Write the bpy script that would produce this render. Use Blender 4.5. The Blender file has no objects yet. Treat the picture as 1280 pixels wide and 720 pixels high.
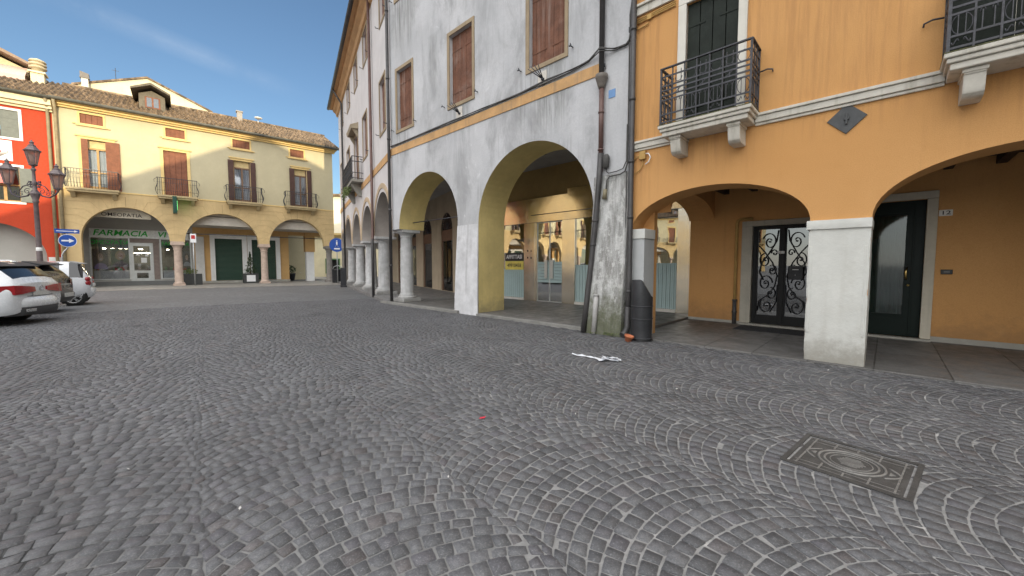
import bpy, bmesh, math, random
import numpy as np
from mathutils import Vector, Matrix
from mathutils.geometry import tessellate_polygon
R = math.radians
PI = math.pi
rng = random.Random(7)
scene = bpy.context.scene
COL = scene.collection

# ------------------------------------------------------------------ camera
cam_d = bpy.data.cameras.new('camera')
cam = bpy.data.objects.new('camera', cam_d)
COL.objects.link(cam)
cam.location = (0, 0, 1.45)
cam.rotation_euler = (R(90) - math.atan2(29, 485), 0, 0)
cam_d.sensor_fit = 'HORIZONTAL'
cam_d.sensor_width = 36.0
cam_d.lens = 485 / 1280 * 36
cam_d.clip_start = 0.05
cam_d.clip_end = 2000
scene.camera = cam

# ------------------------------------------------------------------ sky, sun, exposure
SUN_EL = R(12.0)
SKY_FILL = 18.0
SUN_XY = Vector((0.491, -0.871)).normalized()        # horizontal direction towards the sun
world = bpy.data.worlds.new('World')
scene.world = world
world.use_nodes = True
wn, wl = world.node_tree.nodes, world.node_tree.links
for n in list(wn):
    wn.remove(n)
wo = wn.new('ShaderNodeOutputWorld')
bg = wn.new('ShaderNodeBackground')
sky = wn.new('ShaderNodeTexSky')
sky.sky_type = 'NISHITA'
sky.sun_disc = False
sky.sun_elevation = SUN_EL
sky.sun_rotation = math.atan2(SUN_XY.x, SUN_XY.y)
sky.air_density = 1.0
sky.dust_density = 0.4
sky.ozone_density = 2.6
bg.inputs['Strength'].default_value = 0.07
# thin wisps of cirrus high up: noise in the direction of view, along one great circle
tc = wn.new('ShaderNodeTexCoord')
dot = wn.new('ShaderNodeVectorMath'); dot.operation = 'DOT_PRODUCT'
dot.inputs[1].default_value = Vector((-0.359, 0.198, -0.912)).normalized()
nz = wn.new('ShaderNodeTexNoise'); nz.inputs['Scale'].default_value = 5.0; nz.inputs['Detail'].default_value = 6
nz.inputs['Roughness'].default_value = 0.65
ab = wn.new('ShaderNodeMath'); ab.operation = 'ABSOLUTE'
m1 = wn.new('ShaderNodeMapRange'); m1.inputs['From Min'].default_value = 0.022; m1.inputs['From Max'].default_value = 0.0
m2 = wn.new('ShaderNodeMapRange'); m2.inputs['From Min'].default_value = 0.36; m2.inputs['From Max'].default_value = 0.8
mu = wn.new('ShaderNodeMath'); mu.operation = 'MULTIPLY'
mu2 = wn.new('ShaderNodeMath'); mu2.operation = 'MULTIPLY'; mu2.inputs[1].default_value = 0.22
dm_d = wn.new('ShaderNodeVectorMath'); dm_d.operation = 'DOT_PRODUCT'; dm_d.inputs[1].default_value = Vector((-0.61, 0.69, 0.39)).normalized()
dm_r = wn.new('ShaderNodeMapRange'); dm_r.interpolation_type = 'SMOOTHSTEP'; dm_r.inputs['From Min'].default_value = 0.965; dm_r.inputs['From Max'].default_value = 0.998
dm_m = wn.new('ShaderNodeMath'); dm_m.operation = 'MULTIPLY'
wl.new(tc.outputs['Generated'], dm_d.inputs[0]); wl.new(dm_d.outputs['Value'], dm_r.inputs['Value'])
mx = wn.new('ShaderNodeMix'); mx.data_type = 'RGBA'
mx.inputs['B'].default_value = (6.0, 6.4, 7.0, 1)
wl.new(tc.outputs['Generated'], dot.inputs[0]); wl.new(tc.outputs['Generated'], nz.inputs['Vector'])
wl.new(dot.outputs['Value'], ab.inputs[0]); wl.new(ab.outputs[0], m1.inputs['Value'])
wl.new(nz.outputs['Fac'], m2.inputs['Value'])
wl.new(m1.outputs[0], mu.inputs[0]); wl.new(m2.outputs[0], mu.inputs[1])
wl.new(mu.outputs[0], mu2.inputs[0]); wl.new(mu2.outputs[0], dm_m.inputs[0]); wl.new(dm_r.outputs[0], dm_m.inputs[1]); wl.new(dm_m.outputs[0], mx.inputs['Factor'])
# added fill light: white glow in the unseen half of sky, brightens the shade
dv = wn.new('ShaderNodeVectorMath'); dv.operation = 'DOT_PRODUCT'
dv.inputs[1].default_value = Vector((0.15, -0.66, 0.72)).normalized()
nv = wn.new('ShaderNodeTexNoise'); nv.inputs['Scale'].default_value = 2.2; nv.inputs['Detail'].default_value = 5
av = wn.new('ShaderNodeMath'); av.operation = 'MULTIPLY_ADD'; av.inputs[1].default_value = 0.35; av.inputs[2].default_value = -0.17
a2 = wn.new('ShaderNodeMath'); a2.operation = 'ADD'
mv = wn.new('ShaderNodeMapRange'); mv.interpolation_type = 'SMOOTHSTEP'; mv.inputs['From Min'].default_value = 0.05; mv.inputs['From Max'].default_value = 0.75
mw = wn.new('ShaderNodeMix'); mw.data_type = 'RGBA'; mw.inputs['B'].default_value = (SKY_FILL, SKY_FILL, SKY_FILL * 1.0, 1)
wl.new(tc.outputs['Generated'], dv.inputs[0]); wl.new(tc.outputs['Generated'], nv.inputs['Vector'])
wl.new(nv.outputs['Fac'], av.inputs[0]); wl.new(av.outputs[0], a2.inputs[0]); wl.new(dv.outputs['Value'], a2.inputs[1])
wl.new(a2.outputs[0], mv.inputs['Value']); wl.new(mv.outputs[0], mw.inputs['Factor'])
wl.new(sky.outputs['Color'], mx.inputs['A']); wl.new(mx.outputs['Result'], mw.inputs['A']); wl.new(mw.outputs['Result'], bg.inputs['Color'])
wl.new(bg.outputs[0], wo.inputs['Surface'])

sun_d = bpy.data.lights.new('sun', 'SUN')
sun_d.energy = 2.0
sun_d.angle = R(0.35)
sun_d.color = (1.0, 0.86, 0.58)
sun = bpy.data.objects.new('sun', sun_d)
COL.objects.link(sun)
sd = Vector((SUN_XY.x * math.cos(SUN_EL), SUN_XY.y * math.cos(SUN_EL), math.sin(SUN_EL)))
sun.rotation_euler = sd.to_track_quat('Z', 'Y').to_euler()
sun.location = (30, -50, 30)

scene.view_settings.view_transform = 'Standard'
scene.view_settings.look = 'None'
scene.view_settings.gamma = 1.0
scene.view_settings.use_curve_mapping = False
scene.view_settings.exposure = 1.15
scene.render.engine = 'CYCLES'
scene.cycles.max_bounces = 8
scene.cycles.diffuse_bounces = 4
scene.cycles.glossy_bounces = 4
scene.cycles.transparent_max_bounces = 12
scene.cycles.use_denoising = True

# ------------------------------------------------------------------ materials
def pbr(name):
    m = bpy.data.materials.new(name)
    m.use_nodes = True
    nt = m.node_tree
    return m, nt, nt.nodes['Principled BSDF']

def N(nt, kind, **kw):
    n = nt.nodes.new(kind)
    for k, v in kw.items():
        if k in n.inputs:
            n.inputs[k].default_value = v
        else:
            setattr(n, k, v)
    return n

def mixc(nt, fac, a, b, blend='MIX'):
    n = nt.nodes.new('ShaderNodeMix'); n.data_type = 'RGBA'; n.blend_type = blend
    for s, v in (('Factor', fac), ('A', a), ('B', b)):
        if isinstance(v, bpy.types.NodeSocket):
            nt.links.new(v, n.inputs[s])
        elif s == 'Factor':
            n.inputs[s].default_value = v
        else:
            n.inputs[s].default_value = (*v[:3], 1)
    return n.outputs['Result']

def noise(nt, vec, scale, detail=4, rough=0.6, stretch=None, dist=0.0):
    if stretch:
        mp = nt.nodes.new('ShaderNodeMapping'); mp.inputs['Scale'].default_value = stretch
        nt.links.new(vec, mp.inputs['Vector']); vec = mp.outputs[0]
    n = N(nt, 'ShaderNodeTexNoise', Scale=scale, Detail=detail, Roughness=rough, Distortion=dist)
    nt.links.new(vec, n.inputs['Vector'])
    return n.outputs['Fac']

def mrange(nt, val, a, b, c=0.0, d=1.0, smooth=True):
    n = nt.nodes.new('ShaderNodeMapRange')
    if smooth:
        n.interpolation_type = 'SMOOTHSTEP'
    nt.links.new(val, n.inputs['Value'])
    for k, v in zip(('From Min', 'From Max', 'To Min', 'To Max'), (a, b, c, d)):
        n.inputs[k].default_value = v
    return n.outputs[0]

def mul(nt, a, b):
    n = nt.nodes.new('ShaderNodeMath'); n.operation = 'MULTIPLY'
    for i, v in enumerate((a, b)):
        if isinstance(v, bpy.types.NodeSocket): nt.links.new(v, n.inputs[i])
        else: n.inputs[i].default_value = v
    return n.outputs[0]

def objco(nt):
    return nt.nodes.new('ShaderNodeTexCoord').outputs['Object']

def bump(nt, bs, h, strength=0.3, dist=0.01):
    b = nt.nodes.new('ShaderNodeBump')
    b.inputs['Strength'].default_value = strength; b.inputs['Distance'].default_value = dist
    nt.links.new(h, b.inputs['Height']); nt.links.new(b.outputs[0], bs.inputs['Normal'])

_mats = {}
def M(name, col, rough=0.7, var=0.15, scale=5.0, streak=0.0, dirt=None, dirtamt=0.5, bmp=0.0, bscale=60, metal=0.0, spec=0.4, coat=0.0, base=None):
    """plain procedural material: base colour with two sizes of unevenness, optional vertical streaks and dirt patches"""
    if name in _mats: return _mats[name]
    m, nt, bs = pbr(name)
    co = objco(nt)
    dk = tuple(c * (1 - var) for c in col); lt = tuple(min(1, c * (1 + var)) for c in col)
    f = mrange(nt, noise(nt, co, scale, 5, 0.65), 0.3, 0.7)
    c = mixc(nt, f, dk, lt)
    f2 = mrange(nt, noise(nt, co, scale * 9, 3, 0.6), 0.3, 0.7)
    c = mixc(nt, mul(nt, f2, 0.35), c, tuple(x * (1 - var * 0.8) for x in col))
    if streak:
        s = mrange(nt, noise(nt, co, 1.0, 5, 0.6, (9, 9, 0.45)), 0.5, 0.75)
        c = mixc(nt, mul(nt, s, streak), c, dirt or tuple(x * 0.4 for x in col))
    if dirt:
        s = mrange(nt, noise(nt, co, scale * 0.35, 6, 0.7), 0.5, 0.72)
        c = mixc(nt, mul(nt, s, dirtamt), c, dirt)
    if base:
        sp_ = nt.nodes.new('ShaderNodeSeparateXYZ'); nt.links.new(co, sp_.inputs[0])
        nb_ = nt.nodes.new('ShaderNodeMath'); nb_.operation = 'MULTIPLY_ADD'; nb_.inputs[1].default_value = -1.1; nt.links.new(noise(nt, co, 4, 7, 0.72), nb_.inputs[0]); nt.links.new(sp_.outputs['Z'], nb_.inputs[2])
        c = mixc(nt, mul(nt, mrange(nt, nb_.outputs[0], 0.05, -0.55), 0.75), c, base)
        chip = mrange(nt, noise(nt, co, 3.2, 8, 0.75), 0.66, 0.69)
        c = mixc(nt, mul(nt, chip, 0.45), c, tuple(x * 0.62 for x in col))
    nt.links.new(c, bs.inputs['Base Color'])
    r = mrange(nt, f2, 0, 1, max(0.02, rough - 0.08), min(1, rough + 0.08), False)
    nt.links.new(r, bs.inputs['Roughness'])
    bs.inputs['Metallic'].default_value = metal
    bs.inputs['Specular IOR Level'].default_value = spec
    if coat:
        bs.inputs['Coat Weight'].default_value = coat; bs.inputs['Coat Roughness'].default_value = 0.05
    if bmp:
        bump(nt, bs, noise(nt, co, bscale, 4, 0.65), bmp, 0.01)
    _mats[name] = m
    return m

def grey_plaster():
    m, nt, bs = pbr('weathered_grey_plaster')
    co = objco(nt)
    big = noise(nt, co, 0.5, 6, 0.65)
    c = mixc(nt, mrange(nt, big, 0.35, 0.68), (0.46, 0.465, 0.475), (0.58, 0.58, 0.59))
    pat = mrange(nt, noise(nt, co, 1.0, 7, 0.74, (0.9, 0.9, 0.35), 0.6), 0.46, 0.68)
    c = mixc(nt, mul(nt, pat, 0.9), c, (0.33, 0.33, 0.335))
    st = mrange(nt, noise(nt, co, 1.0, 6, 0.7, (10, 10, 0.4)), 0.5, 0.78)
    st2 = mrange(nt, noise(nt, co, 0.8, 3, 0.5), 0.4, 0.65)
    c = mixc(nt, mul(nt, mul(nt, st, st2), 0.85), c, (0.19, 0.19, 0.185))
    sep = nt.nodes.new('ShaderNodeSeparateXYZ'); nt.links.new(co, sep.inputs[0])
    for (u0, hw, z0, z1, am) in ((-4.95, 0.62, 4.3, 5.6, 0.9), (-5.9, 0.25, 4.6, 5.6, 0.5), (-5.0, 0.7, 5.2, 6.3, 0.6), (-8.3, 0.6, 4.9, 6.2, 0.5), (-11.3, 0.9, 8.2, 10.5, 0.75), (-8.25, 0.7, 8.3, 11, 0.55), (-11.5, 0.6, 4.6, 6.1, 0.5), (-9.6, 0.35, 6.2, 8.5, 0.35)):
        ax = nt.nodes.new('ShaderNodeMath'); ax.operation = 'ADD'; ax.inputs[1].default_value = -u0; nt.links.new(sep.outputs['X'], ax.inputs[0])
        aa = nt.nodes.new('ShaderNodeMath'); aa.operation = 'ABSOLUTE'; nt.links.new(ax.outputs[0], aa.inputs[0])
        k1 = mrange(nt, aa.outputs[0], hw, hw * 0.4); k2 = mrange(nt, sep.outputs['Z'], z0, z0 + (z1 - z0) * 0.7); k3 = mrange(nt, sep.outputs['Z'], z1 + 0.1, z1)
        rn = mrange(nt, noise(nt, co, 1.0, 7, 0.72, (11, 11, 0.6), 0.3), 0.38, 0.62)
        c = mixc(nt, mul(nt, mul(nt, mul(nt, k1, k2), mul(nt, k3, rn)), am), c, (0.17, 0.172, 0.155))
    fine = mrange(nt, noise(nt, co, 24, 5, 0.7), 0.35, 0.7)
    c = mixc(nt, mul(nt, fine, 0.3), c, (0.36, 0.36, 0.37))
    wh = mrange(nt, noise(nt, co, 1.6, 8, 0.7, (1, 1, 0.6), 0.8), 0.62, 0.72)
    c = mixc(nt, mul(nt, wh, 0.5), c, (0.74, 0.74, 0.75))
    nt.links.new(c, bs.inputs['Base Color'])
    bs.inputs['Roughness'].default_value = 0.9
    bs.inputs['Specular IOR Level'].default_value = 0.2
    bump(nt, bs, noise(nt, co, 35, 6, 0.7), 0.35, 0.012)
    return m

def run_plaster():
    """the same plaster with a dark wash of algae that starts under a band and thins out downwards"""
    m, nt, bs = pbr('damp_stained_plaster')
    co = objco(nt)
    st = noise(nt, co, 1.0, 6, 0.7, (7, 7, 0.5))
    c = mixc(nt, mrange(nt, st, 0.35, 0.6), (0.46, 0.46, 0.47), (0.16, 0.165, 0.14))
    nt.links.new(c, bs.inputs['Base Color'])
    bs.inputs['Roughness'].default_value = 0.9
    return m

def mossy_plaster():
    m, nt, bs = pbr('mossy_flaking_plaster')
    co = objco(nt)
    sep = nt.nodes.new('ShaderNodeSeparateXYZ'); nt.links.new(co, sep.inputs[0])
    z = sep.outputs['Z']
    st = noise(nt, co, 1.0, 7, 0.75, (8, 8, 0.9))
    c = mixc(nt, mrange(nt, st, 0.3, 0.65), (0.56, 0.56, 0.55), (0.24, 0.235, 0.22))
    fl = mrange(nt, noise(nt, co, 7, 6, 0.7, (1, 1, 0.6)), 0.5, 0.6)
    c = mixc(nt, mul(nt, fl, 0.6), c, (0.66, 0.66, 0.64))
    add = nt.nodes.new('ShaderNodeMath'); add.operation = 'ADD'
    nb = nt.nodes.new('ShaderNodeMath'); nb.operation = 'MULTIPLY'; nb.inputs[1].default_value = 2.0
    nt.links.new(noise(nt, co, 5, 7, 0.72), nb.inputs[0])
    nt.links.new(z, add.inputs[0]); nt.links.new(nb.outputs[0], add.inputs[1])
    mo = mrange(nt, add.outputs[0], 2.15, 1.2)
    gr = mixc(nt, noise(nt, co, 16, 5, 0.7), (0.035, 0.04, 0.02), (0.13, 0.14, 0.06))
    c = mixc(nt, mul(nt, mo, 0.85), c, gr)
    nt.links.new(c, bs.inputs['Base Color'])
    bs.inputs['Roughness'].default_value = 0.95
    bump(nt, bs, noise(nt, co, 18, 7, 0.75), 0.8, 0.03)
    return m

def orange_plaster():
    m, nt, bs = pbr('orange_render')
    co = objco(nt)
    c = mixc(nt, mrange(nt, noise(nt, co, 0.45, 5, 0.6), 0.3, 0.7), (0.60, 0.315, 0.115), (0.68, 0.375, 0.15))
    g = noise(nt, co, 95, 4, 0.7)
    c = mixc(nt, mul(nt, mrange(nt, g, 0.4, 0.7), 0.35), c, (0.42, 0.195, 0.06))
    w = mrange(nt, noise(nt, co, 2.3, 6, 0.7), 0.58, 0.75)
    c = mixc(nt, mul(nt, w, 0.25), c, (0.70, 0.42, 0.20))
    s = mrange(nt, noise(nt, co, 1.0, 5, 0.6, (6, 6, 0.35)), 0.56, 0.8)
    c = mixc(nt, mul(nt, s, 0.3), c, (0.36, 0.18, 0.07))
    big = mrange(nt, noise(nt, co, 0.9, 7, 0.7), 0.5, 0.72)
    c = mixc(nt, mul(nt, big, 0.3), c, (0.50, 0.24, 0.075))
    sp_ = nt.nodes.new('ShaderNodeSeparateXYZ'); nt.links.new(co, sp_.inputs[0])
    for (u0, hw, z0, z1, am) in ((-1.45, 0.85, 2.8, 3.66, 0.5), (2.1, 1.1, 2.9, 3.66, 0.5), (0.2, 0.9, 3.1, 3.64, 0.4), (-2.6, 0.3, 2.3, 3.4, 0.5), (-0.4, 0.5, 4.0, 6.0, 0.3), (0.9, 0.5, 3.9, 5.6, 0.3)):
        ax = nt.nodes.new('ShaderNodeMath'); ax.operation = 'ADD'; ax.inputs[1].default_value = -u0; nt.links.new(sp_.outputs['X'], ax.inputs[0])
        aa = nt.nodes.new('ShaderNodeMath'); aa.operation = 'ABSOLUTE'; nt.links.new(ax.outputs[0], aa.inputs[0])
        k1 = mrange(nt, aa.outputs[0], hw, hw * 0.6); k2 = mrange(nt, sp_.outputs['Z'], z0, z1)
        rn = mrange(nt, noise(nt, co, 1.0, 6, 0.7, (9, 9, 0.5), 0.2), 0.42, 0.66)
        c = mixc(nt, mul(nt, mul(nt, k1, k2), mul(nt, rn, am)), c, (0.40, 0.20, 0.085))
    nb_ = nt.nodes.new('ShaderNodeMath'); nb_.operation = 'MULTIPLY_ADD'; nb_.inputs[1].default_value = -1.1; nt.links.new(noise(nt, co, 5, 7, 0.72), nb_.inputs[0]); nt.links.new(sp_.outputs['Z'], nb_.inputs[2])
    c = mixc(nt, mul(nt, mrange(nt, nb_.outputs[0], 0.1, -0.5), 0.6), c, (0.30, 0.17, 0.08))
    nt.links.new(c, bs.inputs['Base Color'])
    bs.inputs['Roughness'].default_value = 0.88
    bs.inputs['Specular IOR Level'].default_value = 0.25
    bump(nt, bs, g, 0.45, 0.01)
    return m

def cobble_mat():
    m, nt, bs = pbr('porphyry_cobbles')
    at = nt.nodes.new('ShaderNodeAttribute'); at.attribute_name = 'stone'
    sep = nt.nodes.new('ShaderNodeSeparateColor'); nt.links.new(at.outputs['Color'], sep.inputs[0])
    co = objco(nt)
    rp = nt.nodes.new('ShaderNodeValToRGB')
    e = rp.color_ramp.elements
    e[0].position = 0.0; e[0].color = (0.085, 0.087, 0.092, 1)
    e[1].position = 1.0; e[1].color = (0.19, 0.192, 0.20, 1)
    for p, c in ((0.3, (0.115, 0.117, 0.124)), (0.6, (0.14, 0.142, 0.149)), (0.86, (0.16, 0.162, 0.169))):
        x = rp.color_ramp.elements.new(p); x.color = (*c, 1)
    nt.links.new(sep.outputs['Red'], rp.inputs['Fac'])
    c = mixc(nt, mul(nt, mrange(nt, sep.outputs['Green'], 0.82, 1.0), 0.40), rp.outputs['Color'], (0.165, 0.125, 0.112))
    c = mixc(nt, mul(nt, mrange(nt, sep.outputs['Blue'], 0.75, 1.0), 0.5), c, (0.125, 0.115, 0.135))
    f = mrange(nt, noise(nt, co, 130, 4, 0.75), 0.35, 0.7)
    c = mixc(nt, mul(nt, f, 0.5), c, (0.06, 0.06, 0.063))
    f3 = mrange(nt, noise(nt, co, 45, 5, 0.75), 0.4, 0.7)
    c = mixc(nt, mul(nt, f3, 0.62), c, (0.060, 0.061, 0.066))
    f4 = mrange(nt, noise(nt, co, 85, 3, 0.7), 0.52, 0.72)
    c = mixc(nt, mul(nt, f4, 0.6), c, (0.27, 0.272, 0.28))
    f2 = mrange(nt, noise(nt, co, 330, 2, 0.6), 0.55, 0.75)
    c = mixc(nt, mul(nt, f2, 0.3), c, (0.24, 0.235, 0.235))
    lg = mrange(nt, noise(nt, co, 0.32, 5, 0.65), 0.35, 0.68)
    c = mixc(nt, mul(nt, lg, 0.38), c, (0.055, 0.054, 0.056))
    oil = mul(nt, mrange(nt, noise(nt, co, 0.75, 3, 0.55), 0.60, 0.70), mrange(nt, noise(nt, co, 6, 5, 0.7), 0.3, 0.6))
    c = mixc(nt, mul(nt, oil, 0.5), c, (0.045, 0.044, 0.045))
    # cement slurry left on the stones here and there
    a = mrange(nt, noise(nt, co, 1.1, 4, 0.6), 0.60, 0.72)
    b = mrange(nt, noise(nt, co, 22, 6, 0.75), 0.52, 0.66)
    c = mixc(nt, mul(nt, mul(nt, a, b), 0.6), c, (0.36, 0.35, 0.34))
    nt.links.new(c, bs.inputs['Base Color'])
    r = mrange(nt, noise(nt, co, 9, 4), 0.3, 0.7, 0.5, 0.78, False)
    nt.links.new(r, bs.inputs['Roughness'])
    bs.inputs['Specular IOR Level'].default_value = 0.38
    bump(nt, bs, noise(nt, co, 70, 6, 0.75), 0.55, 0.008)
    return m

def mortar_mat():
    m, nt, bs = pbr('cement_joints')
    co = objco(nt)
    big = noise(nt, co, 0.55, 5, 0.65)
    sep = nt.nodes.new('ShaderNodeSeparateXYZ'); nt.links.new(co, sep.inputs[0])
    # joints were re-grouted with pale cement nearer the arcades; elsewhere they are dark
    gx = nt.nodes.new('ShaderNodeMath'); gx.operation = 'MULTIPLY_ADD'
    gx.inputs[1].default_value = 0.09; gx.inputs[2].default_value = 0.02
    nt.links.new(sep.outputs['X'], gx.inputs[0])
    ad = nt.nodes.new('ShaderNodeMath'); ad.operation = 'ADD'
    nt.links.new(gx.outputs[0], ad.inputs[0]); nt.links.new(big, ad.inputs[1])
    k = mrange(nt, ad.outputs[0], 0.20, 0.62)
    c = mixc(nt, k, (0.105, 0.105, 0.106), (0.26, 0.258, 0.253))
    f = mrange(nt, noise(nt, co, 14, 5, 0.75), 0.35, 0.7)
    c = mixc(nt, mul(nt, f, 0.45), c, (0.08, 0.078, 0.076))
    w = mul(nt, mrange(nt, noise(nt, co, 1.6, 5, 0.7), 0.60, 0.72), mrange(nt, sep.outputs['X'], -2.0, 0.5))
    c = mixc(nt, mul(nt, w, 0.85), c, (0.50, 0.49, 0.47))
    op = mul(nt, mrange(nt, noise(nt, co, 0.9, 4, 0.65), 0.56, 0.66), mrange(nt, sep.outputs['X'], 1.2, -0.6))
    c = mixc(nt, mul(nt, op, 0.9), c, (0.012, 0.012, 0.012))
    nt.links.new(c, bs.inputs['Base Color'])
    bs.inputs['Roughness'].default_value = 0.9
    bump(nt, bs, noise(nt, co, 60, 5, 0.7), 0.6, 0.006)
    return m

def far_cobble_mat():
    m, nt, bs = pbr('distant_cobbles')
    co = objco(nt)
    v = N(nt, 'ShaderNodeTexVoronoi', Scale=9.5); nt.links.new(co, v.inputs['Vector'])
    sp = nt.nodes.new('ShaderNodeSeparateColor'); nt.links.new(v.outputs['Color'], sp.inputs[0])
    c = mixc(nt, sp.outputs['Red'], (0.115, 0.117, 0.122), (0.175, 0.177, 0.184))
    ed = N(nt, 'ShaderNodeTexVoronoi', Scale=9.5); ed.feature = 'DISTANCE_TO_EDGE'; nt.links.new(co, ed.inputs['Vector'])
    c = mixc(nt, mrange(nt, ed.outputs['Distance'], 0.08, 0.0), c, (0.06, 0.058, 0.056))
    lg = mrange(nt, noise(nt, co, 0.3, 5, 0.65), 0.35, 0.68)
    c = mixc(nt, mul(nt, lg, 0.35), c, (0.062, 0.061, 0.063))
    nt.links.new(c, bs.inputs['Base Color'])
    bs.inputs['Roughness'].default_value = 0.62
    bs.inputs['Specular IOR Level'].default_value = 0.38
    bump(nt, bs, ed.outputs['Distance'], 0.5, 0.03)
    return m

def slab_mat(name, c0, c1, w=1.25, h=0.62, joint=(0.03, 0.03, 0.03), rot=0.0):
    m, nt, bs = pbr(name)
    co = objco(nt)
    mp = nt.nodes.new('ShaderNodeMapping'); mp.inputs['Rotation'].default_value = (0, 0, rot)
    nt.links.new(co, mp.inputs['Vector'])
    br = nt.nodes.new('ShaderNodeTexBrick')
    nt.links.new(mp.outputs[0], br.inputs['Vector'])
    br.inputs['Scale'].default_value = 1.0
    br.inputs['Brick Width'].default_value = w; br.inputs['Row Height'].default_value = h
    br.inputs['Mortar Size'].default_value = 0.009; br.inputs['Mortar Smooth'].default_value = 0.3
    br.inputs['Color1'].default_value = (*c0, 1); br.inputs['Color2'].default_value = (*c1, 1)
    br.inputs['Mortar'].default_value = (*joint, 1)
    c = mixc(nt, mul(nt, mrange(nt, noise(nt, co, 2.2, 6, 0.7), 0.35, 0.7), 0.5), br.outputs['Color'], tuple(x * 0.55 for x in c0))
    c = mixc(nt, mul(nt, mrange(nt, noise(nt, co, 60, 4, 0.7), 0.45, 0.7), 0.3), c, tuple(x * 1.6 for x in c1))
    nt.links.new(c, bs.inputs['Base Color'])
    nt.links.new(mrange(nt, noise(nt, co, 5, 5), 0.3, 0.7, 0.38, 0.72, False), bs.inputs['Roughness'])
    inv = nt.nodes.new('ShaderNodeMath'); inv.operation = 'SUBTRACT'; inv.inputs[0].default_value = 1
    nt.links.new(br.outputs['Fac'], inv.inputs[1])
    bump(nt, bs, inv.outputs[0], 0.6, 0.01)
    return m

def glass_mat(name, tint=(0.75, 0.8, 0.8), refl=0.35, rough=0.015, wav=0.0):
    m = bpy.data.materials.new(name); m.use_nodes = True
    nt = m.node_tree
    nt.nodes.remove(nt.nodes['Principled BSDF'])
    out = nt.nodes['Material Output']
    tr = N(nt, 'ShaderNodeBsdfTransparent', Color=(*tint, 1))
    gl = N(nt, 'ShaderNodeBsdfGlossy', Color=(0.95, 0.95, 0.95, 1), Roughness=rough)
    lw = N(nt, 'ShaderNodeLayerWeight', Blend=0.35)
    mp = nt.nodes.new('ShaderNodeMapRange')
    mp.inputs['To Min'].default_value = refl; mp.inputs['To Max'].default_value = 1.0
    mxs = nt.nodes.new('ShaderNodeMixShader')
    nt.links.new(lw.outputs['Fresnel'], mp.inputs['Value']); nt.links.new(mp.outputs[0], mxs.inputs[0])
    nt.links.new(tr.outputs[0], mxs.inputs[1]); nt.links.new(gl.outputs[0], mxs.inputs[2])
    nt.links.new(mxs.outputs[0], out.inputs['Surface'])
    if wav:
        b = N(nt, 'ShaderNodeBump', Strength=wav, Distance=0.02)
        nt.links.new(noise(nt, objco(nt), 1.2, 2), b.inputs['Height']); nt.links.new(b.outputs[0], gl.inputs['Normal'])
    return m

def steel_mat():
    m, nt, bs = pbr('brushed_steel')
    co = objco(nt)
    n1 = noise(nt, co, 1.0, 4, 0.6, (60, 60, 0.8))
    c = mixc(nt, mrange(nt, n1, 0.3, 0.7), (0.82, 0.74, 0.60), (0.90, 0.83, 0.70))
    nt.links.new(c, bs.inputs['Base Color'])
    bs.inputs['Metallic'].default_value = 1.0
    nt.links.new(mrange(nt, noise(nt, co, 3, 4), 0.3, 0.7, 0.13, 0.22, False), bs.inputs['Roughness'])
    b = N(nt, 'ShaderNodeBump', Strength=0.06, Distance=0.12)
    nt.links.new(noise(nt, co, 0.9, 3, 0.5), b.inputs['Height']); nt.links.new(b.outputs[0], bs.inputs['Normal'])
    return m

def roof_mat():
    m, nt, bs = pbr('old_clay_tiles')
    co = objco(nt)
    v = N(nt, 'ShaderNodeTexVoronoi', Scale=3.6); nt.links.new(co, v.inputs['Vector'])
    sp = nt.nodes.new('ShaderNodeSeparateColor'); nt.links.new(v.outputs['Color'], sp.inputs[0])
    rp = nt.nodes.new('ShaderNodeValToRGB'); e = rp.color_ramp.elements
    e[0].color = (0.10, 0.07, 0.045, 1); e[1].color = (0.34, 0.24, 0.15, 1)
    x = e.new(0.5); x.color = (0.22, 0.15, 0.09, 1)
    nt.links.new(sp.outputs['Red'], rp.inputs['Fac'])
    c = mixc(nt, mul(nt, mrange(nt, noise(nt, co, 4, 6, 0.7), 0.4, 0.65), 0.6), rp.outputs['Color'], (0.075, 0.062, 0.045))
    nt.links.new(c, bs.inputs['Base Color']); bs.inputs['Roughness'].default_value = 0.95
    return m

GREY = grey_plaster(); STAIN = run_plaster(); MOSS = mossy_plaster(); ORANGE = orange_plaster()
STEEL = steel_mat(); TILE = roof_mat()
GLASS = glass_mat('shop_glass', (0.88, 0.92, 0.92), 0.42, 0.012, 0.06)
DGLASS = glass_mat('dark_glass', (0.35, 0.37, 0.37), 0.30, 0.02, 0.05)
WGLASS = glass_mat('window_glass', (0.88, 0.9, 0.92), 0.06, 0.03)
LGLASS = glass_mat('lantern_glass', (0.9, 0.8, 0.76), 0.10, 0.15)
_g = LGLASS.node_tree.nodes['Glossy BSDF']
_t = LGLASS.node_tree.nodes.new('ShaderNodeBsdfTranslucent'); _t.inputs['Color'].default_value = (0.75, 0.60, 0.54, 1)
_m = LGLASS.node_tree.nodes.new('ShaderNodeMixShader'); _m.inputs[0].default_value = 0.6
_o = LGLASS.node_tree.nodes['Material Output']; _p = _o.inputs['Surface'].links[0].from_socket
LGLASS.node_tree.links.new(_p, _m.inputs[1]); LGLASS.node_tree.links.new(_t.outputs[0], _m.inputs[2]); LGLASS.node_tree.links.new(_m.outputs[0], _o.inputs['Surface'])
REVEAL = M('ochre_reveal_paint', (0.64, 0.51, 0.215), 0.9, 0.10, 1.5, streak=0.2, dirt=(0.44, 0.35, 0.16), dirtamt=0.4, bmp=0.25, bscale=40, base=(0.30, 0.25, 0.14))
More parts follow.
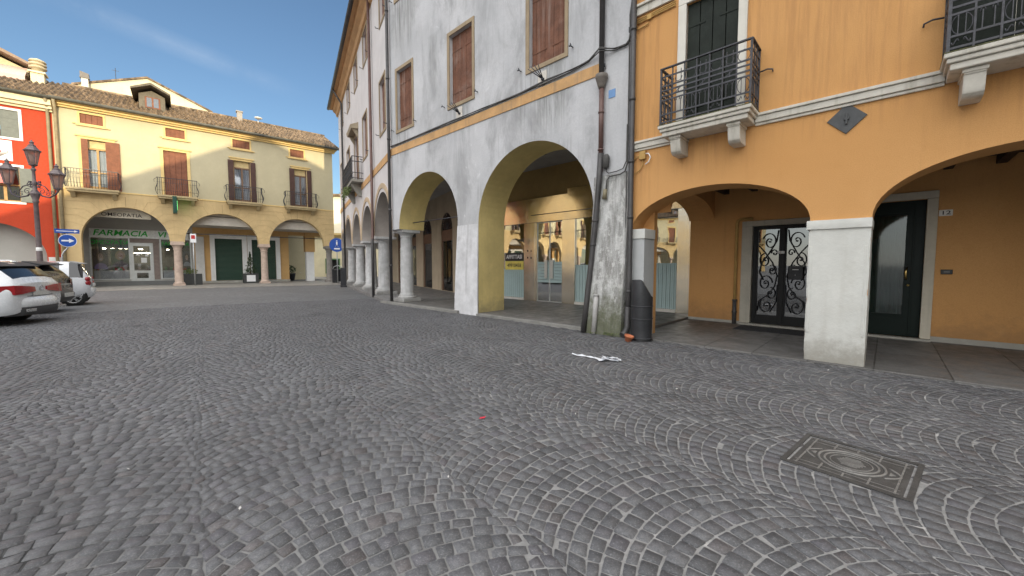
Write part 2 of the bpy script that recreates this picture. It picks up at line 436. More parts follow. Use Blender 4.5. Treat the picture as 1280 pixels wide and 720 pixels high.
BAND = M('apricot_band_paint', (0.55, 0.33, 0.15), 0.9, 0.14, 2.0, streak=0.5, dirt=(0.28, 0.20, 0.13), dirtamt=0.5)
TAN = M('tan_frame_paint', (0.33, 0.255, 0.165), 0.85, 0.12, 3, streak=0.3)
WOOD = M('brown_shutter_wood', (0.155, 0.066, 0.038), 0.75, 0.25, 4, streak=0.55, dirt=(0.33, 0.25, 0.21), dirtamt=0.35)
DWOOD = M('dark_brown_shutter', (0.085, 0.042, 0.032), 0.7, 0.2, 4)
RUST = M('red_brown_shutter', (0.22, 0.085, 0.045), 0.75, 0.2, 4)
GREENW = M('dark_green_wood', (0.016, 0.021, 0.016), 0.6, 0.25, 6, spec=0.2)
STONE = M('pale_stone', (0.60, 0.57, 0.50), 0.8, 0.1, 3, streak=0.55, dirt=(0.24, 0.22, 0.16), dirtamt=0.35, bmp=0.2)
WSTONE = M('white_painted_pier', (0.62, 0.62, 0.58), 0.8, 0.06, 2.2, streak=0.15, dirt=(0.42, 0.40, 0.34), dirtamt=0.4, bmp=0.45, bscale=26, base=(0.26, 0.24, 0.20))
COLSTONE = M('grey_marble_column', (0.50, 0.50, 0.50), 0.75, 0.18, 4, streak=0.5, dirt=(0.24, 0.235, 0.22), dirtamt=0.5, bmp=0.2, base=(0.2, 0.19, 0.17))
PINKSTONE = M('pink_stone_column', (0.48, 0.37, 0.30), 0.8, 0.15, 5, dirt=(0.28, 0.21, 0.17), dirtamt=0.5)
IRON = M('black_wrought_iron', (0.035, 0.036, 0.042), 0.5, 0.3, 8, spec=0.5)
IRONL = M('worn_grey_iron', (0.045, 0.045, 0.054), 0.5, 0.45, 14, spec=0.5)
PIPE = M('dark_grey_pipe', (0.055, 0.052, 0.052), 0.5, 0.3, 3, spec=0.5, streak=0.3)
COPPER = M('brown_copper_pipe', (0.13, 0.070, 0.058), 0.5, 0.25, 3, spec=0.5, streak=0.3)
CABLE = M('grey_cable', (0.075, 0.072, 0.068), 0.7, 0.25, 9)
OCABLE = M('ochre_painted_conduit', (0.48, 0.30, 0.10), 0.8, 0.15, 4)
YELLOW = M('yellow_plaster', (0.52, 0.458, 0.30), 0.9, 0.06, 0.8, streak=0.12, dirt=(0.42, 0.35, 0.2), dirtamt=0.3, bmp=0.1)
OCHRE = M('ochre_ashlar_plaster', (0.58, 0.425, 0.215), 0.9, 0.12, 1.0, streak=0.3, dirt=(0.42, 0.29, 0.14), dirtamt=0.45, bmp=0.15)
JOINT = M('incised_joint', (0.30, 0.20, 0.10), 0.95, 0.2, 5)
YTRIM = M('yellow_trim', (0.72, 0.52, 0.22), 0.85, 0.08, 3)
REDP = M('red_plaster', (0.455, 0.052, 0.017), 0.85, 0.07, 1.0, streak=0.1)
CREAM = M('cream_plaster', (0.72, 0.64, 0.43), 0.9, 0.08, 1.0, streak=0.2, dirt=(0.55, 0.46, 0.3), dirtamt=0.3)
WHITE = M('white_paint', (0.76, 0.76, 0.74), 0.7, 0.05, 4, streak=0.1)
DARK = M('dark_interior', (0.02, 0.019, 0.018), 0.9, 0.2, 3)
DIMWALL = M('dim_beige_wall', (0.40, 0.33, 0.24), 0.9, 0.1, 2, streak=0.25)
CEIL = M('grey_ceiling', (0.36, 0.35, 0.34), 0.9, 0.12, 1.5, dirt=(0.2, 0.19, 0.18), dirtamt=0.4)
BEAM = M('dark_ceiling_timber', (0.035, 0.024, 0.018), 0.7, 0.3, 5, streak=0.2)
GUTTER = M('weathered_gutter', (0.10, 0.095, 0.075), 0.6, 0.25, 3)
BEAMO = M('apricot_soffit', (0.50, 0.30, 0.15), 0.85, 0.12, 2)
SHUTGREEN = M('green_roller_shutter', (0.022, 0.058, 0.038), 0.55, 0.15, 5)
TEAL = M('pale_teal_screen', (0.40, 0.52, 0.52), 0.6, 0.06, 2)
ALU = M('aluminium_frame', (0.62, 0.64, 0.63), 0.35, 0.06, 5, metal=0.6)
BLACKP = M('black_plastic', (0.022, 0.023, 0.026), 0.55, 0.2, 6, spec=0.5, dirt=(0.05, 0.05, 0.05), dirtamt=0.3)
GOLD = M('brass', (0.62, 0.45, 0.17), 0.3, 0.1, 6, metal=1.0)
LEAF = M('dark_leaves', (0.045, 0.075, 0.028), 0.65, 0.4, 9)
LEAF2 = M('pale_leaves', (0.13, 0.17, 0.05), 0.65, 0.35, 9)
TERRA = M('terracotta', (0.48, 0.16, 0.075), 0.8, 0.12, 9)
BLUE = M('sign_blue', (0.012, 0.075, 0.36), 0.45, 0.05, 5, spec=0.5)
SIGNW = M('sign_white', (0.78, 0.78, 0.78), 0.45, 0.03, 5)
GRAYPOLE = M('galvanised_pole', (0.40, 0.41, 0.41), 0.45, 0.1, 5, metal=0.7)
TXTGREEN = M('sign_green', (0.015, 0.40, 0.04), 0.5, 0.05, 5)
TXTDARK = M('sign_dark_letters', (0.045, 0.035, 0.03), 0.6, 0.1, 5)
LAMPIRON = M('lamp_post_iron', (0.13, 0.10, 0.10), 0.5, 0.25, 8, spec=0.55)
CARWHITE = M('white_car_paint', (0.58, 0.60, 0.62), 0.25, 0.02, 2, spec=0.5, coat=0.8)
CARDARK = M('dark_car_paint', (0.035, 0.028, 0.028), 0.25, 0.05, 2, spec=0.5, coat=0.8)
CARSILVER = M('silver_white_car_paint', (0.60, 0.62, 0.65), 0.28, 0.02, 2, spec=0.5, coat=0.8)
CARGLASS = M('car_glass', (0.012, 0.013, 0.015), 0.05, 0.05, 2, spec=0.8)
TYRE = M('tyre_rubber', (0.018, 0.018, 0.018), 0.85, 0.15, 12)
RIM = M('alloy_rim', (0.55, 0.56, 0.57), 0.3, 0.05, 5, metal=0.85)
TAIL = M('red_lamp_lens', (0.26, 0.010, 0.016), 0.15, 0.15, 12, spec=0.6)

# ------------------------------------------------------------------ mesh builder
class MB:
    def __init__(s): s.v = []; s.f = []; s.m = []; s.sm = []
    def add(s, vs, fs, mi=0, smooth=False):
        o = len(s.v); s.v.extend([tuple(v) for v in vs])
        for f in fs:
            s.f.append([i + o for i in f]); s.m.append(mi); s.sm.append(smooth)
        return s
    def box(s, x0, x1, y0, y1, z0, z1, mi=0):
        vs = [(x, y, z) for z in (z0, z1) for y in (y0, y1) for x in (x0, x1)]
        return s.add(vs, [(0, 2, 3, 1), (4, 5, 7, 6), (0, 1, 5, 4), (2, 6, 7, 3), (0, 4, 6, 2), (1, 3, 7, 5)], mi)
    def obox(s, c, half, mat=None, mi=0):
        mt = mat or Matrix.Identity(3)
        vs = [Vector(c) + mt @ Vector((sx * half[0], sy * half[1], sz * half[2])) for sz in (-1, 1) for sy in (-1, 1) for sx in (-1, 1)]
        return s.add(vs, [(0, 2, 3, 1), (4, 5, 7, 6), (0, 1, 5, 4), (2, 6, 7, 3), (0, 4, 6, 2), (1, 3, 7, 5)], mi)
    def bar(s, a, b, w, d=None, mi=0):
        a, b = Vector(a), Vector(b); dz = (b - a); L = dz.length
        if L < 1e-6: return s
        q = dz.to_track_quat('Z', 'Y').to_matrix()
        return s.obox((a + b) / 2, (w / 2, (d or w) / 2, L / 2), q, mi)
    def tube(s, pts, r, n=8, mi=0, closed=False, smooth=True):
        pts = [Vector(p) for p in pts]; k = len(pts)
        rs = r if isinstance(r, (list, tuple)) else [r] * k
        T = []
        for i in range(k):
            a = pts[i - 1] if (i > 0 or closed) else pts[i]; b = pts[(i + 1) % k] if (i < k - 1 or closed) else pts[i]
            t = (b - a); T.append(t.normalized() if t.length > 1e-9 else Vector((0, 0, 1)))
        u = T[0].orthogonal().normalized(); vs = []
        for i in range(k):
            u = (u - T[i] * u.dot(T[i]))
            u = u.normalized() if u.length > 1e-6 else T[i].orthogonal().normalized()
            w = T[i].cross(u)
            for j in range(n):
                a = 2 * PI * j / n
                vs.append(pts[i] + (u * math.cos(a) + w * math.sin(a)) * rs[i])
        fs = []
        for i in range(k if closed else k - 1):
            for j in range(n):
                a, b = i * n + j, i * n + (j + 1) % n
                c, d = ((i + 1) % k) * n + (j + 1) % n, ((i + 1) % k) * n + j
                fs.append((a, b, c, d))
        s.add(vs, fs, mi, smooth)
        if not closed:
            s.add(vs[:n], [tuple(range(n - 1, -1, -1))], mi); s.add(vs[-n:], [tuple(range(n))], mi)
        return s
    def lathe(s, c, prof, n=20, mi=0, smooth=True, rot=0.0, sx=1.0, sy=1.0):
        vs = []
        for (r, z) in prof:
            for j in range(n):
                a = 2 * PI * j / n + rot
                vs.append((c[0] + r * sx * math.cos(a), c[1] + r * sy * math.sin(a), c[2] + z))
        fs = [(i * n + j, i * n + (j + 1) % n, (i + 1) * n + (j + 1) % n, (i + 1) * n + j) for i in range(len(prof) - 1) for j in range(n)]
        s.add(vs, fs, mi, smooth)
        s.add(vs[:n], [tuple(range(n - 1, -1, -1))], mi); s.add(vs[-n:], [tuple(range(n))], mi)
        return s
    def prism(s, poly, d0, d1, plane='xz', mi=0, smooth=False):
        def P(a, b, d): return {'xz': (a, d, b), 'xy': (a, b, d), 'yz': (d, a, b)}[plane]
        n = len(poly)
        s.add([P(a, b, d0) for a, b in poly] + [P(a, b, d1) for a, b in poly], [(i, (i + 1) % n, n + (i + 1) % n, n + i) for i in range(n)], mi, smooth)
        tri = tessellate_polygon([[Vector((a, b, 0)) for a, b in poly]])
        s.add([P(a, b, d0) for a, b in poly], tri, mi); s.add([P(a, b, d1) for a, b in poly], tri, mi)
        return s
    def wall(s, outer, holes, y0, y1, mi=0, rev=None, mb_=None):
        """wall sheet in the xz plane with thickness; rev(loop index, midpoint) picks the material of the edges"""
        loops = [outer] + holes
        tri = tessellate_polygon([[Vector((a, b, 0)) for a, b in l] for l in loops])
        flat = [p for l in loops for p in l]
        s.add([(a, y0, b) for a, b in flat], tri, mi); s.add([(a, y1, b) for a, b in flat], tri, mi if mb_ is None else mb_)
        for li, l in enumerate(loops):
            n = len(l)
            for i in range(n):
                p, q = l[i], l[(i + 1) % n]
                k = rev(li, ((p[0] + q[0]) / 2, (p[1] + q[1]) / 2)) if rev else mi
                s.add([(p[0], y0, p[1]), (q[0], y0, q[1]), (q[0], y1, q[1]), (p[0], y1, p[1])], [(0, 1, 2, 3)], k)
        return s
    def build(s, name, mats, parent=None, bevel=0.0, seg=2):
        me = bpy.data.meshes.new(name)
        me.from_pydata(s.v, [], s.f)
        mats = mats if isinstance(mats, (list, tuple)) else [mats]
        for m in mats: me.materials.append(m)
        me.polygons.foreach_set('material_index', s.m)
        me.polygons.foreach_set('use_smooth', s.sm)
        bm = bmesh.new(); bm.from_mesh(me)
        bmesh.ops.remove_doubles(bm, verts=bm.verts, dist=0.0004)
        bmesh.ops.recalc_face_normals(bm, faces=bm.faces)
        bm.to_mesh(me); bm.free()
        me.update()
        o = bpy.data.objects.new(name, me); COL.objects.link(o)
        if parent: o.parent = parent
        if bevel:
            b = o.modifiers.new('bevel', 'BEVEL'); b.width = bevel; b.segments = seg; b.limit_method = 'ANGLE'
        return o

def rough_box(name, mat, parent, x0, x1, y0, y1, z0, z1, amp=1.0):
    """a block of old plastered masonry: edges worn and slightly out of true"""
    from mathutils import noise as mn
    bm = bmesh.new()
    nx, ny, nz = (max(2, int(round((b - a) / 0.045))) for a, b in ((x0, x1), (y0, y1), (z0, z1)))
    def sheet(o_, a, na, b, nb):
        g_ = [[bm.verts.new(o_ + a * (i / na) + b * (j / nb)) for j in range(nb + 1)] for i in range(na + 1)]
        for i in range(na):
            for j in range(nb): bm.faces.new((g_[i][j], g_[i + 1][j], g_[i + 1][j + 1], g_[i][j + 1]))
    o_ = Vector((x0, y0, z0)); X, Y, Zv = Vector((x1 - x0, 0, 0)), Vector((0, y1 - y0, 0)), Vector((0, 0, z1 - z0))
    sheet(o_, X, nx, Zv, nz); sheet(o_ + Y, X, nx, Zv, nz); sheet(o_, Y, ny, Zv, nz); sheet(o_ + X, Y, ny, Zv, nz); sheet(o_, X, nx, Y, ny); sheet(o_ + Zv, X, nx, Y, ny)
    bmesh.ops.remove_doubles(bm, verts=bm.verts, dist=0.0005)
    bmesh.ops.recalc_face_normals(bm, faces=bm.faces)
    c = Vector(((x0 + x1) / 2, (y0 + y1) / 2, 0))
    for v in bm.verts:
        p = v.co.copy()
        ne = sum((abs(p.x - a) < 1e-4) for a in (x0, x1)) + sum((abs(p.y - a) < 1e-4) for a in (y0, y1)) + sum((abs(p.z - a) < 1e-4) for a in (z0, z1))
        d = mn.noise_vector(p * 3.0 + Vector((7, 3, 1))) * 0.005 * amp + mn.noise_vector(p * 11.0) * 0.002 * amp
        if ne >= 2:
            q = Vector((c.x - p.x, c.y - p.y, 0)).normalized()
            chip = max(0.0, mn.noise(p * 9.0 + Vector((2, 5, 8))) - 0.25) * 0.035
            d += q * (0.006 + chip * amp)
            if abs(p.z - z1) < 1e-4: d.z -= 0.004
        v.co = p + d
    me = bpy.data.meshes.new(name); bm.to_mesh(me); bm.free()
    me.materials.append(mat)
    me.polygons.foreach_set('use_smooth', [True] * len(me.polygons))
    me.set_sharp_from_angle(angle=R(40))
    o = bpy.data.objects.new(name, me); COL.objects.link(o); o.parent = parent
    return o

def tag(o, label, cat, group=None, kind=None):
    if label: o['label'] = label
    if cat: o['category'] = cat
    if group: o['group'] = group
    if kind: o['kind'] = kind
    return o

def thing(name, label, cat, loc=(0, 0, 0), rz=0.0, group=None):
    o = bpy.data.objects.new(name, None); COL.objects.link(o)
    o.empty_display_size = 0.2
    o.location = loc; o.rotation_euler = (0, 0, rz)
    return tag(o, label, cat, group)

def struct(o): o['kind'] = 'structure'; return o

def kids(o): return [c for c in bpy.data.objects if c.parent == o]

def copy_tree(o, parent=None, skip=()):
    c = o.copy(); COL.objects.link(c)
    if parent: c.parent = parent
    for ch in kids(o):
        if ch.name.split('.')[0] not in skip: copy_tree(ch, c, skip)
    return c

def ell(uL, uR, zs, b, n=28):
    """points of an arch from the left foot over to the right foot"""
    c, a = (uL + uR) / 2, (uR - uL) / 2
    return [(c - a * math.cos(PI * i / n), zs + b * math.sin(PI * i / n)) for i in range(n + 1)]

def rect(a, b, c, d): return [(a, c), (b, c), (b, d), (a, d)]

def text(name, body, size, mat, parent, loc, rot=(PI / 2, 0, 0), ext=0.01, shear=0.0, sx=1.0, align='CENTER', bold=0.0, space=1.0):
    cu = bpy.data.curves.new(name, 'FONT')
    cu.body = body; cu.size = size; cu.extrude = ext; cu.align_x = align; cu.align_y = 'CENTER'
    cu.shear = shear; cu.offset = bold; cu.space_character = space; cu.resolution_u = 3
    t = bpy.data.objects.new(name, cu); COL.objects.link(t)
    bpy.context.view_layer.update()
    me = bpy.data.meshes.new_from_object(t.evaluated_get(bpy.context.evaluated_depsgraph_get()))
    bpy.data.objects.remove(t); bpy.data.curves.remove(cu)
    me.materials.clear(); me.materials.append(mat)
    o = bpy.data.objects.new(name, me); COL.objects.link(o)
    o.location = loc; o.rotation_euler = rot; o.scale = (sx, 1, 1)
    if parent: o.parent = parent
    return o

def arc_pts(c, r, a0, a1, n=12, y=0.0):
    return [(c[0] + r * math.cos(a0 + (a1 - a0) * i / n), y, c[1] + r * math.sin(a0 + (a1 - a0) * i / n)) for i in range(n + 1)]

def spiral(c, r0, r1, a0, turns, n=26, y=0.0):
    out = []
    for i in range(n + 1):
        t = i / n; r = r0 + (r1 - r0) * t; a = a0 + turns * 2 * PI * t
        out.append((c[0] + r * math.cos(a), y, c[1] + r * math.sin(a)))
    return out

def tile_roof(mb, u0, u1, y0, z0, y1, z1, pitch=0.23, rows=14, mi=0):
    """rows of half round clay tiles from the eave (y0,z0) up to the ridge (y1,z1)"""
    nu = int(round((u1 - u0) / pitch)); pitch = (u1 - u0) / nu
    L = math.hypot(y1 - y0, z1 - z0); dy, dz = (y1 - y0) / L, (z1 - z0) / L
    prof = [(0.0, -0.005), (0.12, 0.055), (0.28, 0.085), (0.44, 0.055), (0.56, -0.005), (0.7, -0.035), (0.86, -0.035)]
    xs = [(u0 + (i + p) * pitch, h) for i in range(nu) for p, h in prof] + [(u1, -0.005)]
    n = len(xs)
    for r in range(rows):
        a, b = L * r / rows - 0.03, L * (r + 1) / rows + 0.02
        jit = [rng.uniform(-0.012, 0.012) for _ in range(nu + 1)]
        vs = []
        for (d, lift) in ((a, 0.034), (b, 0.0)):
            for k, (x, h) in enumerate(xs):
                j = jit[k // len(prof)]
                hh = h + lift + j
                vs.append((x, y0 + dy * (d + j) - dz * hh, z0 + dz * (d + j) + dy * hh))
        mb.add(vs, [(k, k + 1, n + k + 1, n + k) for k in range(n - 1)], mi, False)
        # butt ends of the tiles
        low = [(x, y0 + dy * a + dz * 0.03, z0 + dz * a - dy * 0.03) for x, h in xs]
        mb.add(vs[:n] + low, [(k, k + 1, n + k + 1, n + k) for k in range(n - 1)], mi, False)

def leaves(mb, c, rad, n, size, mi=0, cone=False):
    for _ in range(n):
        if cone:
            h = rng.random() ** 0.8; rr = (1 - h) * (0.55 + 0.45 * rng.random()) * (0.75 + 0.25 * math.sin(h * 37 + rng.random()))
            a = rng.random() * 2 * PI
            p = Vector((c[0] + rad[0] * rr * math.cos(a), c[1] + rad[1] * rr * math.sin(a), c[2] + rad[2] * h))
        else:
            d = Vector((rng.gauss(0, 1), rng.gauss(0, 1), rng.gauss(0, 1))).normalized() * rng.random() ** 0.4
            p = Vector((c[0] + d.x * rad[0], c[1] + d.y * rad[1], c[2] + d.z * rad[2]))
        q = Vector((rng.gauss(0, 1), rng.gauss(0, 1), rng.gauss(0, 1))).normalized()
        t = q.orthogonal().normalized(); w = q.cross(t); s = size * rng.uniform(0.6, 1.3)
        mb.add([p - t * s, p + w * s * 0.4, p + t * s, p - w * s * 0.4], [(0, 1, 2, 3)], mi)

# frames: local x runs along a facade to the right, local y goes into the building
OA, RA = Vector((4.442, 5.746, 0)), R(-44.0)
OB, RB = Vector((-4.334, 14.221, 0)), R(-60.8)
OC, RC = Vector((-19.060, 29.787, 0)), R(40.4)
def W(o, r, u, v, z=0.0):
    c, s = math.cos(r), math.sin(r)
    return Vector((o.x + u * c - v * s, o.y + u * s + v * c, z))
def loc2(o, r, p):
    dx, dy = p[0] - o.x, p[1] - o.y; c, s = math.cos(r), math.sin(r)
    return dx * c + dy * s, -dx * s + dy * c

exec_order = None
# ================================================================== GROUND
g = MB(); g.add([(-500, -500, -0.004), (500, -500, -0.004), (500, 500, -0.004), (-500, 500, -0.004)], [(0, 1, 2, 3)])
struct(g.build('ground', far_cobble_mat()))

MH = [Vector(p) for p in ((1.999, 2.763), (2.561, 3.207), (2.925, 2.722), (2.402, 2.301))]
mhc = sum(MH, Vector((0, 0))) / 4
MHX = ((MH[2] - MH[1]) + (MH[3] - MH[0])).normalized(); MHY = Vector((-MHX.y, MHX.x))
def in_cover(x, y, pad):
    d = Vector((x, y)) - mhc
    return abs(d.dot(MHX)) < 0.325 + pad and abs(d.dot(MHY)) < 0.325 + pad

def cobbles():
    rs = np.random.RandomState(3)
    AX = R(-51.7)
    uvec = np.array([math.cos(AX), math.sin(AX)]); vvec = np.array([-math.sin(AX), math.cos(AX)])
    ua_, va_ = np.array([math.cos(RA), math.sin(RA)]), np.array([-math.sin(RA), math.cos(RA)])
    Wd, Rr = 1.40, 1.00
    phm = math.asin(Wd / 2 / Rr)
    quads = []
    vA = OA.x * va_[0] + OA.y * va_[1]
    for k in range(-18, 6):
        vc = 3.40 + Wd * k
        off = 0.03
        def bend(kk, jj):
            return np.random.RandomState(abs(jj * 131 + kk * 7919 + 77) % 1000003).uniform(-0.05, 0.05)
        for j in range(-40, 260):
            b0 = off + j * 0.101
            c = -b0 * uvec + vc * vvec
            if c[1] < -0.8 or c[1] > 20 or abs(c[0]) > 1.5 * c[1] + 3.2 or math.hypot(c[0], c[1]) > 19:
                continue
            n = rs.randint(16, 19)
            ph = np.linspace(-phm + bend(k, j), phm + bend(k + 1, j), n + 1)
            ph[1:-1] += rs.uniform(-0.016, 0.016, n - 1)
            # corners: lower and upper edge of the course
            def edge(jj):
                st = np.random.RandomState(abs(jj * 31 + k * 977 + 5) % 100000)
                return st.uniform(-0.011, 0.011), st.rand() * 6
            e0, p0 = edge(j); e1, p1 = edge(j + 1)
            def pos(phi, bb, e, p):
                a = Rr * np.sin(phi)
                b = bb + Rr * np.cos(phi) - Rr * 0.86 + e + 0.006 * np.sin(phi * 7 + p)
                P = (-b)[:, None] * uvec + (vc + a)[:, None] * vvec
                x, y = P[:, 0], P[:, 1]
                dx = 0.012 * np.sin(2.1 * y + 1.3 * x + 0.4) + 0.007 * np.sin(4.7 * x - 3.1 * y + 1.0)
                dy = 0.012 * np.sin(2.6 * x - 1.1 * y + 2.0) + 0.007 * np.sin(3.9 * y + 4.1 * x)
                return P + np.stack([dx, dy], 1)
            lo = pos(ph, b0, e0, p0); hi = pos(ph + 0.101 * np.sin(ph) / Rr * np.clip(1 - (ph / phm) ** 6, 0, 1), b0 + 0.101, e1, p1)
            q = np.stack([lo[:-1], lo[1:], hi[1:], hi[:-1]], 1)   # n,4,2
            quads.append(q)
    Q = np.concatenate(quads)
    C = Q.mean(1)
    va = C @ va_ - vA; ua = C @ ua_ - (OA.x * ua_[0] + OA.y * ua_[1])
    bu = np.array([math.cos(RB), math.sin(RB)]); bv = np.array([-math.sin(RB), math.cos(RB)])
    vb = (C - [OB.x, OB.y]) @ bv; ub = (C - [OB.x, OB.y]) @ bu
    keep = (C[:, 1] > 0.75) & (np.abs(C[:, 0]) < 1.40 * C[:, 1] + 0.5) & (np.hypot(C[:, 0], C[:, 1]) < 17.5)
    keep &= ~((va > -0.10) & (ua > -12.5)) & ~((vb > -0.25) & (ub < 0.6))
    d = C - np.array(mhc)
    keep &= ~((np.abs(d @ np.array(MHX)) < 0.335) & (np.abs(d @ np.array(MHY)) < 0.335))
    Q = Q[keep]; n = len(Q)
    # shrink towards the middle for the joints, then cut and jitter the corners
    ctr = Q.mean(1, keepdims=True)
    size = np.sqrt(np.abs(np.cross(Q[:, 2] - Q[:, 0], Q[:, 3] - Q[:, 1])) / 2)[:, None, None]
    gap = rs.uniform(0.0018, 0.0058, (n, 1, 1))
    Q = ctr + (Q - ctr) * (1 - 2 * gap / np.maximum(size, 0.03))
    Q = Q + rs.uniform(-0.0048, 0.0048, Q.shape)
    nxt = np.roll(Q, -1, 1); prv = np.roll(Q, 1, 1)
    t = rs.uniform(0.02, 0.11, (n, 4, 1)); t2 = rs.uniform(0.02, 0.11, (n, 4, 1))
    oct_ = np.stack([Q + (prv - Q) * t, Q + (nxt - Q) * t2], 2).reshape(n, 8, 2)
    ctr8 = oct_.mean(1, keepdims=True)
    top = ctr8 + (oct_ - ctr8) * (1 - 0.0040 / np.maximum(size, 0.04))
    h = 0.0102 + rs.uniform(-0.0025, 0.0025, (n, 1))
    tilt = rs.normal(0, 0.020, (n, 1, 2))
    ztop = h + ((top - ctr8) * tilt).sum(2)
    zmid = ztop - 0.0025
    V = np.zeros((n, 24, 3))
    V[:, :8, :2] = oct_; V[:, :8, 2] = 0.0
    V[:, 8:16, :2] = ctr8 + (oct_ - ctr8) * (1 - 0.003 / np.maximum(size, 0.04)); V[:, 8:16, 2] = zmid
    V[:, 16:, :2] = top; V[:, 16:, 2] = ztop
    V = V.reshape(-1, 3)
    base = (np.arange(n) * 24)[:, None]
    i8 = np.arange(8); j8 = (i8 + 1) % 8
    s1 = np.stack([i8, j8, j8 + 8, i8 + 8], 1).reshape(-1)
    s2 = s1 + 8
    quad_idx = np.concatenate([s1, s2])                     # 16 quads
    loops = np.concatenate([base + quad_idx, base + (16 + i8)], 1)   # per stone 64 + 8
    me = bpy.data.meshes.new('cobblestones')
    me.vertices.add(len(V)); me.vertices.foreach_set('co', V.reshape(-1).astype('f'))
    L = loops.reshape(-1)
    me.loops.add(len(L)); me.loops.foreach_set('vertex_index', L.astype('i'))
    tot = np.tile(np.array([4] * 16 + [8]), n)
    me.polygons.add(len(tot))
    st = np.concatenate([[0], np.cumsum(tot)[:-1]])
    me.polygons.foreach_set('loop_start', st.astype('i'))
    me.polygons.foreach_set('loop_total', tot.astype('i'))
    me.update(calc_edges=True); me.validate()
    at = me.color_attributes.new('stone', 'FLOAT_COLOR', 'POINT')
    colr = np.ones((n, 24, 4), 'f'); colr[:, :, :3] = rs.rand(n, 1, 3)
    at.data.foreach_set('color', colr.reshape(-1))
    me.materials.append(cobble_mat())
    o = bpy.data.objects.new('cobblestones', me); COL.objects.link(o)
    return struct(o)
cobbles()
# cement bed between the cobbles, a little above the sheet of ground
mb = MB()
bed = [(-26.5, 18), (-22.5, 14.5), (-1.6, 0.2), (1.6, 0.2)] + [tuple(W(OA, RA, u, -0.06).xy) for u in (3.2, -12.0)] + [tuple(W(OB, RB, -3.5, -0.15).xy), (-9, 15.6)]
bed = [(-20, 13.2), (-14.5, 9.2), (-1.5, 0.3), (1.5, 0.3)] + [tuple(W(OA, RA, u, -0.03).xy) for u in (3.4, -12.2)] + [tuple(W(OB, RB, -2.6, -0.05).xy), (-8.5, 15.2), (-12.5, 12.4)]
bed = [(-13.8, 9.6), (-1.5, 0.3), (1.5, 0.3)] + [tuple(W(OA, RA, u, -0.03).xy) for u in (3.4, -12.2)] + [tuple(W(OB, RB, -2.2, -0.05).xy), (-7.0, 15.8), (-10.6, 13.6)]
mb.prism(bed, -0.003, 0.0068, 'xy')
struct(mb.build('joint_bed', mortar_mat()))

# portico floors
SLAB = slab_mat('portico_slabs', (0.105, 0.10, 0.095), (0.15, 0.145, 0.138), 1.45, 0.72, rot=PI / 2)
f_o = thing('portico_floor', None, None, OA, RA); f_o['kind'] = 'structure'
mb = MB(); mb.box(-2.9, 10.0, -0.08, 3.5, -0.1, 0.035); mb.build('stone_slabs', SLAB, f_o, 0.012)
mb = MB(); mb.box(-13.2, -2.905, 0.03, 7.2, -0.1, 0.085); mb.build('stone_slabs', SLAB, f_o, 0.015)
mb = MB(); mb.box(-13.0, -8.3, -0.14, 0.025, -0.1, 0.095); mb.box(-7.55, -3.75, -0.06, 0.025, -0.1, 0.08); mb.build('edge_stone', M('kerb_stone', (0.22, 0.215, 0.20), 0.8, 0.15, 4, dirt=(0.09, 0.09, 0.08)), f_o, 0.015)
f_b = thing('portico_floor', None, None, OB, RB); f_b['kind'] = 'structure'
mb = MB(); mb.box(-19.0, -0.3, -0.22, 4.2, -0.1, 0.12); mb.build('stone_slabs', slab_mat('grey_portico_slabs', (0.16, 0.155, 0.15), (0.2, 0.195, 0.19), 1.2, 0.7, rot=PI / 2), f_b, 0.015)
PAVE = slab_mat('pale_pavement', (0.22, 0.205, 0.185), (0.26, 0.245, 0.22), 1.1, 0.55, (0.12, 0.11, 0.1))
f_c = thing('pavement', None, None, OC, RC); f_c['kind'] = 'structure'
mb = MB(); mb.prism([(-60, -3.9), (-4, -4.3), (1.0, -4.9), (5.5, -6.6), (7.5, -5.5), (7.5, 40), (5.6, 40), (5.6, 3.4), (-60, 3.4)], -0.1, 0.02, 'xy'); mb.build('paving', PAVE, f_c)

# ================================================================== ORANGE BUILDING (right)
ob = thing('orange_building', 'orange rendered arcaded house with iron balconies at the right of the photo', 'building', OA, RA)
H_O = 9.6
archL = ell(-2.60, -0.05, 2.1, 0.71)
archL = [(-2.60, -0.05)] + archL + [(-0.05, -0.05)]
aL, aR = ell(-2.88, -0.05, 2.10, 0.72), ell(0.62, 3.45, 2.10, 0.76)
aF = ell(4.12, 6.95, 2.10, 0.76)
outer = [(-2.9, 2.10)] + aL[0:] + [(-0.05, 0.0), (0.62, 0.0)] + aR + [(3.45, 0.0), (4.12, 0.0)] + aF + [(6.95, 0), (9.0, 0.0), (9.0, H_O), (-2.9, H_O)]
outer = [(-2.9, 2.10)] + aL[1:] + [(-0.05, 0.0), (0.62, 0.0)] + aR + [(3.45, 0.0), (4.12, 0.0)] + aF + [(6.95, 0), (9.0, 0.0), (9.0, H_O), (-2.9, H_O)]
holes = [rect(-1.91, -1.09, 3.86, 6.0), rect(1.72, 2.55, 3.86, 6.0), rect(-1.9, -1.1, 6.9, 8.6), rect(1.72, 2.55, 6.9, 8.6), rect(5.3, 6.2, 3.86, 6.0)]
mb = MB(); mb.wall(outer, holes, 0.0, 0.6); mb.box(8.98, 9.0, 0.6, 9.5, 0, H_O); mb.box(-2.9, 9.0, 9.4, 9.5, 0, H_O)
mb.build('facade_wall', ORANGE, ob)
mb = MB(); mb.box(-3.1, 9.3, -0.55, 9.8, H_O, H_O + 0.14); mb.build('eaves', BEAMO, ob)
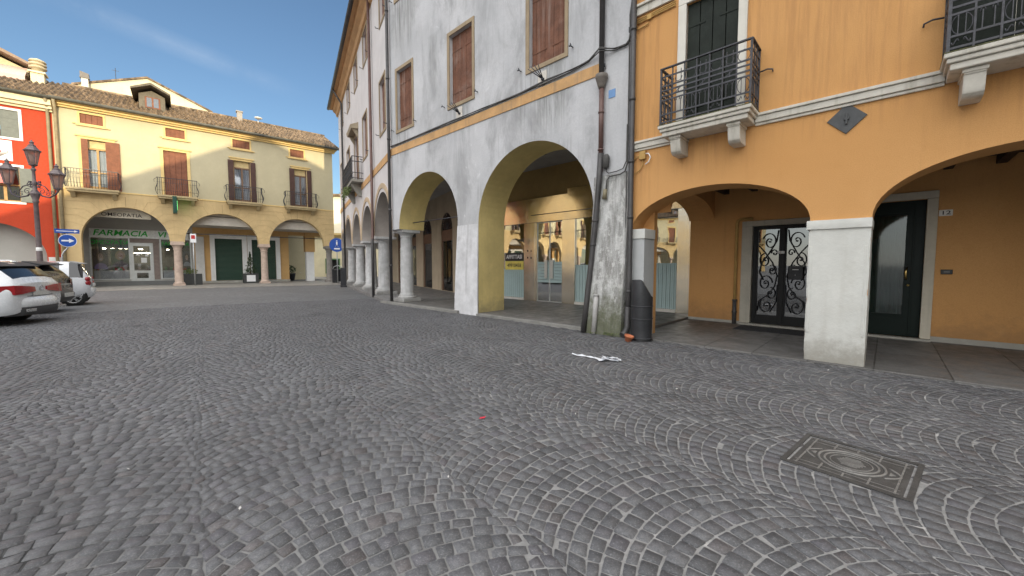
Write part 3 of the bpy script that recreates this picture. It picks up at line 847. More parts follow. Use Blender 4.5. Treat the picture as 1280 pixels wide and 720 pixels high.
mb = MB(); tile_roof(mb, -3.1, 9.3, -0.6, H_O + 0.16, 4.6, H_O + 2.3, 0.3, 10); mb.add([(-3.1, 4.6, H_O + 2.3), (9.3, 4.6, H_O + 2.3), (9.3, 9.8, H_O + 0.16), (-3.1, 9.8, H_O + 0.16)], [(0, 1, 2, 3)]); mb.build('roof', TILE, ob)
# string courses with a little profile
mb = MB()
for (a, b) in ((-2.86, -2.12), (-0.80, 1.21), (3.08, 9.0)):
    mb = MB()
    mb.box(a, b, -0.035, -0.001, 3.64, 3.68); mb.box(a, b, -0.06, -0.001, 3.683, 3.775); mb.box(a, b, -0.085, -0.001, 3.778, 3.82)
    mb.build('string_course', STONE, ob, 0.008)
mb = MB(); mb.box(-2.86, -2.12, -0.05, -0.001, 6.17, 6.31); mb.box(-2.86, -2.12, -0.09, -0.001, 6.313, 6.36)
mb.build('string_course', STONE, ob, 0.008)
# piers: white painted lower part, chamfered corners, cap
def pier(u0, u1):
    m = MB()
    c = 0.03
    o = rough_box('pier', WSTONE, ob, u0 + 0.008, u1 + 0.004, -0.02, 0.615, 0.0, 1.98)
    rough_box('cap', WSTONE, o, u0 - 0.02, u1 + 0.012, -0.055, 0.63, 1.965, 2.095, 0.7)
    k = MB()
    for uu in (u0 + 0.03, u1 - 0.05):
        k.box(uu, uu + 0.03, -0.027, -0.0205, 0.45, 1.72)
    k.build('corner_bead', WSTONE, o, 0.005)
pier(-0.07, 0.62); pier(3.43, 4.14)
m = MB(); m.box(-2.93, -2.62, 0.02, 0.47, 0.0, 1.955); pl = m.build('pilaster', M('grey_painted_pilaster', (0.44, 0.45, 0.45), 0.8, 0.06, 2, streak=0.2), ob)
m = MB(); m.box(-2.95, -2.605, 0.0, 0.48, 1.96, 2.15); m.build('cap', WSTONE, pl, 0.008)
m = MB(); m.box(-2.94, -2.63, 0.475, 0.62, 0, 2.6); m.build('jamb', ORANGE, ob)
# ceiling with timbers, back wall
m = MB(); m.box(-2.9, 9.0, 0.6, 3.4, 3.30, 3.5); 
for i in range(20): m.box(-2.75 + i * 0.6, -2.63 + i * 0.6, 0.6, 3.35, 3.16, 3.30)
m.build('ceiling', BEAM, ob)
m = MB(); m.wall([(-2.92, 0.0), (9.0, 0.0), (9.0, 3.5), (-2.92, 3.5)], [rect(-1.55, -0.32, 0.06, 2.36), rect(0.35, 1.28, 0.06, 2.66)], 3.3, 3.55)
m.box(-2.92, -2.80, 3.551, 4.2, 0, 3.5)
m.build('back_wall', ORANGE, ob)
m = MB(); m.box(-2.93, -1.72, 3.272, 3.299, 0.03, 0.10); m.box(1.42, 9.0, 3.265, 3.299, 0.03, 0.13); m.box(0.30, 1.42, 3.15, 3.299, 0.03, 0.075); m.box(-1.72, 0.28, 3.15, 3.299, 0.03, 0.075)
m.build('skirting', WSTONE, ob, 0.006)
# rib arch across the portico, between the two houses
m = MB()
poly = [(0.6, 3.32), (0.6, 2.5)] + [(1.95 - 1.35 * math.cos(PI * i / 20), 2.5 + 0.5 * math.sin(PI * i / 20)) for i in range(21)][1:-1] + [(3.3, 2.62), (3.3, 3.32)]
m.prism(poly, -2.95, -2.35, 'yz'); m.build('cross_arch', ORANGE, ob)
# gate: two leaves of glass behind wrought iron scrolls
gate = MB()
for (a, b, c, d) in ((-1.50, -0.34, 2.27, 2.34), (-1.50, -0.34, 0.07, 0.13), (-1.50, -1.43, 0.13, 2.27), (-0.41, -0.34, 0.13, 2.27)): gate.box(a, b, 3.36, 3.44, c, d)
gate.box(-0.96, -0.88, 3.35, 3.45, 0.13, 2.27)
for (a, b) in ((-1.43, -0.96), (-0.88, -0.41)):
    gate.box(a, a + 0.03, 3.37, 3.43, 0.13, 2.27); gate.box(b - 0.03, b, 3.37, 3.43, 0.13, 2.27)
    gate.box(a + 0.03, b - 0.03, 3.37, 3.43, 0.13, 0.28)
go = gate.build('gate', M('black_gate_paint', (0.012, 0.012, 0.012), 0.5, 0.2, 8, spec=0.25), ob, 0.004)
sc = MB()
for side, (a, b) in enumerate(((-1.40, -0.99), (-0.85, -0.44))):
    mir = 1 if side == 0 else -1
    mid = (a + b) / 2
    def tr(p): return (mid + mir * (p[0] * 0.70), 3.36, p[2])
    S = []
    S.append(spiral((0.03, 1.98), 0.05, 0.21, 0.6, 1.35, 30))
    S.append(spiral((-0.09, 1.55), 0.04, 0.17, 3.4, -1.3, 28))
    S.append(spiral((0.12, 1.32), 0.03, 0.13, 0.2, 1.3, 26))
    S.append(spiral((-0.06, 1.02), 0.04, 0.2, 2.6, -1.4, 30))
    S.append(spiral((0.1, 0.78), 0.04, 0.15, 0.4, 1.2, 26))
    S.append(spiral((-0.02, 0.5), 0.04, 0.22, 3.6, -1.4, 30))
    S.append(spiral((0.17, 1.72), 0.02, 0.09, 2.6, 1.1, 20))
    S.append([(0.26, 0, 2.24), (0.22, 0, 2.0), (0.02, 0, 1.72), (-0.18, 0, 1.5), (-0.24, 0, 1.28), (-0.12, 0, 1.1)])
    S.append([(-0.28, 0, 1.9), (-0.1, 0, 1.74), (0.12, 0, 1.5), (0.26, 0, 1.2), (0.2, 0, 0.95), (0.02, 0, 0.75), (-0.22, 0, 0.62), (-0.28, 0, 0.35)])
    S.append([(0.28, 0, 1.0), (0.26, 0, 0.6), (0.1, 0, 0.36)])
    for pth in S: sc.tube([tr(p) for p in pth], 0.0095, 6)
    for (x, z) in ((0.03, 1.98), (-0.09, 1.55), (0.12, 1.32), (-0.06, 1.02), (0.1, 0.78), (-0.02, 0.5)):
        sc.lathe((mid + mir * x * 0.7, 3.36, z - 0.02), [(0.001, 0), (0.022, 0.01), (0.022, 0.03), (0.001, 0.04)], 8)
sc.build('ironwork', IRON, go)
m = MB(); m.box(-1.40, -0.99, 3.405, 3.411, 0.28, 2.27); m.box(-0.85, -0.44, 3.405, 3.411, 0.28, 2.27)
m.build('glass', glass_mat('gate_glass', (0.2, 0.21, 0.21), 0.20, 0.01, 0.03), go)
m = MB(); m.box(-0.79, -0.52, 3.27, 3.345, 1.12, 1.42); mbx = m.build('mailbox', BLACKP, go, 0.01)
m = MB(); m.box(-0.71, -0.60, 3.266, 3.2695, 1.335, 1.352); m.build('flap', WHITE, mbx)
m = MB(); m.lathe((-0.655, 3.267, 1.225), [(0.001, -0.010), (0.010, 0), (0.001, 0.010)], 8); m.build('lock', WHITE, mbx)
m = MB(); m.box(-1.0, -0.87, 3.27, 3.34, 1.70, 1.76); m.tube([(-0.94, 3.27, 1.73), (-0.94, 3.24, 1.73), (-1.02, 3.23, 1.73)], 0.014, 8); m.build('handle', WHITE, go, 0.006)
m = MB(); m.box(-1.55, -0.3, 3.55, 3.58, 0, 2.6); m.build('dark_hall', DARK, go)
m = MB()
m.box(-1.72, -1.5, 3.25, 3.5, 0.0755, 2.345); m.box(-0.34, -0.15, 3.25, 3.5, 0.0755, 2.345); m.box(-1.72, -0.15, 3.25, 3.5, 2.347, 2.47)
m.build('gate_surround', M('grey_stone_surround', (0.46, 0.43, 0.36), 0.8, 0.1, 4, streak=0.35), ob, 0.008)
# door number 12
m = MB(); m.box(1.28, 1.42, 3.24, 3.5, 0.0755, 2.66); m.box(0.20, 0.35, 3.24, 3.5, 0.0755, 2.66); m.box(0.20, 1.42, 3.24, 3.5, 2.662, 2.80)
m.build('door_surround', M('cream_stone_surround', (0.58, 0.53, 0.43), 0.8, 0.08, 4, streak=0.2), ob, 0.008)
dg = M('dark_green_door', (0.006, 0.013, 0.010), 0.4, 0.15, 5, spec=0.15)
m = MB(); m.wall(rect(0.35, 1.28, 0.076, 2.66), [rect(0.52, 1.03, 0.5, 2.4)], 3.37, 3.42); m.box(1.12, 1.15, 3.352, 3.369, 0.09, 2.6); m.box(0.5, 1.05, 3.36, 3.3695, 0.46, 0.49); m.box(0.5, 1.05, 3.36, 3.3695, 2.41, 2.44)
do = m.build('door', dg, ob, 0.004)
m = MB(); m.box(0.515, 1.035, 3.40, 3.405, 0.495, 2.405); m.build('glass', glass_mat('door_glass', (0.5, 0.56, 0.54), 0.02, 0.05), do)
m = MB(); n = 60; vs = [(0.5 + 0.55 * i / n, 3.47 + 0.02 * math.sin(i * 0.9) + 0.012 * math.sin(i * 0.37 + 1), z) for z in (0.45, 2.45) for i in range(n + 1)]
m.add(vs, [(i, i + 1, n + 2 + i, n + 1 + i) for i in range(n)], 0, True); m.build('curtain', M('grey_green_curtain', (0.28, 0.34, 0.32), 0.9, 0.15, 4), do)
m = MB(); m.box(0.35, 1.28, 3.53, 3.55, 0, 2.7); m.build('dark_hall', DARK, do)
m = MB(); m.tube([(1.075, 3.37, 1.40), (1.065, 3.31, 1.385), (1.055, 3.295, 1.33), (1.055, 3.295, 1.24), (1.065, 3.31, 1.185), (1.075, 3.37, 1.17)], [0.012, 0.014, 0.017, 0.017, 0.014, 0.012], 8)
m.lathe((1.095, 3.36, 1.06), [(0.001, -0.025), (0.024, -0.012), (0.024, 0.012), (0.001, 0.025)], 12); m.build('handle', GOLD, do)
m = MB(); m.box(1.50, 1.645, 3.272, 3.299, 1.28, 1.365); be = m.build('doorbell', M('bell_black', (0.015, 0.014, 0.013), 0.4, 0.1, 5), ob, 0.006)
m = MB(); m.box(1.535, 1.61, 3.268, 3.2715, 1.305, 1.34); m.build('name_plate', M('bell_plate', (0.10, 0.10, 0.09), 0.4), be)
hn = MB(); hn.box(1.43, 1.60, 3.275, 3.299, 2.33, 2.44)
hno = thing('house_number', 'small white enamel number 12 plate beside the dark green door', 'house number', W(OA, RA, 1.515, 3.299, 2.385), RA)
m = MB(); m.box(-0.085, 0.085, -0.024, 0, -0.055, 0.055); m.build('plate', M('enamel_plate', (0.80, 0.78, 0.72), 0.4, 0.04, 8), hno, 0.006)
text('number', '12', 0.095, TXTDARK, hno, (0, -0.0245, -0.002), ext=0.001, sx=1.35, bold=0.001)
# ochre gas pipe by the gate
m = MB(); m.tube([(-1.50, 3.23, 2.52), (-1.72, 3.21, 2.53), (-1.80, 3.20, 2.49), (-1.815, 3.2, 2.42), (-1.815, 3.2, 0.55)], 0.034, 10); po = m.build('gas_pipe', OCABLE, ob)
m = MB(); m.tube([(-1.815, 3.2, 0.6), (-1.815, 3.2, 0.03)], 0.045, 10); m.tube([(-1.815, 3.2, 0.62), (-1.815, 3.2, 0.58)], 0.055, 10); m.tube([(-1.815, 3.2, 0.34), (-1.815, 3.2, 0.30)], 0.055, 10); m.build('pipe_sleeve', PIPE, po)
# first floor doors and balconies
def balcony_door(u0, u1, z1, leaves_open=False):
    f = MB()
    f.box(u0 - 0.14, u0, -0.04, 0.12, 3.86, z1); f.box(u1, u1 + 0.13, -0.04, 0.12, 3.86, z1); f.box(u0 - 0.14, u1 + 0.13, -0.04, 0.12, z1 + 0.002, z1 + 0.14)
    fo = f.build('door_surround', M('white_stone_surround', (0.67, 0.64, 0.57), 0.75, 0.06, 3, streak=0.2), ob, 0.008)
    d = MB(); k = 4 if not leaves_open else 2
    if leaves_open:
        d.box(u0 - 0.50, u0 - 0.01, -0.085, -0.045, 3.9, z1 - 0.02); d.box(u1 + 0.01, u1 + 0.48, -0.085, -0.045, 3.9, z1 - 0.02)
        d.box(u0, u0 + 0.09, 0.13, 0.2, 3.87, z1); d.box(u1 - 0.09, u1, 0.13, 0.2, 3.87, z1); d.box((u0 + u1) / 2 - 0.06, (u0 + u1) / 2 + 0.06, 0.13, 0.2, 3.87, z1)
        d.box(u0 + 0.09, u1 - 0.09, 0.3, 0.32, 3.87, z1)
    else:
        w = (u1 - u0) / 4
        for i in range(4): d.box(u0 + i * w + 0.006, u0 + (i + 1) * w - 0.006, 0.05, 0.09, 3.87, z1)
        d.box(u0, u1, 0.09, 0.11, 3.87, z1)
        for z in (4.2, 5.6):
            d.box(u0 + 0.01, u0 + 0.3, 0.042, 0.0495, z, z + 0.035); d.box(u1 - 0.3, u1 - 0.01, 0.042, 0.0495, z, z + 0.035)
    d.build('shutters', GREENW, fo, 0.004)
balcony_door(-1.91, -1.09, 6.0); balcony_door(1.72, 2.55, 6.0, True); balcony_door(5.3, 6.2, 6.0)
def iron_balcony(u0, u1, label=None):
    y0 = -0.50
    s = MB()
    s.box(u0 - 0.01, u1 + 0.01, y0 - 0.02, -0.001, 3.79, 3.845)
    s.box(u0 + 0.015, u1 - 0.015, y0 + 0.005, -0.001, 3.735, 3.788)
    s.box(u0 + 0.045, u1 - 0.045, y0 + 0.035, -0.001, 3.66, 3.733)
    so = s.build('balcony', STONE, ob, 0.012)
    g = MB(); g.box(u0 - 0.012, u1 + 0.012, y0 - 0.024, -0.003, 3.8455, 3.852); g.build('moss_edge', M('mossy_stone_edge', (0.16, 0.155, 0.07), 0.95, 0.5, 14), so)
    for uu in (u0 + 0.16, u1 - 0.34):
        b = MB()
        prof = [(-0.001, 3.655), (-0.40, 3.655), (-0.40, 3.60), (-0.385, 3.595)] + [(-0.385 + 0.06 * (i / 8), 3.595 - 0.20 * math.sin(i / 8 * PI / 2)) for i in range(9)][1:] + [(-0.30, 3.375), (-0.26, 3.36), (-0.001, 3.36)]
        b.prism(prof, uu, uu + 0.17, 'yz'); b.box(uu - 0.015, uu + 0.185, -0.415, -0.001, 3.615, 3.657)
        b.build('bracket', STONE, so, 0.008)
    r = MB()
    zb, zt = 3.86, 4.80
    hb = [3.90, 4.03, 4.27, 4.345, 4.43, 4.505, 4.66]
    y = y0 + 0.03
    def run(a, b, nb):
        a, b = Vector(a), Vector(b); d = b - a; L = d.length; dn = d.normalized()
        q = lambda t, z: (a.x + d.x * t, a.y + d.y * t, z)
        r.bar(q(-0.01, zt), q(1.01, zt), 0.045, 0.02)
        for z in hb: r.bar(q(0, z), q(1, z), 0.016, 0.024)
        for i in range(nb + 1):
            t = i / nb
            wd = 0.03 if i in (0, nb) else 0.018
            r.bar(q(t, zb), q(t, zt), wd)
        for i in range(nb):
            t0, t1 = i / nb, (i + 1) / nb; w = L / nb; tm = (t0 + t1) / 2
            def P(dx, z): return (a.x + dn.x * (tm * L + dx), a.y + dn.y * (tm * L + dx), z)
            if i % 2 == 0:
                for zc, rz in ((4.15, 0.115), (4.59, 0.085)):
                    r.tube([P(0.42 * w * math.cos(k / 16 * 2 * PI), zc + rz * math.sin(k / 16 * 2 * PI)) for k in range(16)], 0.0055, 5, closed=True)
                for dx in (-0.15 * w, 0.15 * w): r.bar(P(dx, 4.03), P(dx, 4.27), 0.008)
                for sgn in (-1, 1): r.tube([P(sgn * (0.02 + 0.05 * (1 - math.cos(k / 8 * PI)) * 0.5 + 0.0), 3.965 + 0.03 * math.sin(k / 8 * 2 * PI)) for k in range(9)], 0.006, 5)
            else:
                for dx in (-0.22 * w, 0.22 * w):
                    r.bar(P(dx, 4.03), P(dx, 4.24), 0.009); r.bar(P(dx, 4.505), P(dx, 4.72), 0.009)
                    r.tube([P(dx + 0.10 * w * math.cos(k / 8 * PI), 4.22 + 0.05 * math.sin(k / 8 * PI)) for k in range(9)], 0.0055, 5)
                r.tube([P(0.3 * w * math.cos(PI + k / 10 * PI), 4.60 + 0.07 * math.sin(PI + k / 10 * PI)) for k in range(11)], 0.0055, 5)
                r.bar(P(0, 4.345), P(0, 4.43), 0.012); r.bar(P(-0.3 * w, 4.35), P(0.3 * w, 4.43), 0.008)
    nb = max(6, int(round((u1 - u0) / 0.19)))
    run((u0 + 0.02, y, 0), (u1 - 0.02, y, 0), nb)
    run((u0 + 0.02, -0.005, 0), (u0 + 0.02, y, 0), 3); run((u1 - 0.02, y, 0), (u1 - 0.02, -0.005, 0), 3)
    r.build('railing', IRONL, so)
    for uu, sg in ((u0, -1), (u1, 1)):
        h = MB()
        h.tube([(uu, -0.06, 4.44), (uu + sg * 0.1, -0.05, 4.46), (uu + sg * 0.17, -0.045, 4.44), (uu + sg * 0.175, -0.045, 4.40)], 0.011, 6)
        h.build('shutter_hook', IRON, so)
iron_balcony(-2.16, -0.76); iron_balcony(1.17, 3.12)
# wall tie, junction box and conduits
m = MB(); c = (0.305, 3.48); m.prism([(c[0] - 0.215, c[1]), (c[0], c[1] - 0.21), (c[0] + 0.215, c[1]), (c[0], c[1] + 0.21)], -0.018, -0.001)
m.box(c[0] - 0.012, c[0] + 0.012, -0.05, -0.018, c[1] - 0.08, c[1] + 0.07); m.box(c[0] - 0.028, c[0] + 0.028, -0.04, -0.018, c[1] - 0.02, c[1] + 0.02)
m.build('tie_plate', M('slate_grey_iron', (0.075, 0.078, 0.08), 0.6, 0.15, 9), ob, 0.003)
m = MB(); m.box(-2.72, -2.60, -0.07, -0.001, 3.46, 3.62); jb = m.build('junction_box', OCABLE, ob, 0.012)
m = MB(); m.tube([(-2.66, -0.03, 3.46), (-2.66, -0.03, 3.36), (-2.72, -0.03, 3.27), (-2.85, -0.03, 3.2), (-2.86, -0.03, 2.7)], 0.010, 6)
m.tube([(-2.72, -0.035, 3.54), (-2.80, -0.035, 3.52), (-2.85, -0.035, 3.42)], 0.010, 6)
m.build('conduit', OCABLE, jb)
m = MB(); m.tube([(-2.60, -0.04, 3.56), (-2.54, -0.045, 3.555), (-2.50, -0.05, 3.48), (-2.53, -0.05, 3.40), (-2.60, -0.05, 3.36)], 0.012, 6); m.build('cable_tail', WHITE, jb)
m = MB()
for k in range(3): m.tube([(-2.86, -0.03, 6.03 + k * 0.035), (-2.5, -0.03, 6.05 + k * 0.03), (-2.1, -0.03, 6.06 + k * 0.035)], 0.012, 6)
m.tube([(-2.86, -0.03, 5.92), (-2.6, -0.03, 5.95)], 0.014, 6); m.box(-2.62, -2.54, -0.05, -0.002, 6.02, 6.1); m.build('conduit', OCABLE, ob)
# pipe on the joint between the two houses
m = MB(); m.tube([(-2.86, -0.10, H_O), (-2.86, -0.10, 1.0), (-2.865, -0.13, 0.35)], 0.052, 12)
for z in (0.9, 2.35, 3.42, 4.6, 5.9): m.tube([(-2.86, -0.10, z), (-2.86, -0.10, z + 0.05)], 0.06, 12)
dp = m.build('downpipe', PIPE, ob)
m = MB(); m.tube([(-2.865, -0.13, 0.62), (-2.865, -0.135, 0.22), (-2.88, -0.20, 0.10), (-2.90, -0.27, 0.06)], [0.058, 0.062, 0.066, 0.07], 12); m.build('pipe_shoe', PIPE, dp)

# ================================================================== GREY BUILDING (centre)
gb = thing('grey_building', 'weathered grey plastered arcaded house with brown shutters in the middle of the row', 'building', OA, RA)
H_G = 13.6
a1 = ell(-7.48, -3.76, 2.60, 1.83, 36); a2 = ell(-11.75, -8.41, 2.74, 1.70, 36)
outer = [(-12.2, 2.72), (-11.75, 2.72)] + a2[1:] + [(-8.43, 0.0), (-7.50, 0.0)] + a1 + [(-3.72, 0.0), (-2.905, 0.0), (-2.905, H_G), (-12.2, H_G)]
wins = [(-11.83, -10.68), (-8.83, -7.60), (-5.70, -4.45)]
def wrect(a, b, z0, z1): return rect(a + 0.11, b - 0.09, z0 + 0.10, z1 - 0.11)
holes = [wrect(a, b, 6.04, 8.24) for a, b in wins] + [wrect(a, b, 10.42, 12.2) for a, b in wins]
mb = MB(); mb.wall(outer, holes, 0.0, 1.02, 0, lambda li, p: 1 if (li == 0 and -11.8 < p[0] < -3.7 and p[1] < 4.6) else 0, 1)
mb.box(-12.2, -2.91, 8.0, 8.1, 0, H_G)
mb.build('facade_wall', [GREY, REVEAL], gb)
m = MB(); m.box(-12.4, -2.7, -0.6, 8.2, H_G, H_G + 0.15); m.build('eaves', BEAMO, gb)
m = MB(); tile_roof(m, -12.4, -2.7, -0.65, H_G + 0.17, 4.0, H_G + 2.1, 0.3, 10); m.add([(-12.4, 4, H_G + 2.1), (-2.7, 4, H_G + 2.1), (-2.7, 8.2, H_G + .17), (-12.4, 8.2, H_G + .17)], [(0, 1, 2, 3)]); m.build('roof', TILE, gb)
m = MB(); m.box(-12.21, -3.62, -0.022, -0.001, 5.36, 5.60); m.build('string_course', BAND, gb, 0.005)
# dark run of damp under the plaque, a thin skin on the plaster
def stain(u0, u1, z0, z1, seed):
    r_ = random.Random(seed); n = 24
    up = [(u0 + (u1 - u0) * i / n, z1) for i in range(n + 1)]
    lo = [(u0 + (u1 - u0) * i / n, z0 + (z1 - z0) * r_.random() ** 0.6 * (0.25 + 0.75 * abs(2 * i / n - 1) ** 1.5)) for i in range(n, -1, -1)]
    return up + lo
for (a, b, c, d) in wins and [(w[0], w[1], z0, z1) for w in wins for z0, z1 in ((6.04, 8.24), (10.42, 12.2))]:
    f = MB()
    f.wall(rect(a, b, c, d), [wrect(a, b, c, d)], -0.03, -0.001)
    fo = f.build('window_frame', TAN, gb, 0.006)
    s = MB(); u0, u1 = a + 0.11, b - 0.09; w = (u1 - u0) / 8
    for i in range(8): s.box(u0 + i * w + 0.003, u0 + (i + 1) * w - 0.003, 0.10 + (0.004 if i % 2 else 0), 0.14, c + 0.10, d - 0.11)
    s.box(u0, u1, 0.14, 0.16, c + 0.1, d - 0.11)
    for z in (c + 0.45, d - 0.55): s.box(u0 + 0.02, u0 + 0.45, 0.092, 0.0985, z, z + 0.03); s.box(u1 - 0.45, u1 - 0.02, 0.092, 0.0985, z, z + 0.03)
    s.build('shutters', WOOD, fo)
    h = MB()
    for uu, sg in ((a - 0.16, -1), (b + 0.12, 1)):
        h.tube([(uu, 0.0, c + 0.14), (uu, -0.09, c + 0.14), (uu, -0.10, c + 0.19)], 0.012, 6); h.box(uu - 0.03, uu + 0.03, -0.11, -0.095, c + 0.12, c + 0.15)
    h.build('shutter_hook', IRON, fo)
# little plaques with flag prongs under the sills
for (u, z, s) in ((-5.15, 5.78, 1.0), (-8.25, 5.82, 1.0)):
    f = MB(); f.box(u - 0.16, u + 0.10, -0.02, -0.001, z - 0.13, z + 0.17); pq = f.build('plaque', M('pale_plaque', (0.62, 0.58, 0.52), 0.8, 0.12, 8), gb, 0.004)
    p = MB()
    for ang in (-0.55, -0.25, 0.05, 0.4): p.tube([(u, -0.02, z - 0.02), (u + math.sin(ang) * 0.33 - 0.05, -0.30, z + 0.22 * math.cos(ang))], [0.014, 0.008], 6)
    p.lathe((u, -0.03, z - 0.05), [(0.001, 0), (0.04, 0.01), (0.04, 0.05), (0.001, 0.06)], 10)
    p.build('flag_prongs', IRONL, pq)
# battered foot of the corner pier
m = MB()
levels = [(0.0, -3.86, -0.24), (0.45, -3.84, -0.215), (1.0, -3.81, -0.165), (1.6, -3.78, -0.11), (2.2, -3.765, -0.06), (2.9, -3.755, -0.02), (3.3, -3.75, -0.004)]
vs = []
for i, (z, ul, v) in enumerate(levels):
    for k in range(9):
        t = k / 8; vs.append((ul + (-2.955 - ul) * t, v + (0.012 * rng.uniform(-1, 1) if 0 < i < 6 else 0), z))
fs = [(i * 9 + k, i * 9 + k + 1, (i + 1) * 9 + k + 1, (i + 1) * 9 + k) for i in range(6) for k in range(8)]
m.add(vs, fs, 0, True)
L_ = [vs[i * 9] for i in range(7)]; m.add(L_ + [(-3.72, 0.9, p[2]) for p in L_], [(i, i + 1, 8 + i, 7 + i) for i in range(6)], 0)
R_ = [vs[i * 9 + 8] for i in range(7)]; m.add(R_ + [(-2.955, 0.03, p[2]) for p in R_], [(i, i + 1, 8 + i, 7 + i) for i in range(6)], 0)
m.build('battered_pier', MOSS, gb)
# slightly battered foot of the middle pier
m = MB(); vs = []
lv = [(0.0, -8.54, -7.47, -0.06), (1.2, -8.50, -7.49, -0.035), (2.6, -8.42, -7.492, -0.006)]
for z, a, b, v in lv: vs += [(a, v, z), (b, v, z), (b, 0.001, z), (a, 0.98, z)]
m.add(vs, [(i * 4 + k, i * 4 + (k + 1) % 4, i * 4 + 4 + (k + 1) % 4, i * 4 + 4 + k) for i in range(2) for k in (0, 3)], 0)
m.build('pier_foot', M('flaking_white_plaster', (0.60, 0.60, 0.61), 0.9, 0.14, 3, streak=0.8, dirt=(0.30, 0.29, 0.29), dirtamt=0.35, bmp=0.5, bscale=20), gb)
def column(u, v, parent, zb, zt, r=0.235):
    c = MB()
    c.box(u - r * 1.5, u + r * 1.5, v - r * 1.5, v + r * 1.5, zb, zb + 0.13)
    c.lathe((u, v, 0), [(r * 1.42, zb + 0.13), (r * 1.42, zb + 0.19), (r * 1.18, zb + 0.22), (r * 1.22, zb + 0.26), (r * 1.06, zb + 0.29), (r, zb + 0.34), (r * 0.99, zb + 1.0), (r * 0.88, zt - 0.28), (r * 0.98, zt - 0.26), (r * 0.9, zt - 0.23), (r * 1.1, zt - 0.14), (r * 1.36, zt - 0.10)], 24)
    c.box(u - r * 1.5, u + r * 1.5, v - r * 1.5, v + r * 1.5, zt - 0.10, zt)
    return c.build('column', COLSTONE, parent, 0.008)
column(-12.12, 0.5, gb, 0.09, 2.72, 0.24)
# downpipes
m = MB(); m.tube([(-12.2, -0.10, H_G), (-12.2, -0.10, 0.12)], 0.055, 10)
for z in (1.4, 3.4, 5.9, 8.0, 10.3): m.tube([(-12.2, -0.1, z), (-12.2, -0.1, z + 0.06)], 0.066, 10)
m.build('downpipe', PIPE, gb)
m = MB(); m.tube([(-3.56, -0.08, H_G), (-3.56, -0.08, 5.3)], 0.055, 12); d2 = m.build('downpipe', PIPE, gb)
m = MB(); m.lathe((-3.55, -0.09, 5.04), [(0.06, 0), (0.075, 0.05), (0.115, 0.18), (0.125, 0.2), (0.125, 0.27), (0.1, 0.28)], 14); m.build('hopper', M('weathered_hopper', (0.16, 0.14, 0.12), 0.6, 0.2, 6), d2)
m = MB(); m.tube([(-3.545, -0.09, 5.05), (-3.55, -0.085, 3.72)], 0.050, 12)
for z in (4.55, 3.8): m.tube([(-3.55, -0.09, z), (-3.55, -0.09, z + 0.03)], 0.062, 12)
m.build('copper_length', COPPER, d2)
m = MB(); m.tube([(-3.55, -0.085, 3.74), (-3.59, -0.085, 3.1), (-3.64, -0.10, 2.4), (-3.70, -0.16, 1.5), (-3.76, -0.235, 0.6), (-3.80, -0.28, 0.02)], 0.058, 12)
for z, u, v in ((2.35, -3.645, -0.10), (1.85, -3.68, -0.13)): m.tube([(u, v, z), (u, v, z + 0.04)], 0.068, 12)
m.build('iron_length', PIPE, d2)
m = MB(); m.tube([(-3.55, -0.27, 0.02), (-3.53, -0.25, 0.5), (-3.52, -0.235, 0.80)], 0.05, 10); m.tube([(-3.52, -0.235, 0.80), (-3.52, -0.232, 0.84)], 0.058, 10); m.build('pipe_stub', M('pale_grey_pipe', (0.42, 0.41, 0.40), 0.7, 0.15, 6, streak=0.3), gb)
# bundle of cables along the band and down the corner
m = MB()
pathc = [(-12.15, 5.64), (-10.4, 5.64), (-8.6, 5.63), (-7.2, 5.63), (-5.9, 5.62), (-5.0, 5.66), (-4.3, 5.66), (-3.9, 5.70), (-3.55, 5.77), (-3.3, 5.72), (-3.05, 5.71), (-2.98, 5.76)]
for k in range(3):
    m.tube([(u, -0.035 - 0.02 * (k == 1) - (0.13 if -3.75 < u < -3.4 else 0), z + 0.022 * k + 0.014 * math.sin(i * 2.1 + k * 2)) for i, (u, z) in enumerate(pathc)], 0.013, 6)
m.tube([(-2.98, -0.05, 5.74), (-2.95, -0.05, 5.9), (-2.96, -0.05, 6.25), (-2.92, -0.05, 6.5), (-2.92, -0.05, 9)], 0.02, 6)
m.tube([(-2.97, -0.05, 5.75), (-2.965, -0.05, 5.3), (-2.965, -0.05, 4.0), (-2.97, -0.05, 3.45), (-3.02, -0.05, 3.30), (-3.12, -0.05, 3.26), (-3.36, -0.05, 3.25), (-3.42, -0.05, 3.18), (-3.43, -0.06, 2.98)], 0.014, 6)
m.tube([(-2.985, -0.05, 4.2), (-2.99, -0.05, 3.50), (-3.06, -0.05, 3.36), (-3.2, -0.05, 3.33), (-3.38, -0.05, 3.32), (-3.43, -0.05, 3.36), (-3.44, -0.05, 3.45)], 0.011, 6)
m.tube([(-2.99, -0.04, 3.3), (-2.985, -0.04, 2.6), (-2.99, -0.06, 1.4), (-2.99, -0.1, 0.5)], 0.012, 6)
m.build('cables', CABLE, gb)
m = MB(); m.lathe((-3.435, -0.07, 3.42), [(0.03, 0), (0.07, 0.02), (0.075, 0.24), (0.05, 0.28), (0.02, 0.29)], 12, sx=1.0, sy=0.8); m.build('junction_box', CABLE, gb)
m = MB(); m.tube([(-3.44, -0.07, 3.0), (-3.45, -0.08, 2.8)], [0.04, 0.05], 10); m.build('cable_gland', M('old_bronze', (0.22, 0.19, 0.12), 0.6, 0.2, 9), gb)
m = MB(); m.box(-3.43, -3.28, -0.012, -0.001, 4.83, 4.99); m.build('blue_tag', M('blue_enamel_tag', (0.16, 0.30, 0.55), 0.4, 0.05, 8), gb)
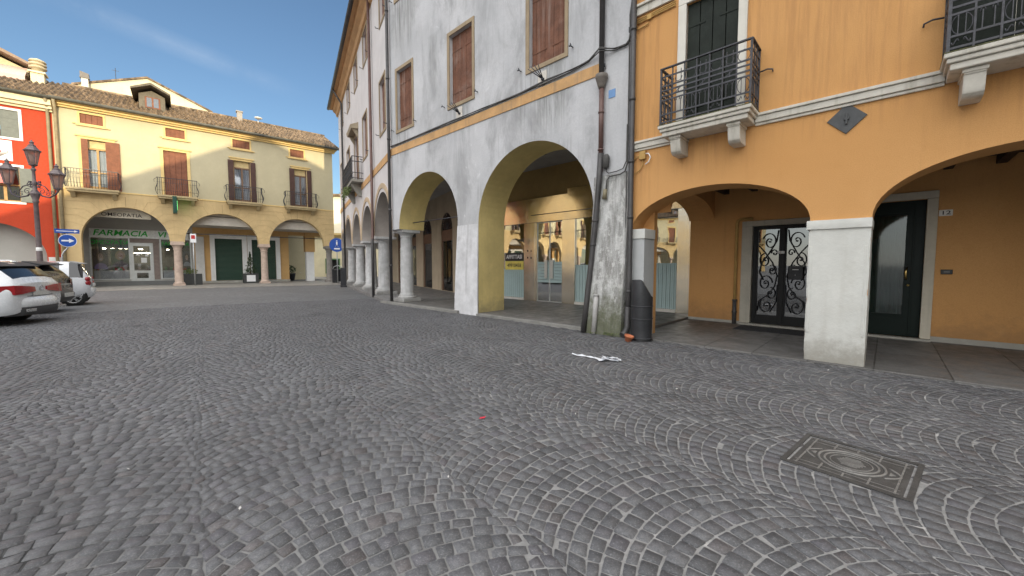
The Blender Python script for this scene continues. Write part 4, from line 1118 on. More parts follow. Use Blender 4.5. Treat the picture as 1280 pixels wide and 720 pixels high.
m = MB(); m.tube([(-3.5, -0.01, 5.48), (-3.5, -0.06, 5.46), (-3.5, -0.05, 5.54)], 0.01, 6); m.box(-3.0, -2.96, -0.03, -0.002, 5.95, 6.05); m.build('wall_hook', IRON, gb)
# portico interior
m = MB(); m.box(-13.2, -2.93, 1.1, 8.0, 5.2, 5.35); m.box(-12.6, -2.93, 1.021, 3.97, 4.99, 5.195); 
m.build('ceiling', CEIL, gb)
m = MB(); m.lathe((-7.0, 2.2, 4.86), [(0.14, 0.0), (0.15, 0.08), (0.1, 0.13)], 14); m.build('ceiling_lamp', BLACKP, gb)
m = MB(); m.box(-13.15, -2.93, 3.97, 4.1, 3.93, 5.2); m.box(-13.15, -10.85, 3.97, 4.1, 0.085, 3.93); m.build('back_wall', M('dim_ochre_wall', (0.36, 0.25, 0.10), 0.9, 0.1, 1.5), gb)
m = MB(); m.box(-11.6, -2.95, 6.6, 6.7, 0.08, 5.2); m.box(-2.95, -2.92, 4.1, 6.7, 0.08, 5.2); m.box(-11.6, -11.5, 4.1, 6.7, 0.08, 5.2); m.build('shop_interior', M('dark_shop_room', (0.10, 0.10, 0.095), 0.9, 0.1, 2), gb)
# steel shop front
sf = MB()
for a, b in ((-11.0, -9.08), (-9.075, -7.20)): sf.prism([(3.95, 3.02), (3.86, 3.02), (3.81, 3.90), (3.95, 3.90)], a, b, 'yz')
sf.prism([(3.95, 3.02), (3.845, 3.02), (3.785, 4.06), (3.95, 4.06)], -7.195, -2.95, 'yz')
sf.box(-9.27, -8.72, 3.86, 3.95, 0.09, 3.015); sf.box(-7.46, -6.92, 3.86, 3.95, 0.09, 3.015); sf.box(-3.46, -2.97, 3.86, 3.95, 0.09, 3.015)
sf.box(-8.72, -8.64, 3.88, 3.95, 0.09, 3.015); sf.box(-5.3, -5.2, 3.9, 3.95, 0.09, 3.015); sf.box(-10.95, -10.85, 3.88, 3.95, 0.09, 3.015)
so = sf.build('shopfront', STEEL, gb, 0.004)
m = MB()
for a, b in ((-10.85, -9.27), (-6.92, -5.3), (-5.2, -3.46)): m.box(a, b, 3.915, 3.925, 0.18, 3.015)
m.box(-8.63, -8.07, 3.925, 3.935, 0.12, 2.98); m.box(-8.05, -7.47, 3.925, 3.935, 0.12, 2.98)
m.build('glass', GLASS, so)
m = MB()
for a, b in ((-10.85, -9.27), (-6.92, -3.46)): m.box(a, b, 3.84, 3.96, 0.09, 0.18)
m.build('sill', M('pale_shop_sill', (0.60, 0.58, 0.53), 0.7, 0.1, 5), so, 0.006)
m = MB()
for a in (-8.64, -8.075, -8.05, -7.485): m.box(a, a + 0.02, 3.915, 3.945, 0.12, 3.0)
m.box(-8.64, -7.47, 3.915, 3.945, 2.98, 3.01); m.box(-8.64, -7.47, 3.90, 3.95, 0.09, 0.12)
for a in (-8.26, -7.99): m.box(a, a + 0.13, 3.86, 3.915, 0.95, 1.62)
m.box(-8.08, -8.04, 3.9, 3.93, 1.7, 1.95)
m.build('door', ALU, so, 0.003)
for a, b, z1 in ((-10.83, -9.3, 1.28), (-6.9, -5.32, 1.45), (-5.18, -3.48, 1.50)):
    m = MB()
    n = int((b - a) / 0.055)
    for i in range(n):
        x0 = a + (b - a) * i / n; m.box(x0, x0 + (b - a) / n - 0.008, 3.893 + 0.008 * (i % 2), 3.903 + 0.008 * (i % 2), 0.185, z1)
    m.build('ribbed_screen', TEAL, so)
m = MB()
for z in range(7): m.box(-8.61, -7.50, 3.917, 3.921, 0.80 + z * 0.11, 0.90 + z * 0.11)
m.build('door_blind', TEAL, so)
m = MB()
for (u, z) in ((-9.07, 1.98), (-8.90, 1.97), (-9.07, 1.72), (-8.90, 1.71)): m.box(u - 0.025, u + 0.025, 3.855, 3.8595, z - 0.035, z + 0.035)
m.build('bell_button', BLACKP, so)
# rental notice behind the glass
rs_ = thing('rental_sign', 'black and yellow AFFITTASI notice fixed to the left shop window', 'sign', W(OA, RA, -9.80, 3.875, 1.42), RA)
m = MB(); m.box(-0.49, 0.49, 0.0, 0.01, 0.18, 0.50); m.build('black_panel', M('notice_black', (0.025, 0.025, 0.025), 0.5), rs_)
m = MB(); m.box(-0.49, 0.49, 0.0, 0.01, -0.16, 0.178); m.build('yellow_panel', M('notice_yellow', (0.75, 0.62, 0.14), 0.5), rs_)
text('heading', 'AFFITTASI', 0.215, SIGNW, rs_, (0, -0.003, 0.335), ext=0.001, sx=0.90, bold=0.004)
text('phone_number', '49910458', 0.20, TXTDARK, rs_, (0, -0.003, 0.0), ext=0.001, sx=0.94, bold=0.003)
m = MB()
m.tube([(-11.75, 0.55, 2.98), (-8.41, 0.55, 2.98)], 0.018, 6); m.tube([(-7.45, 2.2, 3.02), (-3.76, 2.2, 3.02)], 0.012, 6); m.build('tie_rod', IRON, gb)

# ================================================================== FAR WHITE ARCADED BUILDING
bb = thing('arcaded_building', 'long pale arcaded house on grey stone columns with red brown downpipe, beyond the grey house', 'building', OB, RB)
H_B, S0 = 13.05, -17.7
sp = [(-3.65, -0.28), (-7.35, -4.1), (-11.1, -7.8), (-15.1, -11.55), (-17.35, -15.5)]
outer = [(0.0, 2.70), (0.0, H_B), (S0, H_B), (S0, 2.70)]
pts = []
for (a, b) in sp:   # from right to left
    e = ell(a, b, 2.70, min(1.78, (b - a) / 2) if b > -15.4 else 1.1, 24)
    pts = e + pts
outer = [(S0, 2.70)] + pts + [(0.0, 2.70), (0.0, H_B), (S0, H_B)]
winsB = [(-2.0, -0.78, 6.55, 8.7), (-6.4, -4.95, 6.6, 8.75), (-13.0, -11.4, 6.6, 8.75), (-16.9, -15.8, 6.6, 8.75),
         (-1.72, -0.56, 10.6, 12.4), (-5.85, -4.5, 10.85, 12.45), (-9.0, -7.65, 10.85, 12.45), (-12.3, -10.85, 10.85, 12.45), (-15.9, -14.6, 10.9, 12.45)]
dr = (-9.5, -7.9, 5.72, 8.6)
holes = [rect(a + 0.1, b - 0.1, c + 0.1, d - 0.1) for a, b, c, d in winsB] + [rect(dr[0] + 0.12, dr[1] - 0.12, dr[2], dr[3] - 0.1)]
BPL = M('pinkish_white_plaster', (0.60, 0.57, 0.56), 0.9, 0.08, 0.7, streak=0.5, dirt=(0.40, 0.38, 0.37), dirtamt=0.4, bmp=0.15)
BREV = M('grey_brown_reveal', (0.40, 0.36, 0.33), 0.9, 0.1, 2)
mb = MB(); mb.wall(outer, holes, 0.0, 0.85, 0, lambda li, p: 1 if (li == 0 and S0 < p[0] < -0.1 and p[1] < 4.7) else 0)
mb.box(S0, -0.02, 9.0, 9.1, 0, H_B); mb.box(S0, S0 + 0.1, 0.85, 9.0, 2.7, H_B)
mb.build('facade_wall', [BPL, BREV], bb)
m = MB()
for (a, b) in sp:
    c, rr = (a + b) / 2, (b - a) / 2; hh = 1.78 if b > -15.4 else 1.1
    e1 = [(c - (rr + 0.2) * math.cos(PI * i / 24), 2.75 + (hh + 0.2) * math.sin(PI * i / 24)) for i in range(25)]
    e2 = [(c - (rr + 0.005) * math.cos(PI * i / 24), 2.75 + (hh + 0.005) * math.sin(PI * i / 24)) for i in range(25)]
    m.prism(e1 + e2[::-1], -0.03, -0.001)
m.build('arch_moulding', M('buff_moulding', (0.48, 0.37, 0.25), 0.85, 0.12, 4), bb)
m = MB(); m.box(S0, -0.06, -0.03, -0.001, 5.32, 5.60); m.build('string_course', BAND, bb)
for (a, b, c, d) in winsB + [dr]:
    f = MB(); f.wall(rect(a, b, c, d), [rect(a + 0.1, b - 0.1, c + (0.1 if c != 5.72 else 0.001), d - 0.1)], -0.03, -0.001); fo = f.build('window_frame', TAN, bb)
    s = MB(); w = (b - a - 0.2) / 6
    for i in range(6): s.box(a + 0.1 + i * w + 0.004, a + 0.1 + (i + 1) * w - 0.004, 0.10, 0.14, c + 0.05, d - 0.1)
    s.box(a + 0.1, b - 0.1, 0.14, 0.16, c + 0.05, d - 0.1); s.build('shutters', WOOD, fo)
    h = MB()
    for uu in (a - 0.2, b + 0.15): h.tube([(uu, 0, c + 0.15), (uu, -0.12, c + 0.15), (uu, -0.13, c + 0.2)], 0.016, 5)
    h.build('shutter_hook', IRON, fo)
m = MB(); m.prism([(0.0, dr[3] + 0.05), (-0.35, dr[3] + 0.05), (-0.4, dr[3] + 0.22), (0.0, dr[3] + 0.4)], dr[0] - 0.1, dr[1] + 0.1, 'yz')
for uu in (dr[0], dr[1] - 0.15): m.prism([(0.0, dr[3] - 0.4), (-0.28, dr[3] + 0.045), (0.0, dr[3] + 0.045)], uu, uu + 0.15, 'yz')
m.build('door_hood', M('stone_hood', (0.34, 0.28, 0.2), 0.85, 0.15, 4), bb)
for s_ in (-3.88, -7.55, -11.3, -15.3): column(s_, 0.45, bb, 0.12, 2.70, 0.30)
m = MB(); m.box(S0, S0 + 0.35, 0.0, 0.85, 0.1, 2.7); m.build('corner_pier', M('dark_stone_pier', (0.22, 0.2, 0.18), 0.85, 0.15, 4), bb)
# deep eaves
m = MB(); m.box(S0 - 0.5, 0.4, -0.55, 0.0, H_B, H_B + 0.08); m.prism([(0.0, H_B - 0.55), (-0.1, H_B - 0.5), (-0.16, H_B - 0.3), (-0.32, H_B - 0.18), (-0.36, H_B), (0.0, H_B)], S0 - 0.3, 0.0, 'yz'); m.build('cornice', BEAMO, bb)
m = MB(); m.tube([(S0 - 0.55, -0.62, H_B + 0.08), (0.5, -0.62, H_B + 0.08)], 0.11, 10); go_ = m.build('gutter', PIPE, bb)
m = MB(); m.tube([(-14.4, -0.62, H_B), (-14.4, -0.3, H_B - 0.5), (-14.4, -0.12, H_B - 0.8), (-14.4, -0.12, 0.15)], 0.06, 8); m.build('downpipe', PIPE, bb)
m = MB(); m.add([(S0 - 0.5, -0.6, H_B + 0.12), (0.5, -0.6, H_B + 0.12), (0.5, 4.5, H_B + 2.3), (S0 + 4.2, 4.5, H_B + 2.3), (0.5, 9.3, H_B + .1), (S0 - .5, 9.3, H_B + .1)], [(0, 1, 2, 3), (3, 2, 4, 5), (0, 3, 5)]); m.build('roof', TILE, bb)
m = MB(); m.tube([(-3.45, -0.12, H_B), (-3.45, -0.12, 2.75), (-3.40, -0.14, 2.6), (-3.1, -0.2, 2.5)], 0.06, 10); rp_ = m.build('downpipe', COPPER, bb)
m = MB(); m.tube([(-3.1, -0.2, 2.52), (-3.02, -0.22, 2.42), (-3.0, -0.22, 0.05)], 0.06, 10); m.build('iron_length', PIPE, rp_)
m = MB(); m.box(S0 + 0.1, 0.0, 0.85, 9.0, 5.0, 5.15); m.build('ceiling', CEIL, bb)
# arched shops at the back of its portico
hs = []; m = MB()
arcs = [(-3.05, -1.75), (-4.95, -3.25), (-8.2, -6.5), (-11.2, -9.65), (-14.6, -13.0)]
for a, b in arcs[1:]:
    hs.append([(a, 0.13)] + [(b, 0.13)] + [(x, z) for x, z in reversed(ell(a, b, 3.2, (b - a) / 2, 18))])
m.wall(rect(S0 + 0.1, -2.2, 0.12, 5.0), hs, 3.5, 3.8); m.build('back_wall', M('beige_back_wall', (0.44, 0.36, 0.26), 0.9, 0.1, 1.5, streak=0.3), bb)
for a, b in arcs[1:]:
    f = MB(); c = (a + b) / 2; rr = (b - a) / 2
    f.box(a, b, 3.55, 3.6, 2.66, 3.2)
    f.box(a, a + 0.14, 3.55, 3.6, 0.13, 2.66); f.box(b - 0.14, b, 3.55, 3.6, 0.13, 2.66)
    fo = f.build('shop_bay', M('brown_shop_frame', (0.16, 0.09, 0.055), 0.7, 0.15, 5), bb)
    f = MB()
    for k in range(9):
        t = PI * (k + 0.5) / 9; f.bar((c, 3.56, 3.22), (c + rr * 0.95 * math.cos(t), 3.56, 3.22 + rr * 0.95 * math.sin(t)), 0.025)
    for q in (0.4, 0.72, 0.97): f.tube(arc_pts((c, 3.2), rr * q, 0, PI, 16, 3.56), 0.018, 5)
    f.build('fan_grille', IRON, fo)
    f = MB(); f.box(a, b, 3.66, 3.68, 3.2, 3.2 + rr); f.build('fanlight', M('dim_brown_fanlight', (0.10, 0.06, 0.04), 0.7), fo)
    f = MB(); f.box(a + 0.14, b - 0.14, 3.57, 3.58, 0.15, 2.64); f.build('glass', WGLASS, fo)
    f = MB(); f.box(a, b, 4.6, 4.65, 0.13, 2.9); f.box(a, b, 3.7, 4.6, 2.7, 2.75)
    for z in (0.6, 1.1, 1.6, 2.1): f.box(a + 0.2, b - 0.2, 4.1, 4.5, z, z + 0.03)
    f.build('display', M('shop_display', (0.52, 0.45, 0.33), 0.8, 0.35, 4), fo)
# far balcony with iron rails
m = MB(); m.box(-10.5, -6.5, -0.55, -0.001, 5.62, 5.74); m.prism([(0.0, 5.0), (-0.12, 5.0), (-0.5, 5.61), (0.0, 5.61)], -9.9, -9.6, 'yz'); m.prism([(0.0, 5.0), (-0.12, 5.0), (-0.5, 5.61), (0.0, 5.61)], -7.4, -7.1, 'yz')
bo = m.build('balcony', M('grey_balcony_stone', (0.28, 0.27, 0.24), 0.9, 0.2, 4), bb)
m = MB()
for z in (5.78, 6.05, 6.6, 6.85): m.box(-10.5, -6.5, -0.54, -0.51, z, z + 0.03); m.box(-6.53, -6.5, -0.51, 0, z, z + 0.03); m.box(-10.5, -10.47, -0.51, 0, z, z + 0.03)
for i in range(41): m.box(-10.49 + i * 0.0985, -10.475 + i * 0.0985, -0.535, -0.515, 5.74, 6.87)
for i in range(5): m.box(-6.525, -6.51, -0.5 + i * 0.1, -0.485 + i * 0.1, 5.74, 6.87)
for i in range(10): m.tube([(-10.3 + i * 0.4 + 0.13 * math.cos(k / 10 * 2 * PI), -0.525, 6.32 + 0.2 * math.sin(k / 10 * 2 * PI)) for k in range(10)], 0.012, 4, closed=True)
m.build('railing', IRON, bo)
bp = thing('balcony_plant', 'straggling green plant spilling below the far iron balcony', 'plant', W(OB, RB, -9.2, -0.5, 5.74), RB)
m = MB()
for q in range(7): leaves(m, (-1.2 + q * 0.4, -0.08 + 0.1 * rng.random(), -0.1 - 0.25 * rng.random()), (0.3, 0.16, 0.28), 60, 0.06)
m.build('foliage', LEAF2, bp)
m = MB(); m.box(-1.2, 1.2, -0.02, 0.25, 0.0, 0.2); m.build('trough', TERRA, bp)

# ================================================================== YELLOW BUILDING (far left)
SC = 1.075
def Z(z): return 1.45 + (z - 1.45) * SC
yb = thing('yellow_building', 'yellow and ochre arcaded house with four small balconies above the pharmacy', 'building', OC, RC)
UL, UR, ZG = -10.2, 5.2, 11.05
ZO = 6.02
archesC = [(-9.36, -5.32, 3.05, 2.05), (-4.53, -0.23, 3.0, 2.11), (0.46, 4.42, 3.0, 2.10)]
pts = []
for a, b, zs, bh in archesC: pts += ell(a, b, zs, bh, 30)
outer = [(UL, 0.0), (-9.36, 0.0)] + pts + [(UR, 3.0), (UR, ZO), (UL, ZO)]
m = MB(); m.wall(outer, [], 0.0, 0.55); m.build('arcade_wall', OCHRE, yb)
doorsC = [(-9.08, -7.82), (-5.42, -4.22), (-1.62, -0.6), (2.3, 3.22)]
attC = [(-9.1, -8.13), (-5.25, -4.27), (-1.62, -0.58), (2.08, 3.04)]
holes = [rect(a, b, ZO + 0.03, 9.06) for a, b in doorsC] + [rect(a, b, 9.98, 10.56) for a, b in attC]
m = MB(); m.wall([(UL, ZO), (UR, ZO), (UR, ZG), (UL, ZG)], holes, 0.012, 0.45); m.box(UR - 0.3, UR, 0.45, 8.0, ZO, ZG); m.box(UL, UR, 7.8, 8.0, 0, ZG); m.prism([(0.0, ZG), (8.0, ZG), (3.5, ZG + 2.0)], UR - 0.3, UR, 'yz'); m.build('upper_wall', YELLOW, yb)
# incised ashlar joints following the arches
m = MB()
def strip(p, q, w=0.022):
    p, q = Vector((p[0], 0, p[1])), Vector((q[0], 0, q[1])); m.bar(p + Vector((0, -0.002, 0)), q + Vector((0, -0.002, 0)), w, 0.006)
mids = [UL, -4.93, 0.12, UR]
for ai, (a, b, zs, bh) in enumerate(archesC):
    m = MB()
    c, rr = (a + b) / 2, (b - a) / 2
    lo, hi = mids[ai], mids[ai + 1]
    for k in range(1, 16):
        t = PI * k / 16
        p = (c + (rr + 0.03) * math.cos(t), zs + (bh + 0.03) * math.sin(t))
        ext = 0.62 if 4 < k < 12 else 0.45
        q = (p[0] + ext * math.cos(t) * 1.1, p[1] + ext * math.sin(t))
        q = (min(max(q[0], lo), hi), min(q[1], ZO - 0.08))
        strip(p, q)
        e = hi if math.cos(t) > 0 else lo
        if abs(math.cos(t)) > 0.35 and q[1] < ZO - 0.1 and abs(e - q[0]) > 0.05: strip(q, (e, q[1]))
    m.build('ashlar_joints', JOINT, yb)
m = MB(); m.box(UL, UR, -0.03, -0.001, ZO - 0.06, ZO + 0.02); m.build('string_course', YTRIM, yb)
for u, mt in ((-4.93, PINKSTONE), (0.12, PINKSTONE), (4.82, M('dark_stone_pier', (0.22, 0.2, 0.18)))):
    c = MB(); r = 0.24
    c.box(u - 0.33, u + 0.33, -0.02, 0.58, 0.02, 0.14)
    c.lathe((u, 0.28, 0), [(0.31, 0.14), (0.31, 0.2), (0.25, 0.26), (r, 0.32), (r * 0.9, 2.45), (0.26, 2.5), (0.22, 2.55), (0.32, 2.78), (0.34, 2.8)], 20)
    c.box(u - 0.38, u + 0.38, -0.06, 0.62, 2.80, 2.94); c.box(u - 0.36, u + 0.36, -0.005, 0.58, 2.941, 3.04)
    c.build('column', mt, yb, 0.006)
# doors, shutters, balconies
for i, (a, b) in enumerate(doorsC):
    f = MB()
    f.wall([(a - 0.16, ZO + 0.03), (b + 0.16, ZO + 0.03), (b + 0.16, 9.2), (a - 0.16, 9.2)], [rect(a, b, ZO + 0.031, 9.06)], -0.03, 0.011); f.box(a - 0.26, b + 0.26, -0.08, 0.01, 9.203, 9.28)
    fo = f.build('balcony_door', YTRIM, yb)
    s = MB(); g2 = MB()
    if i == 1:
        w = (b - a) / 4
        for k in range(4): s.box(a + k * w + 0.01, a + (k + 1) * w - 0.01, 0.08, 0.12, ZO + 0.04, 9.05)
        s.box(a, b, 0.12, 0.14, ZO + 0.04, 9.05)
    else:
        wl_ = 0.33 if i > 1 else 0.28
        nb_ = 26
        for (x0, x1) in ((a - wl_, a - 0.01), (b + 0.01, b + wl_)) if i > 1 else ((a - 0.03, a + 0.25), (b - 0.26, b + 0.36)):
            s.box(x0, x1, -0.075, -0.04, ZO + 0.06, 9.05)
            for k in range(nb_): s.box(x0 + 0.04, x1 - 0.04, -0.085, -0.0755, ZO + 0.15 + k * 0.108, ZO + 0.2 + k * 0.108)
        fr = MB(); c = (a + b) / 2
        for x0, x1, z0, z1 in ((a, a + 0.07, ZO + .04, 9.05), (b - 0.07, b, ZO + .04, 9.05), (c - 0.05, c + 0.05, ZO + .04, 8.55), (a, b, 8.5, 8.6), (a, b, ZO + .04, ZO + 0.25), (a, b, 7.1, 7.16)): fr.box(x0, x1, 0.14, 0.2, z0, z1)
        fr.build('window_frame', M('brown_door_frame', (0.17, 0.10, 0.06), 0.6) if i else M('honey_wood', (0.42, 0.25, 0.09), 0.6), fo)
        g2.box(a, b, 0.17, 0.175, ZO + 0.2, 8.5); g2.build('glass', WGLASS, fo)
        cu = MB(); n = 40; vs = [(a + (b - a) * q / n, 0.28 + 0.03 * math.sin(q * 0.9), z) for z in (ZO + 0.05, 8.5) for q in range(n + 1)]
        cu.add(vs, [(q, q + 1, n + 2 + q, n + 1 + q) for q in range(n)], 0, True); cu.build('curtain', M('white_net_curtain', (0.62, 0.65, 0.70), 0.9, 0.06, 3), fo)
        bl = MB(); bl.box(a, b, 0.19, 0.22, 8.6, 9.05); bl.build('blind_box', M('cream_blind', (0.62, 0.48, 0.24), 0.8), fo)
    s.build('shutters', RUST if i < 2 else DWOOD, fo)
for a, b in attC:
    s = MB(); w = (b - a) / 4
    for k in range(4): s.box(a + k * w + 0.008, a + (k + 1) * w - 0.008, 0.07, 0.11, 9.98, 10.56)
    s.box(a, b, 0.11, 0.13, 9.98, 10.56)
    so_ = s.build('attic_window', RUST, yb)
    f = MB(); f.wall(rect(a - 0.1, b + 0.1, 9.9, 10.66), [rect(a, b, 9.98, 10.56)], -0.02, 0.011); f.box(a - 0.18, b + 0.18, -0.09, 0.01, 9.82, 9.897)
    f.box(a - 0.3, a - 0.18, -0.06, 0.01, 9.9, 9.95); f.box(b + 0.18, b + 0.3, -0.06, 0.01, 9.82, 9.88)
    f.build('frame', YTRIM, so_)
for i, (u0, u1) in enumerate(((-9.85, -7.5), (-5.85, -3.7), (-2.2, 0.1), (1.5, 3.85))):
    u0, u1 = u0 + 0.05, u1 - 0.05
    b = MB(); b.box(u0, u1, -0.62, -0.001, ZO - 0.08, ZO + 0.03); b.box(u0 + 0.05, u1 - 0.05, -0.55, -0.001, ZO - 0.2, ZO - 0.083)
    for uu in (u0 + 0.15, u1 - 0.35): b.prism([(0.0, ZO - 0.5), (-0.08, ZO - 0.5), (-0.45, ZO - 0.203), (0.0, ZO - 0.203)], uu, uu + 0.2, 'yz')
    bo = b.build('balcony', M('ochre_balcony_stone', (0.46, 0.36, 0.2), 0.85, 0.15, 5, streak=0.3), yb)
    r = MB()
    def belly(z): return 0.11 * math.sin(min(1, max(0, (z - ZO) / 0.75)) * PI) ** 1.2
    zs_ = [ZO + 0.03 + 1.1 * k / 9 for k in range(10)]
    for k in range(19):
        u = u0 + 0.03 + (u1 - u0 - 0.06) * k / 18
        r.tube([(u, -0.58 - belly(z) + 0.04 * (z > ZO + 0.85), z) for z in zs_], 0.011, 5)
    for sgn, uu in ((-1, u0 + 0.03), (1, u1 - 0.03)):
        for k in range(1, 5): r.tube([(uu + sgn * belly(z), -0.58 * k / 5, z) for z in zs_], 0.011, 5)
        r.bar((uu, -0.56, ZO + 1.13), (uu, 0, ZO + 1.13), 0.03); r.tube([(uu, -0.55, ZO + 1.13), (uu + sgn * 0.16, -0.66, ZO + 0.95), (uu + sgn * 0.14, -0.64, ZO + 0.8)], 0.012, 5)
    r.bar((u0, -0.56, ZO + 1.13), (u1, -0.56, ZO + 1.13), 0.035); r.bar((u0, -0.62, ZO + 0.82), (u1, -0.62, ZO + 0.82), 0.018); r.bar((u0, -0.66, ZO + 0.3), (u1, -0.66, ZO + 0.3), 0.018)
    r.build('railing', IRON, bo)
# eaves, gutter, tiled roof with dormer
m = MB(); m.box(UL, UR + 0.15, -0.14, 0.011, 10.72, 10.82); m.box(UL, UR + 0.2, -0.26, 0.011, 10.823, 10.95); m.box(UL, UR + 0.3, -0.42, 0.02, 10.953, 11.05); m.build('cornice', YTRIM, yb, 0.01)
m = MB(); m.tube([(UL, -0.52, 11.07), (UR + 0.42, -0.52, 11.07)], 0.10, 8); m.build('gutter', GUTTER, yb)
m = MB(); tile_roof(m, UL, UR + 0.4, -0.55, 11.16, 3.6, 13.12, 0.235, 16); m.add([(UL, 3.6, 13.1), (UR + .4, 3.6, 13.1), (UR + .4, 8.3, 11.0), (UL, 8.3, 11.0)], [(0, 1, 2, 3)])
m.tube([(UL, 3.6, 13.16), (UR + 0.4, 3.6, 13.16)], 0.12, 8); ro = m.build('roof', TILE, yb)
m = MB(); m.box(-6.5, -5.2, 0.9, 3.3, 11.6, 12.75); m.prism([(-6.5, 12.75), (-5.2, 12.75), (-5.85, 13.05)], 0.9, 3.3); dm = m.build('dormer', M('grey_timber', (0.17, 0.145, 0.11), 0.9, 0.2, 5), ro)
m = MB(); m.prism([(-6.85, 12.78), (-5.87, 13.25), (-4.9, 12.78), (-4.9, 12.9), (-5.87, 13.4), (-6.85, 12.9)], 0.35, 3.5); m.build('dormer_roof', M('weathered_slate', (0.15, 0.125, 0.09), 0.9, 0.25, 5), ro)
m = MB(); m.box(-6.2, -5.45, 0.87, 0.90, 11.9, 12.62); dwf = m.build('dormer_frame', RUST, ro)
m = MB(); m.box(-6.12, -5.87, 0.855, 0.869, 11.97, 12.56); m.box(-5.78, -5.53, 0.855, 0.869, 11.97, 12.56); m.build('dormer_pane', M('blue_grey_pane', (0.10, 0.12, 0.15), 0.1, 0.1, 3, spec=0.8), ro)
m = MB(); m.box(-0.95, -0.60, 3.2, 3.55, 12.6, 13.62); m.box(-1.0, -0.55, 3.15, 3.6, 13.621, 13.7); m.build('chimney', M('grey_chimney', (0.34, 0.31, 0.27), 0.9, 0.15, 5), ro)
m = MB(); m.tube([(0.5, 3.5, 12.9), (0.5, 3.5, 13.5)], 0.03, 6); m.lathe((0.5, 3.3, 13.35), [(0.02, 0), (0.25, 0.08), (0.3, 0.14)], 10); m.build('antenna_dish', WHITE, ro)
# portico behind the arches
m = MB(); m.box(UL, UR, 0.55, 3.2, 4.95, 5.1); m.box(-4.2, 5.2, 0.55, 3.2, 4.3, 4.9); m.build('ceiling', M('pale_ceiling', (0.52, 0.48, 0.42), 0.9, 0.1, 2), yb)
m = MB(); m.wall(rect(-4.05, 2.35, 0.02, 4.95), [rect(-2.74, -0.98, 0.22, 3.5), rect(-0.33, 1.37, 0.22, 3.5)], 3.2, 3.5); m.build('back_wall', M('apricot_portico_wall', (0.58, 0.36, 0.15), 0.9, 0.08, 1.2, streak=0.1), yb)
for a, b in ((-2.74, -0.98), (-0.33, 1.37)):
    f = MB(); f.wall(rect(a - 0.30, b + 0.32, 0.22, 3.84), [rect(a, b, 0.221, 3.5)], 3.1, 3.199); fo = f.build('shop_opening', WHITE, yb)
    s = MB()
    for k in range(34): s.box(a, b, 3.25 + 0.012 * (k % 2), 3.3, 0.23 + k * 0.0965, 0.32 + k * 0.0965)
    s.build('roller_shutter', SHUTGREEN, fo)
m = MB(); m.box(-4.1, 2.35, 2.9, 3.099, 0.02, 0.2); m.build('step', WSTONE, yb)
m = MB(); m.box(3.68, 4.30, 3.0, 3.5, 0.02, 2.6); rc = m.build('corner_pier', WHITE, yb)
m = MB(); m.box(3.60, 4.38, 2.95, 3.55, 2.601, 4.3); m.build('pier_top', M('apricot_portico_wall', (0.58, 0.36, 0.15)), rc)
m = MB(); m.box(2.35, 5.2, 3.1, 3.4, 4.0, 4.95); m.build('lintel', M('apricot_portico_wall', (0.58, 0.36, 0.15)), yb)
m = MB(); m.tube([(-4.6, 0.3, 3.62), (4.6, 0.3, 3.62)], 0.03, 5); m.build('tie_rod', IRON, yb)
m = MB(); m.box(-3.93, -3.4, 3.08, 3.199, 0.02, 3.6); m.box(-3.90, -3.42, 3.06, 3.079, 1.95, 2.3); m.build('notice_panel', M('grey_white_panel', (0.60, 0.59, 0.56), 0.7, 0.08, 3), yb)
# pharmacy front
PH = M('pharmacy_grey_panel', (0.42, 0.41, 0.38), 0.6, 0.06, 2)
m = MB(); m.wall(rect(UL + 0.1, -4.05, 0.02, 4.95), [rect(-9.36, -7.56, 0.48, 3.3), rect(-7.42, -6.38, 0.32, 2.9), rect(-5.85, -4.25, 0.48, 3.3)], 3.2, 3.35)
sh = m.build('pharmacy_front', PH, yb)
m = MB()
for a, b in ((-9.36, -7.56), (-5.85, -4.25)): m.wall(rect(a - 0.08, b + 0.08, 0.42, 3.36), [rect(a, b, 0.48, 3.3)], 3.15, 3.199)
m.wall(rect(-7.5, -6.3, 0.3, 3.0), [rect(-7.32, -6.48, 1.05, 2.78), rect(-7.2, -6.6, 0.5, 0.88)], 3.16, 3.199)
m.build('window_frame', ALU, sh)
m = MB(); m.box(-9.36, -7.56, 3.21, 3.22, 0.48, 3.3); m.box(-5.85, -4.25, 3.21, 3.22, 0.48, 3.3); m.box(-7.32, -6.48, 3.18, 3.19, 1.05, 2.78); m.box(-7.2, -6.6, 3.18, 3.19, 0.5, 0.88); m.build('glass', WGLASS, sh)
m = MB(); m.box(UL + 0.1, -4.05, 2.85, 3.14, 0.02, 0.30); m.build('plinth', M('dark_grey_plinth', (0.16, 0.165, 0.16), 0.7, 0.1, 3), sh)
m = MB(); m.box(-9.4, -4.2, 5.0, 5.1, 0.3, 3.4); m.box(-9.4, -4.2, 3.4, 5.0, 0.28, 0.3); m.build('shop_room', M('dim_shop_room', (0.09, 0.09, 0.085), 0.9, 0.3, 3), sh)
m = MB()
for a, b in ((-9.3, -7.6), (-5.8, -4.3)): m.box(a, b, 3.4, 4.2, 0.45, 1.05)
m.build('display_shelf', M('white_shelf', (0.55, 0.56, 0.55), 0.6), sh)
m = MB()
for q in range(26):
    u = rng.choice((rng.uniform(-9.2, -7.7), rng.uniform(-5.7, -4.4))); w = rng.uniform(0.04, 0.09); hgt = rng.uniform(0.1, 0.26); v = rng.uniform(3.45, 3.7)
    m.box(u - w, u + w, v, v + 0.1, 1.051, 1.05 + hgt, q % 3)
m.build('products', [M('product_red', (0.4, 0.05, 0.05)), M('product_dark', (0.06, 0.06, 0.07)), M('product_green', (0.1, 0.25, 0.12))], sh)
LIT = bpy.data.materials.new('shop_lamp_glow'); LIT.use_nodes = True
